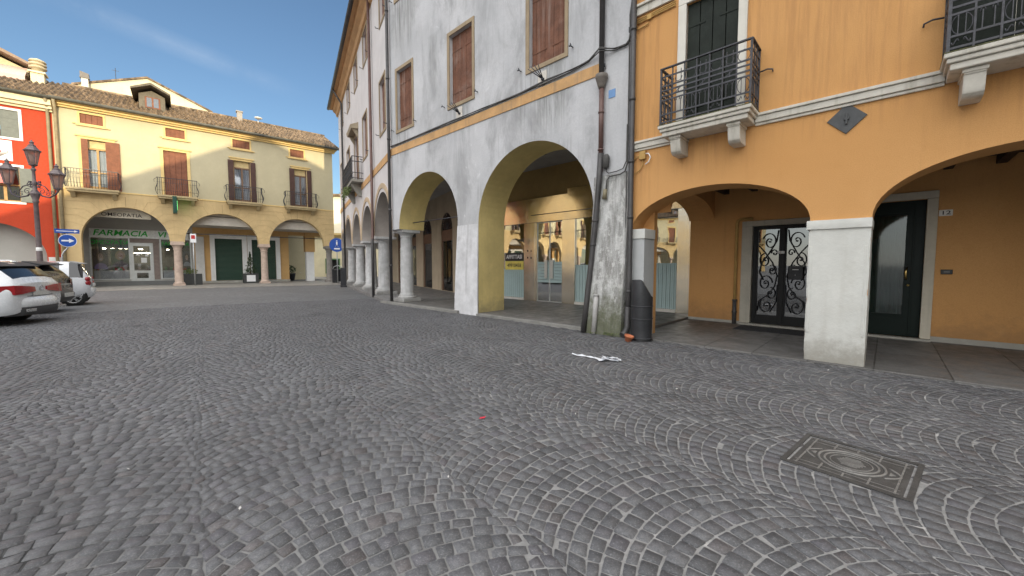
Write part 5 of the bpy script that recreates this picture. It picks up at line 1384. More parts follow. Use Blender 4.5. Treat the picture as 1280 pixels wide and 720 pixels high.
LIT.node_tree.nodes['Principled BSDF'].inputs['Emission Color'].default_value = (1, 0.85, 0.6, 1); LIT.node_tree.nodes['Principled BSDF'].inputs['Emission Strength'].default_value = 32.0
m = MB()
for (a, b) in ((-8.9, -8.75), (-8.5, -8.35), (-8.1, -7.95), (-7.8, -7.7), (-7.1, -6.9), (-5.6, -5.45), (-5.1, -4.95)): m.box(a, b, 3.9, 4.05, 2.56, 2.6)
m.box(-7.3, -6.5, 4.0, 4.05, 2.28, 2.32); m.build('shop_lamp', LIT, sh)
m = MB(); m.box(-9.36, -7.56, 3.23, 3.25, 2.68, 3.28); m.box(-5.85, -4.25, 3.23, 3.25, 2.68, 3.28); m.build('window_band', M('dark_green_band', (0.05, 0.10, 0.06), 0.5), sh)
text('window_lettering', 'OMEOPATIA', 0.40, TXTGREEN, sh, (-8.46, 3.205, 2.98), ext=0.003, sx=0.85)
text('window_lettering', 'FARMACIA', 0.38, TXTGREEN, sh, (-5.05, 3.205, 2.98), ext=0.003, sx=0.85)
m = MB(); m.box(-6.28, -5.98, 3.17, 3.199, 0.4, 3.2); m.box(-7.5, -5.95, 3.16, 3.199, 3.02, 3.3); m.build('brown_panel', M('grey_brown_panel', (0.24, 0.19, 0.165), 0.6), sh)
m = MB(); m.box(-6.95, -6.65, 3.155, 3.165, 1.6, 1.95); m.box(-6.72, -6.56, 3.155, 3.165, 2.05, 2.2); m.box(-7.2, -7.02, 3.155, 3.165, 2.1, 2.2); m.build('door_stickers', SIGNW, sh)

PHSKIP = ('pharmacy_front',)
# other yellow houses of the square, seen in the shop windows
for (du, lab) in ((-27.6, 'yellow arcaded house beyond the red house, mirrored in the shop window'), (-43.2, 'farther yellow arcaded house closing the row, mirrored in the shop window')):
    c = copy_tree(yb, None, PHSKIP); c.location = W(OC, RC, du, 0); tag(c, lab, 'building', 'yellow arcaded houses of the square')
c = copy_tree(yb, None, PHSKIP); c.location = (-64.0, -15.0, 0); c.rotation_euler = (0, 0, R(88)); tag(c, 'yellow arcaded house on the side of the square, mirrored in the iron gate', 'building')
c = copy_tree(yb, None, PHSKIP); c.location = (-66.0, -32.0, 0); c.rotation_euler = (0, 0, R(84)); tag(c, 'second yellow house on the side of the square, mirrored in the iron gate', 'building')

# pharmacy signs and posters
def board(name, label, cat, u, v, z): return thing(name, label, cat, W(OC, RC, u, v, z), RC)
t = board('pharmacy_sign', 'white board with green slanted FARMACIA letters over the shop door', 'sign', -6.9, 3.12, 3.62)
m = MB(); m.box(-2.5, 2.6, 0, 0.07, -0.29, 0.29); m.build('board', M('pale_sign_board', (0.80, 0.81, 0.78), 0.5), t)
text('lettering', 'FARMACIA', 0.54, TXTGREEN, t, (-2.35, -0.02, 0.0), ext=0.02, shear=0.22, sx=1.04, align='LEFT', bold=0.007)
text('lettering', 'VI', 0.54, TXTGREEN, t, (0.85, -0.02, 0.0), ext=0.02, shear=0.22, sx=1.04, align='LEFT', bold=0.007)
t = board('hanging_sign', 'cream OMEOPATIA board hung high in the left arch', 'sign', -7.55, 0.75, 4.76)
m = MB(); m.prism([(-1.35, -0.28), (1.35, -0.28), (1.30, -0.02), (0.9, 0.2), (-0.9, 0.2), (-1.30, -0.02)], 0, 0.05); m.build('board', M('cream_sign_board', (0.60, 0.55, 0.44), 0.6), t)
text('lettering', 'OMEOPATIA', 0.32, TXTDARK, t, (-0.05, -0.008, -0.09), ext=0.006, sx=1.05, bold=0.002)
t = board('pharmacy_cross', 'dark green pharmacy box sign projecting from the ochre arcade', 'sign', -4.95, -0.1, 5.4)
m = MB(); m.box(-0.11, 0.11, -1.0, -0.1, -0.55, 0.55); m.build('case', M('dark_green_case', (0.012, 0.06, 0.04), 0.4), t, 0.02)
gl_ = bpy.data.materials.new('green_led'); gl_.use_nodes = True; gl_.node_tree.nodes['Principled BSDF'].inputs['Emission Color'].default_value = (0.1, 1, 0.2, 1); gl_.node_tree.nodes['Principled BSDF'].inputs['Emission Strength'].default_value = 0.9
m = MB(); m.box(0.111, 0.125, -0.85, -0.25, -0.1, 0.1); m.box(0.111, 0.124, -0.65, -0.45, -0.3, 0.3); m.build('cross', gl_, t)
m = MB(); m.box(-0.03, 0.03, -0.1, 0.1, -0.05, 0.05); m.build('bracket', IRON, t)
def poster(label, u, z, w, h, bgc, skin, hair, cloth):
    p = thing('poster', label, 'poster', W(OC, RC, u, 3.27, z), RC, 'posters in the pharmacy windows')
    m = MB(); m.box(-w / 2, w / 2, 0, 0.02, -h / 2, h / 2); m.build('sheet', M('poster_%s' % label.split()[0], bgc, 0.5, 0.25, 4), p)
    def disc(cx, cz, rx, rz, y, mt, nm, cut=None):
        k = MB(); k.prism([(max(-w / 2, min(w / 2, cx + rx * math.cos(2 * PI * i / 24))), max(-h / 2, min(h / 2, cz + rz * math.sin(2 * PI * i / 24)))) for i in range(24)], y, y + 0.0025); k.build(nm, mt, p)
    sk = M('poster_skin', skin, 0.6, 0.08, 5); hr = M('poster_hair_%s' % label.split()[0], hair, 0.6); cl = M('poster_cloth_%s' % label.split()[0], cloth, 0.6)
    disc(0, 0.12 * h, 0.27 * w, 0.27 * h, -0.003, hr, 'printed_hair'); disc(0, -0.46 * h, 0.42 * w, 0.26 * h, -0.006, cl, 'printed_clothes')
    disc(0, 0.08 * h, 0.17 * w, 0.2 * h, -0.009, sk, 'printed_face'); disc(0, -0.01 * h, 0.07 * w, 0.018 * h, -0.012, SIGNW, 'printed_smile')
    for s_ in (-1, 1): disc(s_ * 0.07 * w, 0.12 * h, 0.022 * w, 0.012 * h, -0.012, TXTDARK, 'printed_eye')
poster('wide green poster of a smiling blonde woman in the pharmacy window', -8.0, 1.95, 0.95, 1.25, (0.16, 0.19, 0.12), (0.52, 0.34, 0.25), (0.42, 0.33, 0.18), (0.25, 0.2, 0.2))
poster('purple poster of a woman in lilac in the pharmacy window', -8.95, 1.85, 0.75, 1.35, (0.12, 0.1, 0.09), (0.5, 0.33, 0.25), (0.2, 0.14, 0.09), (0.30, 0.22, 0.40))
poster('dark poster of a pale face beside the first pink column', -4.45, 1.9, 0.5, 1.1, (0.10, 0.10, 0.11), (0.55, 0.40, 0.32), (0.06, 0.05, 0.05), (0.4, 0.42, 0.45))

# gabled house behind the yellow one
gh = thing('gabled_house', 'cream gabled house rising behind the yellow tiled roof', 'building', W(OC, RC, -6.2, 7.6), RC)
m = MB(); m.prism([(-3.9, 0), (3.7, 0), (3.7, 14.75), (-0.1, 16.3), (-3.9, 14.75)], 0.6, 8); m.build('wall', CREAM, gh)
m = MB(); m.prism([(-4.2, 14.62), (-0.1, 16.3), (4.0, 14.62), (4.0, 14.75), (-0.1, 16.44), (-4.2, 14.75)], 0.5, 8.3); m.build('roof', TILE, gh)
m = MB(); m.box(-3.65, -3.3, 0.1, 0.45, 13.2, 15.15); ch = m.build('chimney', M('white_chimney', (0.66, 0.62, 0.54), 0.9, 0.1, 5), gh)
m = MB(); m.box(-3.72, -3.23, 0.05, 0.5, 15.151, 15.25); m.prism([(-3.7, 15.251), (-3.25, 15.251), (-3.25, 15.5), (-3.7, 15.62)], 0.08, 0.48); m.build('chimney_cap', M('grey_chimney_cap', (0.20, 0.18, 0.16), 0.9), ch)
m = MB(); m.tube([(-1.9, 1.0, 15.3), (-1.9, 1.0, 16.7)], 0.02, 5); m.bar((-2.1, 1.0, 16.5), (-1.7, 1.0, 16.5), 0.02); m.build('antenna', IRON, gh)

# ================================================================== RED BUILDING
rb = thing('red_building', 'bright red house with white framed grey shutters at the left edge', 'building', W(OC, RC, UL, 0), RC)
def rr_(u): return u - UL
outer = [(-12.0, 0), (-9.6, 0)] + ell(-9.6, -5.6, 1.9, 1.95, 24) + [(-5.6, 0), (-5.0, 0)] + ell(-5.0, -0.55, 1.9, 1.95, 30) + [(-0.55, 0), (0.0, 0), (0.0, 10.6), (-12.0, 10.6)]
wn_ = [(-2.6, -1.25, 8.55, 10.05), (-6.9, -5.5, 8.55, 10.05), (-10.7, -9.3, 8.55, 10.05), (-2.55, -1.30, 5.0, 6.95), (-6.9, -5.5, 5.0, 6.95), (-10.7, -9.3, 5.0, 6.95)]
m = MB(); m.wall(outer, [rect(*w) for w in wn_], 0.0, 0.5); m.box(-12, 0, 7.8, 8.0, 0, 10.6); m.box(-12, -11.8, .5, 8, 0, 10.6); m.build('facade_wall', REDP, rb)
for k, (a, b, c, d) in enumerate(wn_):
    f = MB(); f.wall(rect(a - 0.12, b + 0.12, c - 0.12, d + 0.12), [rect(a, b, c, d)], -0.04, -0.001); fo = f.build('window', WHITE, rb)
    s = MB()
    if k < 3:
        for (x0, x1) in ((a, (a + b) / 2 - 0.01), ((a + b) / 2 + 0.01, b)):
            s.box(x0, x1, 0.02, 0.06, c, d)
            for q in range(3): s.box(x0 + 0.03, x1 - 0.03, 0.01, 0.0195, c + 0.05 + q * 0.5, c + 0.47 + q * 0.5)
        s.build('shutters', M('grey_green_shutter', (0.16, 0.17, 0.15), 0.7, 0.12, 5), fo)
    else:
        s.box(a, a + 0.1, 0.1, 0.16, c, d); s.box(b - 0.1, b, 0.1, 0.16, c, d); s.box((a + b) / 2 - 0.06, (a + b) / 2 + 0.06, 0.1, 0.16, c, d); s.box(a, b, 0.1, 0.16, c + 0.9, c + 0.97); s.box(a, b, 0.1, 0.16, c, c + 0.08)
        s.build('casement', M('honey_wood', (0.42, 0.25, 0.09)), fo)
        s = MB(); s.box(a, b, 0.12, 0.125, c, d); s.build('glass', DGLASS, fo)
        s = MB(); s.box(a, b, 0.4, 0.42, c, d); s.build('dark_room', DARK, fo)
        s = MB(); s.box(b - 0.05, b + 0.42, -0.09, -0.05, c, d - 0.05); s.build('shutters', M('grey_green_shutter', (0.16, 0.17, 0.15)), fo)
        s = MB(); n = 24
        vs = [(a - 0.05 + (b - a - 0.2) * i / n, yv, zv - (0.06 * abs(math.sin(i * 0.8)) if zi == 2 else 0)) for zi, (yv, zv) in enumerate(((-0.02, d - 0.1), (-0.45, d - 0.75), (-0.46, d - 0.98))) for i in range(n + 1)]
        s.add(vs, [(r * (n + 1) + i, r * (n + 1) + i + 1, (r + 1) * (n + 1) + i + 1, (r + 1) * (n + 1) + i) for r in range(2) for i in range(n)], 0)
        s.build('awning', M('salmon_awning', (0.62, 0.20, 0.17), 0.8, 0.08, 5), fo)
m = MB(); m.box(-3.9, -1.55, -0.03, -0.001, 7.25, 8.36); nq = m.build('wall_panel', WHITE, rb)
m = MB(); m.lathe((-2.0, -0.05, 7.75), [(0.001, -0.30), (0.3, -0.06), (0.3, 0.06), (0.001, 0.30)], 20, sx=1, sy=0.15); m.build('crest', M('pale_relief', (0.62, 0.60, 0.56), 0.8), nq)
m = MB(); m.lathe((-2.05, -0.10, 7.72), [(0.001, -0.12), (0.12, -0.03), (0.12, 0.03), (0.001, 0.12)], 14, sx=1, sy=0.3); m.build('crest_heart', M('red_relief', (0.5, 0.06, 0.05), 0.7), nq)
m = MB(); m.box(-12, 0.05, -0.12, -0.001, 10.3, 10.42); m.box(-12, 0.05, -0.28, -0.001, 10.423, 10.58); m.box(-12, 0.05, -0.42, 0, 10.6, 10.95); m.build('cornice', M('ivory_cornice', (0.74, 0.63, 0.40), 0.85, 0.06, 3), rb)
m = MB(); m.tube([(-12, -0.52, 11.02), (0.05, -0.52, 11.02)], 0.10, 8); m.build('gutter', GUTTER, rb)
m = MB(); m.tube([(-0.14, -0.5, 10.98), (-0.14, -0.2, 10.5), (-0.14, -0.13, 10.2), (-0.14, -0.13, 0.1)], 0.075, 8); m.tube([(0.16, -0.5, 10.98), (0.16, -0.2, 10.5), (0.16, -0.13, 10.2), (0.16, -0.13, 0.1)], 0.075, 8); m.build('downpipe', M('ochre_grey_pipe', (0.30, 0.24, 0.14), 0.6, 0.2, 3), rb)
m = MB(); tile_roof(m, -12.0, 0.0, -0.55, 11.12, 3.6, 13.12, 0.235, 16); m.add([(-12, 3.6, 13.1), (0, 3.6, 13.1), (0, 8.3, 11.0), (-12, 8.3, 11.0)], [(0, 1, 2, 3)]); rro = m.build('roof', TILE, rb)
m = MB(); m.box(-1.12, -0.58, 2.4, 3.0, 12.0, 13.15); m.box(-1.2, -0.5, 2.3, 3.1, 13.151, 13.25); c2 = m.build('chimney', CREAM, rro)
m = MB(); m.lathe((-0.85, 2.7, 13.25), [(0.26, 0), (0.26, 0.22), (0.38, 0.24), (0.38, 0.32), (0.28, 0.34), (0.28, 0.42), (0.38, 0.44), (0.38, 0.52), (0.28, 0.54), (0.28, 0.62), (0.38, 0.64), (0.32, 0.74), (0.05, 0.86)], 14); m.build('chimney_pot', M('striped_chimney_pot', (0.5, 0.42, 0.28), 0.85, 0.15, 5), c2)
m = MB(); m.prism([(-5.6, 11.5), (-1.2, 11.5), (-1.2, 13.5), (-2.6, 14.1), (-5.6, 13.2)], 3.6, 7.0); m.build('roof_terrace', CREAM, rro)
m = MB(); m.prism([(-5.9, 13.2), (-2.6, 14.25), (-0.95, 13.5), (-0.95, 13.65), (-2.6, 14.45), (-5.9, 13.4)], 2.6, 7.2); m.build('terrace_roof', M('brown_fascia', (0.28, 0.2, 0.14), 0.85, 0.15, 4), rro)
m = MB(); m.add([(-5.6, 3.2, 13.35), (-1.35, 3.2, 13.55), (-1.3, 2.2, 12.75), (-5.6, 2.2, 12.6), (-1.3, 2.18, 12.5), (-5.6, 2.18, 12.35)], [(0, 1, 2, 3), (3, 2, 4, 5)]); m.build('terrace_awning', M('faded_pink_awning', (0.62, 0.42, 0.36), 0.85, 0.08, 4), rro)
m = MB(); m.box(-5.6, -1.3, 2.3, 2.5, 11.6, 12.35); m.build('terrace_parapet', M('dark_terrace_shade', (0.14, 0.09, 0.07), 0.9), rro)
m = MB(); m.tube([(-2.9, 4, 14.0), (-2.9, 4, 15.6)], 0.025, 5); m.lathe((-2.9, 4, 15.3), [(0.05, 0), (0.16, 0.1), (0.16, 0.2), (0.03, 0.3)], 8); m.build('antenna', IRON, rro)
m = MB(); m.box(-12, 0, 0.9, 1.1, 0.02, 4.0); m.build('portico_blind', M('pale_portico_blind', (0.42, 0.41, 0.37), 0.8, 0.06, 1), rb)
m = MB(); m.box(-12, 0, 0.7, 0.89, 0.02, 1.35); m.build('portico_counter', M('dark_brown_front', (0.06, 0.04, 0.03), 0.7), rb)
m = MB(); m.box(-0.5, -0.02, -0.02, 0.52, 0, 1.9); m.build('pier_foot', WSTONE, rb)

# ================================================================== OTHER BUILDINGS
fb = thing('low_house', 'low sunlit yellow house with a green framed window at the end of the side street', 'building', (-22.8, 47.0, 0), R(6))
m = MB(); m.wall(rect(-14, 12, 0, 5.0), [rect(0.35, 1.85, 0.5, 2.1), rect(-6, -4.5, 0.5, 2.4), rect(4.6, 6.0, 0.1, 2.3)], 0, 0.4); m.box(-14, 12, 0.4, 8, 4.8, 5.0); m.build('wall', CREAM, fb)
m = MB(); m.box(-14.2, 12.2, -0.4, 8, 5.0, 5.25); m.box(-14.1, 12.1, -0.2, 0, 4.82, 5.0); m.build('cornice', YTRIM, fb)
m = MB(); m.box(0.35, 1.85, 0.2, 0.25, 0.5, 2.1); m.box(-6, -4.5, 0.2, 0.25, 0.5, 2.4); m.box(4.6, 6, 0.2, 0.25, 0.1, 2.3); m.build('window', DARK, fb)
m = MB(); m.wall(rect(0.25, 1.95, 0.4, 2.2), [rect(0.4, 1.8, 0.55, 2.05)], -0.05, -0.001); m.build('window_frame', M('green_window_frame', (0.10, 0.2, 0.09), 0.6), fb)
ft = thing('tall_house', 'tall pale cream house with small balconies behind the low yellow house', 'building', (-23.0, 58.0, 0), R(8))
m = MB(); m.wall(rect(-12, 14, 0, 11.5), [rect(a, a + 1.2, z, z + 1.9) for a in (-9, -5, -1.2, 1.6, 4.4) for z in (6.0, 9.0)], 0, 0.4); m.box(-12, 14, 0.4, 9, 11.3, 11.5); m.build('wall', M('pale_cream_plaster', (0.70, 0.66, 0.52), 0.9, 0.06, 1), ft)
m = MB()
for a in (-9, -5, -1.2, 1.6, 4.4):
    for z in (6.0, 9.0): m.box(a, a + 1.2, 0.2, 0.25, z, z + 1.9)
m.build('window', M('brown_grey_window', (0.14, 0.11, 0.09), 0.6), ft)
m = MB(); m.box(-13, 15, -0.6, 9.5, 11.5, 11.75); m.build('roof', TILE, ft)
for z in (5.8, 8.8):
    m = MB(); m.box(1.0, 6.2, -1.0, -0.001, z - 0.15, z); bo = m.build('balcony', CREAM, ft)
    m = MB()
    for k in range(27): m.box(1.0 + k * 0.2, 1.03 + k * 0.2, -1.0, -0.97, z, z + 1.0)
    m.box(1.0, 6.2, -1.01, -0.96, z + 1.0, z + 1.05); m.build('railing', IRON, bo)
# tall gabled hall behind the photographer: it throws the pointed shadow on the yellow house
hall = thing('gabled_hall', 'tall gabled hall across the square that shades the paving', 'building', W(OC, RC, -11.46, -60.0), RC)
m = MB(); m.prism([(-26, 0), (26, 0), (26, 13.5), (0.0, 24.15), (-22.2, 11.9), (-26, 11.9)], -8, 0)
m.build('wall', CREAM, hall)
m = MB()
for q in range(-3, 4): m.box(q * 5 - 0.7, q * 5 + 0.7, 0.001, 0.06, 3.0, 5.4)
for q in range(-1, 2): m.box(q * 5 - 0.6, q * 5 + 0.6, 0.001, 0.06, 9.0, 11.4)
m.build('window', DARK, hall)

# ================================================================== STREET LAMP
lp = thing('street_lamp', 'ornate iron street lamp with three lanterns in front of the red house', 'street lamp', (-18.93, 15.6, 0), 0.1)
m = MB()
m.lathe((0, 0, 0), [(0.26, 0), (0.26, 0.25), (0.2, 0.32), (0.19, 0.9), (0.22, 0.95), (0.12, 1.05), (0.088, 1.2), (0.068, 3.9), (0.10, 3.95), (0.08, 4.0), (0.13, 4.2), (0.15, 4.24), (0.15, 4.3), (0.07, 4.36), (0.06, 4.6), (0.095, 4.66), (0.05, 4.75), (0.045, 5.15), (0.08, 5.2), (0.05, 5.28)], 16)
m.build('post', LAMPIRON, lp)
def lantern(cx, cz, s=1.0, pend=False):
    f = MB()
    f.lathe((cx, 0, cz), [(0.16 * s, 0.0), (0.19 * s, 0.04 * s), (0.16 * s, 0.06 * s)], 6, smooth=False, rot=PI / 6, sx=0.72, sy=0.72)
    for k in range(6):
        a = PI / 6 + k * PI / 3
        f.bar((cx + 0.115 * s * math.cos(a), 0.115 * s * math.sin(a), cz + 0.05 * s), (cx + 0.216 * s * math.cos(a), 0.216 * s * math.sin(a), cz + 0.58 * s), 0.022)
    f.lathe((cx, 0, cz), [(0.36 * s, 0.58 * s), (0.38 * s, 0.62 * s), (0.30 * s, 0.66 * s), (0.16 * s, 0.80 * s), (0.17 * s, 0.83 * s), (0.09 * s, 0.87 * s), (0.08 * s, 0.93 * s), (0.12 * s, 0.95 * s), (0.05 * s, 1.0 * s), (0.015, 1.06 * s)], 6, smooth=False, rot=PI / 6, sx=0.72, sy=0.72)
    f.lathe((cx, 0, cz), [(0.02, -0.14 * s), (0.06 * s, -0.06 * s), (0.1 * s, 0.0)], 8, sx=0.72, sy=0.72)
    lo_ = f.build('lantern', LAMPIRON, lp)
    g = MB(); g.lathe((cx, 0, cz), [(0.155 * s, 0.06 * s), (0.285 * s, 0.575 * s)], 6, smooth=False, rot=PI / 6, sx=0.72, sy=0.72); g.build('pane', LGLASS, lo_)
    b = MB(); b.lathe((cx, 0, cz), [(0.03, 0.05), (0.03, 0.2), (0.07, 0.25), (0.08, 0.36), (0.04, 0.44)], 8); b.build('bulb', SIGNW, lo_)
lantern(0, 5.36, 0.95); lantern(-0.92, 4.62, 0.95); lantern(0.82, 4.45, 0.95)
for sg, L_, zz in ((-1, 0.92, 4.55), (1, 0.82, 4.38)):
    m = MB()
    m.tube([(sg * 0.05, 0, 4.42), (sg * 0.3 * L_, 0, 4.18), (sg * 0.62 * L_, 0, 4.12), (sg * 0.9 * L_, 0, 4.25), (sg * L_, 0, zz)], 0.028, 8)
    m.tube([(sg * 0.05, 0, 4.75), (sg * 0.2, 0, 4.62), (sg * 0.45 * L_, 0, 4.55), (sg * 0.6 * L_, 0, 4.38)], 0.018, 6)
    for cx, cz, r0 in ((0.3, 4.36, 0.12), (0.55, 4.26, 0.1), (0.75, 4.30, 0.08), (0.2, 4.62, 0.1)):
        m.tube([(sg * (cx * L_ + p[0]), 0, cz + p[2]) for p in spiral((0, 0), 0.02, r0, 0.5, 1.3, 20)], 0.013, 5)
    for q in range(3): m.box(sg * 0.13 - 0.02 + q * 0.02 * sg, sg * 0.13 + 0.05 + q * 0.02 * sg, -0.03, 0.03, 4.50 + q * 0.1, 4.56 + q * 0.1)
    m.build('scroll_arm', M('purple_black_iron', (0.06, 0.045, 0.06), 0.5, 0.3, 7), lp)
m = MB(); m.lathe((0, 0, 2.0), [(0.084, 0), (0.088, 0.02), (0.088, 0.12), (0.084, 0.14)], 12); m.build('sticker', WHITE, lp)

# ================================================================== TRAFFIC SIGN
ts = thing('traffic_sign', 'blue round arrow sign under a blue one way plate on a curved pole', 'traffic sign', (-20.5, 18.0, 0), R(-49) + PI * 2)
ts.rotation_euler = (0, 0, math.atan2(-20.5, 18.0) * -1)
m = MB(); m.lathe((0, 0, 2.56), [(0.29, -0.0), (0.29, 0.0)], 8)
m = MB(); m.prism([(0.29 * math.cos(2 * PI * i / 32), 2.56 + 0.29 * math.sin(2 * PI * i / 32)) for i in range(32)], 0, 0.02); ro_ = m.build('round_plate', SIGNW, ts)
m = MB(); m.prism([(0.272 * math.cos(2 * PI * i / 32), 2.56 + 0.272 * math.sin(2 * PI * i / 32)) for i in range(32)], -0.004, -0.0005); m.build('blue_field', BLUE, ro_)
m = MB(); m.prism([(-0.19, 2.525), (0.04, 2.525), (0.04, 2.46), (0.21, 2.56), (0.04, 2.66), (0.04, 2.595), (-0.19, 2.595)], -0.008, -0.0045); m.build('arrow', SIGNW, ro_)
m = MB(); m.box(-0.38, 0.38, 0, 0.02, 2.90, 3.09); po_ = m.build('one_way_plate', BLUE, ts)
m = MB(); m.prism([(-0.33, 2.98), (0.22, 2.98), (0.22, 2.945), (0.34, 2.995), (0.22, 3.045), (0.22, 3.01), (-0.33, 3.01)], -0.004, -0.0005); m.build('arrow', SIGNW, po_)
m = MB(); m.tube([(0.0, 0.05, 3.1), (0.0, 0.05, 2.35), (-0.03, 0.05, 2.2), (-0.14, 0.05, 2.05), (-0.2, 0.05, 1.9), (-0.2, 0.05, 0)], 0.03, 8); m.build('pole', GRAYPOLE, ts)

# ================================================================== CARS
def cr(p0, p1, p2, p3, t):
    return 0.5 * ((2 * p1) + (-p0 + p2) * t + (2 * p0 - 5 * p1 + 4 * p2 - p3) * t * t + (-p0 + 3 * p1 - 3 * p2 + p3) * t ** 3)
def resample(rows, k):
    rows = np.array(rows, float); n = len(rows); out = []
    for i in range(n - 1):
        a, b, c, d = rows[max(0, i - 1)], rows[i], rows[i + 1], rows[min(n - 1, i + 2)]
        for j in range(k): out.append(cr(a, b, c, d, j / k))
    out.append(rows[-1]); return np.array(out)
def car(name, label, loc, yaw, st, paint, glass, rear_glass, wheels, r_w, lamps, plate, badge, extra):
    """st: stations from the tail (x=0) forward: x, zbot, wsill, zmid, wmid, zbelt, wbelt, zroof, wroof"""
    root = thing(name, label, 'car', loc, yaw, 'cars parked at the left edge')
    K = 6
    S = resample(st, K)
    def ring(s):
        x, zb, ws, zm, wm, zt, wt, zr, wr = s
        crown = 0.045 if zr - zt > 0.12 else 0.03
        P = [(ws * 0.92, zb), (ws, zb + 0.08), (wm, zm), (wm * 0.995, (zm + zt) / 2), (wt, zt), ((wt + wr) / 2 + 0.01, (zt + zr) / 2), (wr, zr), (wr * 0.6, zr + crown * 0.75), (0, zr + crown)]
        return x, P
    L = [ring(s) for s in S]; n = len(L); m_ = 9
    body, gls = MB(), MB()
    def pt(i, k, sg):
        x, P = L[i]; return (x, sg * P[k][0], P[k][1])
    for sg in (1, -1):
        for i in range(n - 1):
            for k in range(m_ - 1):
                q = [pt(i, k, sg), pt(i + 1, k, sg), pt(i + 1, k + 1, sg), pt(i, k + 1, sg)]
                xm = (L[i][0] + L[i + 1][0]) / 2
                isg = (k in (4, 5) and any(a < xm < b for a, b in glass)) or (k in (6, 7) and any(a < xm < b for a, b in rear_glass))
                (gls if isg else body).add(q, [(0, 1, 2, 3)], 0, True)
    # tail panel
    x0, P0 = L[0]
    for sg in (1, -1):
        for k in range(m_ - 1):
            body.add([(x0, sg * P0[k][0], P0[k][1]), (x0, sg * P0[k + 1][0], P0[k + 1][1]), (x0 , 0, P0[k + 1][1]), (x0, 0, P0[k][1])], [(0, 1, 2, 3)], 0, True)
    xe, Pe = L[-1]
    for sg in (1, -1):
        for k in range(m_ - 1): body.add([(xe, sg * Pe[k][0], Pe[k][1]), (xe, sg * Pe[k + 1][0], Pe[k + 1][1]), (xe, 0, Pe[k + 1][1]), (xe, 0, Pe[k][1])], [(0, 1, 2, 3)], 0)
    bo = body.build('body', paint, root)
    gls.build('windows', CARGLASS, root)
    for (xw, yw) in wheels:
        for sg in (1, -1):
            w = MB(); prof = [(r_w * 0.66, -0.1), (r_w * 0.94, -0.1), (r_w, -0.07), (r_w, 0.07), (r_w * 0.94, 0.1), (r_w * 0.66, 0.1)]
            nn = 28; vs = []
            for (rr2, d) in prof:
                for j in range(nn): a = 2 * PI * j / nn; vs.append((xw + rr2 * math.cos(a), sg * (yw + d), r_w + rr2 * math.sin(a)))
            w.add(vs, [(i * nn + j, i * nn + (j + 1) % nn, (i + 1) * nn + (j + 1) % nn, (i + 1) * nn + j) for i in range(5) for j in range(nn)], 0, True)
            wo_ = w.build('wheel', TYRE, root)
            q = MB()
            for j in range(5):
                a = 2 * PI * j / 5 + 0.3
                for da in (-0.16, 0.16): q.bar((xw + 0.05 * math.cos(a), sg * (yw + 0.075), r_w + 0.05 * math.sin(a)), (xw + r_w * 0.66 * math.cos(a + da), sg * (yw + 0.085), r_w + r_w * 0.66 * math.sin(a + da)), 0.045, 0.03)
            q.tube([(xw + r_w * 0.66 * math.cos(2 * PI * j / nn), sg * (yw + 0.09), r_w + r_w * 0.66 * math.sin(2 * PI * j / nn)) for j in range(nn)], 0.018, 6, closed=True)
            q.tube([(xw, sg * (yw + 0.05), r_w), (xw, sg * (yw + 0.1), r_w)], 0.06, 10)
            q.build('rim', RIM, wo_)
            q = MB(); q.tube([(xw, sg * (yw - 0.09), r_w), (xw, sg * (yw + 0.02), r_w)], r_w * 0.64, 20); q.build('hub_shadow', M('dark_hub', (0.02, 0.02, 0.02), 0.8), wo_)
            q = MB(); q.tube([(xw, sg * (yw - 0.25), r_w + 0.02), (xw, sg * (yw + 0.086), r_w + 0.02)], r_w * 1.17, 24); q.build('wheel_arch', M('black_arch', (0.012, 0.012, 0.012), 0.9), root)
    return root, bo
# white estate at the left edge
st = [(0.0, 0.36, 0.66, 0.62, 0.74, 0.92, 0.72, 0.99, 0.62), (0.05, 0.30, 0.78, 0.60, 0.84, 0.95, 0.80, 1.05, 0.64), (0.18, 0.27, 0.86, 0.60, 0.90, 0.97, 0.86, 1.20, 0.66), (0.42, 0.25, 0.88, 0.60, 0.91, 0.98, 0.88, 1.42, 0.66),
      (0.75, 0.25, 0.88, 0.60, 0.915, 0.98, 0.89, 1.47, 0.665), (1.6, 0.24, 0.88, 0.58, 0.915, 0.96, 0.89, 1.50, 0.67), (2.6, 0.24, 0.88, 0.58, 0.915, 0.94, 0.89, 1.47, 0.66), (3.1, 0.24, 0.88, 0.58, 0.915, 0.95, 0.88, 1.30, 0.68), (3.55, 0.24, 0.88, 0.58, 0.91, 0.93, 0.86, 1.02, 0.74), (4.3, 0.26, 0.86, 0.56, 0.88, 0.80, 0.80, 0.88, 0.66), (4.65, 0.32, 0.72, 0.52, 0.76, 0.68, 0.66, 0.72, 0.5)]
root, bo = car('parked_estate_car', 'white estate car parked nearest, cut by the left edge', (-11.85, 9.72, 0), R(-157), st, CARWHITE, [(0.5, 3.3)], [(0.10, 0.37), (2.75, 3.4)], [(0.95, 0.80), (3.75, 0.80)], 0.335, None, None, None, None)
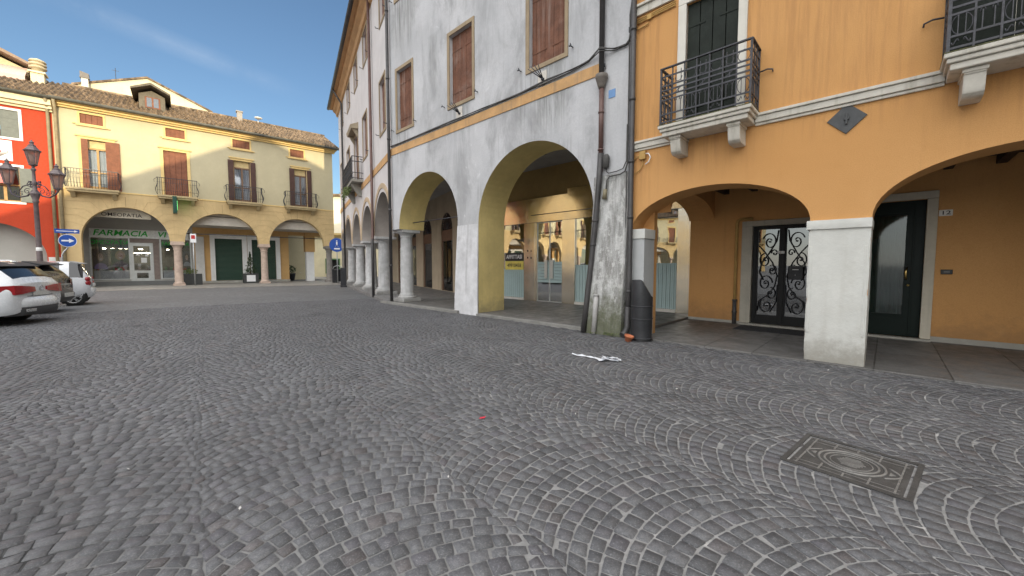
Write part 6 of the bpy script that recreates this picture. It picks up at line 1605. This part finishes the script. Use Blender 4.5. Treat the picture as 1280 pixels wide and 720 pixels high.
# local: +x forward, +y left (towards the camera)
m = MB()
for sg in (1, -1):
    pol = [(0.20, 0.80), (0.83, 0.74), (0.87, 0.90), (0.55, 0.935), (0.20, 0.93)]
    vs0 = []
    for (y, z) in [(0.20, 0.80), (0.40, 0.785), (0.62, 0.755), (0.80, 0.745), (0.925, 0.79)]: vs0.append((y, z))
    top_ = [(0.20, 0.915), (0.40, 0.935), (0.62, 0.955), (0.80, 0.965), (0.915, 0.95)]
    xs_ = [-0.035, -0.035, -0.03, -0.005, 0.26]
    vs = [(xs_[i], sg * p[0], p[1]) for i, p in enumerate(vs0)] + [(xs_[i] + 0.01, sg * p[0] * (1.02 if i == 4 else 1), p[1]) for i, p in enumerate(top_)]
    vs += [(v[0] + 0.06, v[1] * 0.94, v[2]) for v in vs]
    fs = [(i, i + 1, 6 + i, 5 + i) for i in range(4)] + [(5 + i, 6 + i, 16 + i, 15 + i) for i in range(4)] + [(i, i + 1, 11 + i, 10 + i) for i in range(4)] + [(0, 5, 15, 10), (4, 9, 19, 14)]
    k = MB(); k.add(vs, fs, 0, False); k.build('tail_light', TAIL, root)
m = MB(); m.prism([(-0.06, 0.36), (-0.10, 0.46), (-0.09, 0.60), (-0.03, 0.68), (0.05, 0.68), (0.05, 0.36)], -0.72, 0.72, 'xz'); 
m = MB(); vs = []
for i in range(17):
    y = -0.89 + 1.78 * i / 16; xx = 0.42 * abs(y / 0.89) ** 4
    vs += [(xx - 0.03, y, 0.33), (xx - 0.10, y, 0.42), (xx - 0.11, y, 0.56), (xx - 0.05, y, 0.66), (xx + 0.03, y * 0.98, 0.69)]
m.add(vs, [(i * 5 + k, i * 5 + k + 1, i * 5 + 6 + k, i * 5 + 5 + k) for i in range(16) for k in range(4)], 0, True); m.build('bumper', CARWHITE, root)
m = MB(); vs = []
for i in range(17):
    y = -0.80 + 1.6 * i / 16; xx = 0.42 * abs(y / 0.89) ** 4
    vs += [(xx - 0.06, y, 0.24), (xx - 0.115, y, 0.36), (xx - 0.112, y, 0.44)]
m.add(vs, [(i * 3 + k, i * 3 + k + 1, i * 3 + 4 + k, i * 3 + 3 + k) for i in range(16) for k in range(2)], 0, True); m.build('diffuser', M('grey_black_trim', (0.06, 0.06, 0.062), 0.5), root)
for sg in (0.54, -0.54):
    m = MB(); m.box(-0.125, -0.112, sg - 0.16, sg + 0.16, 0.33, 0.40); m.build('exhaust_trim', RIM, root, 0.01)
m = MB(); m.box(-0.03, -0.012, -0.27, 0.27, 0.70, 0.82); m.build('number_plate', M('plate_white', (0.50, 0.50, 0.48), 0.5, 0.2, 30), root, 0.004)
m = MB(); m.lathe((-0.02, 0, 0), [(0.07, 0), (0.07, 0.014)], 20); bd = MB()
bd.tube([(-0.03, 0.065 * math.cos(2 * PI * j / 20), 0.875 + 0.065 * math.sin(2 * PI * j / 20)) for j in range(20)], 0.008, 5, closed=True)
for a, b in (((0.04, 0.92), (0.0, 0.875)), ((-0.04, 0.92), (0.0, 0.875)), ((0.05, 0.87), (0.02, 0.82)), ((-0.05, 0.87), (-0.02, 0.82)), ((0.02, 0.82), (0.0, 0.86)), ((-0.02, 0.82), (0.0, 0.86))): bd.bar((-0.03, a[0], a[1]), (-0.03, b[0], b[1]), 0.012, 0.008)
bd.build('badge', RIM, root)
m = MB(); m.tube([(-0.02 + 0.42 * abs(y / 0.89) ** 4, y, 0.70) for y in [-0.86 + 1.72 * i / 16 for i in range(17)]], 0.008, 4); m.build('bumper_seam', BLACKP, root)
m = MB(); m.prism([(0.28, 1.42), (0.34, 1.40), (0.62, 1.50), (0.60, 1.525)], -0.62, 0.62, 'xz'); m.build('spoiler', BLACKP, root, 0.01)
for sg in (1, -1):
    m = MB(); m.tube([(0.7, sg * 0.63, 1.51), (0.85, sg * 0.63, 1.56), (2.4, sg * 0.63, 1.56), (2.6, sg * 0.63, 1.51)], 0.018, 6); m.build('roof_rail', RIM, root)
# dark hatchback
st2 = [(0.0, 0.36, 0.62, 0.62, 0.70, 0.95, 0.68, 1.02, 0.56), (0.06, 0.30, 0.76, 0.60, 0.82, 0.98, 0.78, 1.08, 0.60), (0.2, 0.27, 0.84, 0.60, 0.88, 1.0, 0.84, 1.25, 0.62), (0.45, 0.25, 0.86, 0.60, 0.89, 1.0, 0.86, 1.44, 0.63),
       (0.8, 0.25, 0.86, 0.60, 0.89, 1.0, 0.86, 1.50, 0.63), (1.6, 0.24, 0.86, 0.58, 0.89, 0.98, 0.86, 1.53, 0.64), (2.3, 0.24, 0.86, 0.58, 0.89, 0.97, 0.86, 1.49, 0.63), (2.8, 0.24, 0.86, 0.58, 0.89, 0.97, 0.85, 1.27, 0.66), (3.2, 0.24, 0.85, 0.58, 0.88, 0.95, 0.82, 1.04, 0.7), (3.8, 0.26, 0.82, 0.56, 0.84, 0.82, 0.76, 0.9, 0.6), (4.05, 0.32, 0.7, 0.52, 0.72, 0.68, 0.62, 0.72, 0.5)]
root, bo = car('parked_hatchback', 'dark hatchback parked between the two white cars', (-14.05, 12.1, 0), R(-150), st2, CARDARK, [(0.5, 3.0)], [(0.12, 0.40), (2.4, 3.05)], [(0.75, 0.77), (3.3, 0.77)], 0.31, None, None, None, None)
for sg in (1, -1):
    k = MB(); k.prism([(0.50, 0.82), (0.80, 0.80), (0.86, 0.98), (0.56, 1.0)], -0.02, 0.12, 'yz'); 
    k = MB(); vs = [(0.0 - 0.02, sg * 0.5, 0.82), (0.02, sg * 0.76, 0.80), (0.2, sg * 0.885, 0.84), (-0.01, sg * 0.5, 0.97), (0.03, sg * 0.76, 1.0), (0.2, sg * 0.87, 0.99)]
    vs += [(v[0] + 0.06, v[1] * 0.93, v[2]) for v in vs]
    k.add(vs, [(0, 1, 4, 3), (1, 2, 5, 4), (3, 4, 10, 9), (4, 5, 11, 10), (0, 1, 7, 6), (1, 2, 8, 7)], 0); k.build('tail_light', TAIL, root)
m = MB(); vs = []
for i in range(17):
    y = -0.87 + 1.74 * i / 16; xx = 0.35 * abs(y / 0.87) ** 4
    vs += [(xx - 0.03, y, 0.30), (xx - 0.12, y, 0.40), (xx - 0.14, y, 0.55), (xx - 0.08, y, 0.64), (xx + 0.03, y * 0.98, 0.67)]
m.add(vs, [(i * 5 + k, i * 5 + k + 1, i * 5 + 6 + k, i * 5 + 5 + k) for i in range(16) for k in range(4)], 0, True); m.build('bumper', M('charcoal_bumper', (0.06, 0.058, 0.056), 0.5, 0.2, 6), root)
m = MB(); m.box(-0.155, -0.135, -0.27, 0.27, 0.46, 0.58); m.build('number_plate', M('plate_white', (0.5, 0.5, 0.48)), root)
m = MB(); m.prism([(0.12, 1.46), (0.2, 1.43), (0.6, 1.53), (0.56, 1.565)], -0.6, 0.6, 'xz'); m.build('spoiler', BLACKP, root, 0.01)
m = MB(); m.box(-0.03, 0.0, -0.5, 0.5, 0.82, 0.86); m.build('chrome_strip', RIM, root)
# white two seater
st3 = [(0.0, 0.42, 0.56, 0.62, 0.64, 0.86, 0.62, 0.93, 0.52), (0.05, 0.34, 0.68, 0.60, 0.74, 0.92, 0.70, 1.02, 0.56), (0.16, 0.28, 0.74, 0.58, 0.79, 0.98, 0.75, 1.24, 0.57), (0.30, 0.26, 0.75, 0.56, 0.80, 1.0, 0.76, 1.48, 0.55),
       (0.55, 0.25, 0.75, 0.56, 0.80, 1.0, 0.76, 1.525, 0.56), (1.1, 0.24, 0.75, 0.56, 0.80, 0.97, 0.76, 1.53, 0.57), (1.6, 0.24, 0.75, 0.56, 0.80, 0.95, 0.76, 1.45, 0.57), (1.95, 0.24, 0.75, 0.56, 0.79, 0.95, 0.75, 1.22, 0.60), (2.25, 0.26, 0.74, 0.54, 0.77, 0.9, 0.70, 0.98, 0.6), (2.5, 0.32, 0.66, 0.52, 0.68, 0.72, 0.6, 0.78, 0.46)]
root, bo = car('parked_small_car', 'small white two seater parked beyond the dark car, spoked wheel showing', (-15.75, 14.53, 0), math.atan2(-0.69, -0.72), st3, CARSILVER, [(0.17, 0.50), (0.72, 1.55)], [(0.07, 0.27), (1.62, 2.05)], [(0.42, 0.66), (2.2, 0.66)], 0.295, None, None, None, None)
for sg in (1, -1):
    for (z, rr3) in ((0.93, 0.065), (0.79, 0.075)):
        k = MB(); c_ = Vector((0.05, sg * 0.70, z)); d_ = Vector((-0.75, sg * 0.66, 0)).normalized()
        q = d_.to_track_quat('Z', 'Y').to_matrix(); vs = []
        for rr4, hh in ((rr3 * 1.25, -0.05), (rr3 * 1.25, 0.015), (rr3 * 0.6, 0.035)):
            for j in range(14): a = 2 * PI * j / 14; vs.append(c_ + q @ Vector((rr4 * math.cos(a), rr4 * math.sin(a), hh)))
        k.add(vs, [(i * 14 + j, i * 14 + (j + 1) % 14, i * 14 + 14 + (j + 1) % 14, i * 14 + 14 + j) for i in range(2) for j in range(14)] + [tuple(range(28, 42))], 0, True); k.build('tail_light', TAIL, root)
m = MB(); vs = []
for i in range(17):
    y = -0.78 + 1.56 * i / 16; xx = 0.3 * abs(y / 0.78) ** 4
    vs += [(xx - 0.02, y, 0.27), (xx - 0.09, y, 0.38), (xx - 0.10, y, 0.52), (xx - 0.05, y, 0.62), (xx + 0.04, y * 0.97, 0.66)]
m.add(vs, [(i * 5 + k, i * 5 + k + 1, i * 5 + 6 + k, i * 5 + 5 + k) for i in range(16) for k in range(4)], 0, True); m.build('bumper', CARSILVER, root)
m = MB(); m.box(-0.08, -0.03, -0.26, 0.26, 0.66, 0.77); m.build('number_plate', M('plate_white', (0.5, 0.5, 0.48)), root)
m = MB(); m.prism([(0.10, 1.50), (0.2, 1.47), (0.5, 1.55), (0.46, 1.585)], -0.54, 0.54, 'xz'); m.build('spoiler', M('grey_spoiler', (0.35, 0.34, 0.33), 0.5), root, 0.01)
m = MB(); m.prism([(0.60, 0.52), (0.76, 0.62), (0.86, 0.74), (0.80, 0.76), (0.66, 0.68)], 0.80, 0.815, 'xz'); m.build('side_vent', BLACKP, root)
for sg in (1, -1):
    m = MB(); m.tube([(0.98, sg * 0.785, 0.32), (0.92, sg * 0.81, 0.6), (0.86, sg * 0.79, 0.9)], 0.008, 4); m.build('door_seam', BLACKP, root)

# ================================================================== SMALL THINGS
# litter bin
bn = thing('litter_bin', 'black slant topped litter bin beside the mossy corner pier', 'bin', W(OA, RA, -2.54, -0.20, 0.012), R(-19))
m = MB(); n = 28; rr5 = 0.195; vs = []
for row, z in enumerate((0.0, 0.03, 0.05, 0.25, 0.5, 0.72, None)):
    for j in range(n):
        a = 2 * PI * j / n; x, y = rr5 * math.cos(a), rr5 * math.sin(a)
        f = 1.0 if row != 2 else 0.97
        zz = z if z is not None else 1.15 - 0.32 * min(1, max(0, (x + 0.01) / 0.19))
        vs.append((x * f, y * f, zz))
fs = [(i * n + j, i * n + (j + 1) % n, (i + 1) * n + (j + 1) % n, (i + 1) * n + j) for i in range(6) for j in range(n)]
m.add(vs, fs, 0, True); m.add(vs[-n:], [(j, j + 1, n - j - 1, (n - j) % n) for j in range(1, n // 2 - 1)] + [(0, 1, n - 1), (n // 2 - 1, n // 2, n // 2 + 1)], 0)
bo = m.build('body', BLACKP, bn, 0.004)
for z in (0.42, 0.66):
    m = MB(); m.tube([((rr5 + 0.004) * math.cos(2 * PI * j / 28), (rr5 + 0.004) * math.sin(2 * PI * j / 28), z) for j in range(28)], 0.009, 5, closed=True); m.build('hoop', M('dark_grey_hoop', (0.045, 0.046, 0.05), 0.5), bn)
m = MB(); m.tube([((rr5 + 0.006) * math.cos(2 * PI * j / 28), (rr5 + 0.006) * math.sin(2 * PI * j / 28), 0.05) for j in range(28)], 0.012, 5, closed=True); m.build('hoop', M('dark_grey_hoop', (0.045, 0.046, 0.05), 0.5), bn)
# terracotta cup
fp = thing('flowerpot', 'small terracotta pot tipped at the foot of the corner downpipe', 'pot', W(OA, RA, -2.66, -0.50, 0.012), 0.4)
m = MB(); m.lathe((0, 0, 0), [(0.055, 0), (0.075, 0.08), (0.088, 0.085), (0.088, 0.12), (0.072, 0.12), (0.06, 0.02)], 18); m.build('pot', TERRA, fp); fp.rotation_euler = (0.2, 0.15, 0.4)
wd = thing('weed', 'small green weed growing at the base of the corner pier', 'plant', W(OA, RA, -3.15, -0.28, 0.0), RA)
m = MB(); leaves(m, (0, 0.0, 0.05), (0.22, 0.05, 0.05), 60, 0.022); leaves(m, (-0.45, 0.0, 0.04), (0.14, 0.05, 0.04), 30, 0.02); leaves(m, (0.42, 0.1, 0.04), (0.12, 0.04, 0.04), 26, 0.02); m.build('leaves', LEAF2, wd)
# doormat
dm_ = thing('doormat', 'dark ribbed doormat in front of the iron gate', 'doormat', W(OA, RA, -0.75, 2.62, 0.036), RA)
m = MB(); m.box(-0.85, 0.85, -0.34, 0.34, 0, 0.012)
for k in range(22): m.box(-0.83, 0.83, -0.33 + k * 0.03, -0.318 + k * 0.03, 0.012, 0.016)
m.build('mat', M('charcoal_mat', (0.03, 0.03, 0.032), 0.95, 0.2, 20), dm_)
# scrap of white tape
ps = thing('paper_scrap', 'crumpled strip of white paper lying on the cobbles', 'litter', (1.25, 5.85, 0.016), 0)
m = MB()
pth = [(-0.29, 0.28), (-0.22, 0.20), (-0.16, 0.14), (-0.10, 0.10), (-0.04, 0.03), (0.03, 0.0), (0.10, -0.04), (0.17, -0.10), (0.23, -0.12), (0.28, -0.16), (0.33, -0.18)]
vs = []
for i, (x, y) in enumerate(pth):
    w = (0.012 if i < 5 else 0.026) * rng.uniform(0.4, 1.5); vs += [(x - w * 0.5, y - w, 0.008 + rng.random() * 0.012), (x + w * 0.4, y + w, 0.01 + rng.random() * 0.03)]
m.add(vs, [(2 * i, 2 * i + 2, 2 * i + 3, 2 * i + 1) for i in range(len(pth) - 1)])
for q in range(14):
    c_ = Vector((rng.uniform(0.0, 0.36), rng.uniform(-0.2, -0.0), 0.02 + rng.random() * 0.02)); t_ = Vector((rng.uniform(-1, 1), rng.uniform(-1, 1), rng.uniform(-.3, .3))) * 0.06; w_ = Vector((-t_.y, t_.x, rng.uniform(-.02, .02))) * 0.5
    m.add([c_ - t_ - w_, c_ + t_ - w_, c_ + t_ + w_, c_ - t_ + w_], [(0, 1, 2, 3)])
m.build('paper', M('white_paper', (0.66, 0.68, 0.72), 0.7, 0.03, 8), ps)
# manhole cover
mh = thing('manhole_cover', 'square cast iron manhole cover with raised oval rings set in the cobbles', 'manhole cover', (mhc.x, mhc.y, 0), math.atan2(MHX.y, MHX.x))
CAST = M('cast_iron', (0.060, 0.058, 0.056), 0.55, 0.25, 14, spec=0.4, dirt=(0.10, 0.095, 0.088), dirtamt=0.5, bmp=0.3, bscale=90)
CASTL = M('worn_cast_iron', (0.19, 0.183, 0.172), 0.5, 0.25, 14, spec=0.4)
m = MB(); m.wall(rect(-0.345, 0.345, -0.345, 0.345), [rect(-0.315, 0.315, -0.315, 0.315)], -0.016, 0.02)
o = m.build('frame', CAST, mh); o.data.transform(Matrix.Rotation(-PI / 2, 4, 'X') @ Matrix.Identity(4)); o.location = (0, 0, 0.002)
m = MB(); m.box(-0.300, 0.300, -0.300, 0.300, -0.01, 0.008); o = m.build('lid', CAST, mh)
r = MB()
for k in range(9):
    for j in range(9):
        x, y = -0.26 + k * 0.065, -0.26 + j * 0.065
        if math.hypot(x / 0.22, y / 0.2) < 1.0: continue
        if k % 2 == 0: r.box(x - 0.005, x + 0.005, y - 0.028, y + 0.028, 0.008, 0.0125)
for j in range(11): r.box(-0.28, 0.28, -0.275 + j * 0.055 - 0.002, -0.275 + j * 0.055 + 0.002, 0.008, 0.0105) if abs(-0.275 + j * 0.055) > 0.19 else None
r.build('tread', CASTL, o)
r = MB()
for (rr6, th) in ((0.185, 0.014), (0.15, 0.012), (0.118, 0.006)):
    r.tube([(rr6 * math.cos(2 * PI * j / 40), rr6 * math.sin(2 * PI * j / 40), 0.009) for j in range(40)], th * 0.6, 6, closed=True)
for q in range(7): r.box(-0.08 + 0.012 * abs(q - 3), 0.08 - 0.012 * abs(q - 3), -0.07 + q * 0.0225, -0.062 + q * 0.0225, 0.008, 0.0125)
for sg in (1, -1): r.tube([(sg * (0.19 + 0.07 * math.sin(PI * k / 10)), -0.1 + 0.2 * k / 10, 0.009) for k in range(11)], 0.007, 5); r.prism([(sg * 0.205, -0.03), (sg * 0.235, 0), (sg * 0.205, 0.03)], 0.008, 0.012, 'xy')
r.build('ring', CASTL, o)
# planters and bins by the yellow house
def Cpt(u, v, z=0.02): return W(OC, RC, u, v, z)
t = thing('potted_conifer', 'small dark conifer in a square planter with a white label by the green shutters', 'plant', Cpt(-0.62, 1.9), RC)
m = MB(); m.box(-0.5, 0.5, -0.35, 0.35, 0, 0.75); pt_ = m.build('planter', M('dark_planter', (0.05, 0.052, 0.05), 0.7), t, 0.02)
m = MB(); m.box(-0.3, 0.28, -0.36, -0.351, 0.12, 0.62); m.build('planter_label', SIGNW, pt_)
m = MB(); leaves(m, (0, 0, 0.7), (0.55, 0.5, 1.75), 900, 0.055, cone=True); leaves(m, (0, 0, 0.95), (0.45, 0.4, 0.3), 260, 0.05); m.build('crown', LEAF, t)
m = MB(); m.tube([(0, 0, 0.7), (0, 0, 2.2)], [0.04, 0.01], 6); m.build('trunk', WOOD, t)
t = thing('planter_box', 'dark square planter with dry pale leaves beside the first pink column', 'planter', Cpt(-4.2, 1.3), RC)
m = MB(); m.box(-0.55, 0.55, -0.3, 0.3, 0, 0.78); m.build('planter', M('dark_planter', (0.05, 0.052, 0.05)), t, 0.02)
m = MB(); leaves(m, (-0.1, 0, 0.95), (0.4, 0.3, 0.25), 200, 0.07); m.build('foliage', LEAF2, t)
t = thing('sign_post', 'thin grey post with a small red and white plate before the planter', 'sign', Cpt(-4.1, -0.5), RC)
m = MB(); m.tube([(0, 0, 0), (0, 0, 3.5)], 0.04, 8); m.build('post', GRAYPOLE, t)
m = MB(); m.box(-0.16, 0.16, -0.05, -0.041, 2.95, 3.55); pl_ = m.build('plate', SIGNW, t)
m = MB(); m.box(-0.1, 0.1, -0.056, -0.0505, 3.2, 3.45); m.build('red_field', M('sign_red', (0.5, 0.03, 0.03), 0.5), pl_)
def street_bin(label, p, s=1.0):
    t = thing('street_bin', label, 'bin', p, 0)
    m = MB(); m.lathe((0, 0, 0), [(0.38 * s, 0), (0.42 * s, 0.05), (0.42 * s, 1.0 * s), (0.45 * s, 1.02 * s), (0.45 * s, 1.1 * s)], 18); m.build('body', BLACKP, t)
    m = MB(); m.tube([(-0.4 * s, 0, 1.08 * s), (-0.3 * s, 0, 1.3 * s), (0, 0, 1.4 * s), (0.3 * s, 0, 1.3 * s), (0.4 * s, 0, 1.08 * s)], 0.03, 6); m.build('hood', GRAYPOLE, t)
street_bin('round black bin with hoop handle at the far street corner', (-14.0, 31.2, 0))
t = thing('board_stand', 'dark narrow board stand at the last column of the pale arcade', 'stand', (-11.0, 25.3, 0), RB)
m = MB(); m.box(-0.05, 0.05, -0.16, 0.16, 0.1, 1.25); m.build('board', IRON, t); m = MB(); m.box(-0.2, 0.2, -0.18, 0.18, 0, 0.1); m.build('foot', IRON, t)
t = thing('pedestrian_sign', 'round blue pedestrian sign on a thin post at the far street corner', 'traffic sign', (-13.3, 29.6, 0), math.atan2(13.3, 29.6))
m = MB(); m.tube([(0, 0.05, 0), (0, 0.05, 3.3)], 0.035, 8); m.build('post', GRAYPOLE, t)
m = MB(); m.prism([(0.52 * math.cos(2 * PI * i / 28), 2.95 + 0.52 * math.sin(2 * PI * i / 28)) for i in range(28)], 0, 0.02); q = m.build('plate', BLUE, t)
m = MB(); m.lathe((0, -0.01, 3.25), [(0.001, -0.06), (0.06, 0), (0.001, 0.06)], 8, sy=0.1); m.bar((0, -0.01, 3.18), (0, -0.01, 2.98), 0.1, 0.01); m.bar((0, -0.01, 3.0), (-0.1, -0.01, 2.8), 0.06, 0.01); m.bar((0, -0.01, 3.0), (0.1, -0.01, 2.8), 0.06, 0.01); m.box(-0.2, 0.2, -0.012, -0.002, 2.62, 2.72); m.build('pictogram', SIGNW, q)
for (lab, p) in (('dark tub with round shrub under the far arch', Cpt(2.9, 5.6)), ('slim cypress in a pale pot beyond the far arch', Cpt(4.2, 8.2))):
    t = thing('street_planter', lab, 'plant', p, RC)
    m = MB(); m.lathe((0, 0, 0), [(0.3, 0), (0.4, 0.6), (0.42, 0.65)], 14); m.build('tub', BLACKP if 'dark' in lab else STONE, t)
    m = MB()
    if 'cypress' in lab: leaves(m, (0, 0, 0.6), (0.42, 0.42, 2.2), 420, 0.07, cone=True)
    else: leaves(m, (0, 0, 1.0), (0.5, 0.5, 0.4), 300, 0.07)
    m.build('foliage', LEAF if 'dark' in lab else LEAF2, t)

# scraps on the ground
PAP = M('litter_paper', (0.55, 0.54, 0.52), 0.8, 0.1, 20)
for i, (x, y) in enumerate(((-1.68, 3.46), (-3.24, 4.99), (-2.69, 2.64), (1.46, 3.0), (4.3, 5.2), (-0.43, 2.54), (-1.6, 2.2), (0.61, 3.65), (3.31, 4.65), (-5.5, 6.2), (0.2, 5.1), (2.6, 5.6), (-4.4, 3.9), (1.9, 4.4))):
    m = MB(); w_ = rng.uniform(0.004, 0.009)
    m.add([(-w_ * 1.6, -w_, 0.0), (w_ * 1.2, -w_ * 0.7, 0.004), (w_ * 1.7, w_, 0.012), (-w_, w_ * 0.8, 0.006)], [(0, 1, 2, 3)])
    o = m.build('litter_scrap', PAP); o.location = (x, y, 0.018); o.rotation_euler = (0, 0, rng.random() * 6)
    tag(o, 'tiny pale scrap of litter on the cobbles', 'litter', 'pale scraps scattered on the cobbles')
m = MB(); m.add([(-0.03, -0.012, 0), (0.02, -0.016, 0.008), (0.032, 0.012, 0.014), (-0.02, 0.016, 0.004)], [(0, 1, 2, 3)])
o = m.build('litter_scrap', M('red_foil', (0.6, 0.03, 0.06), 0.4)); o.location = (-0.277, 3.55, 0.018); tag(o, 'small bright red scrap on the cobbles', 'litter')
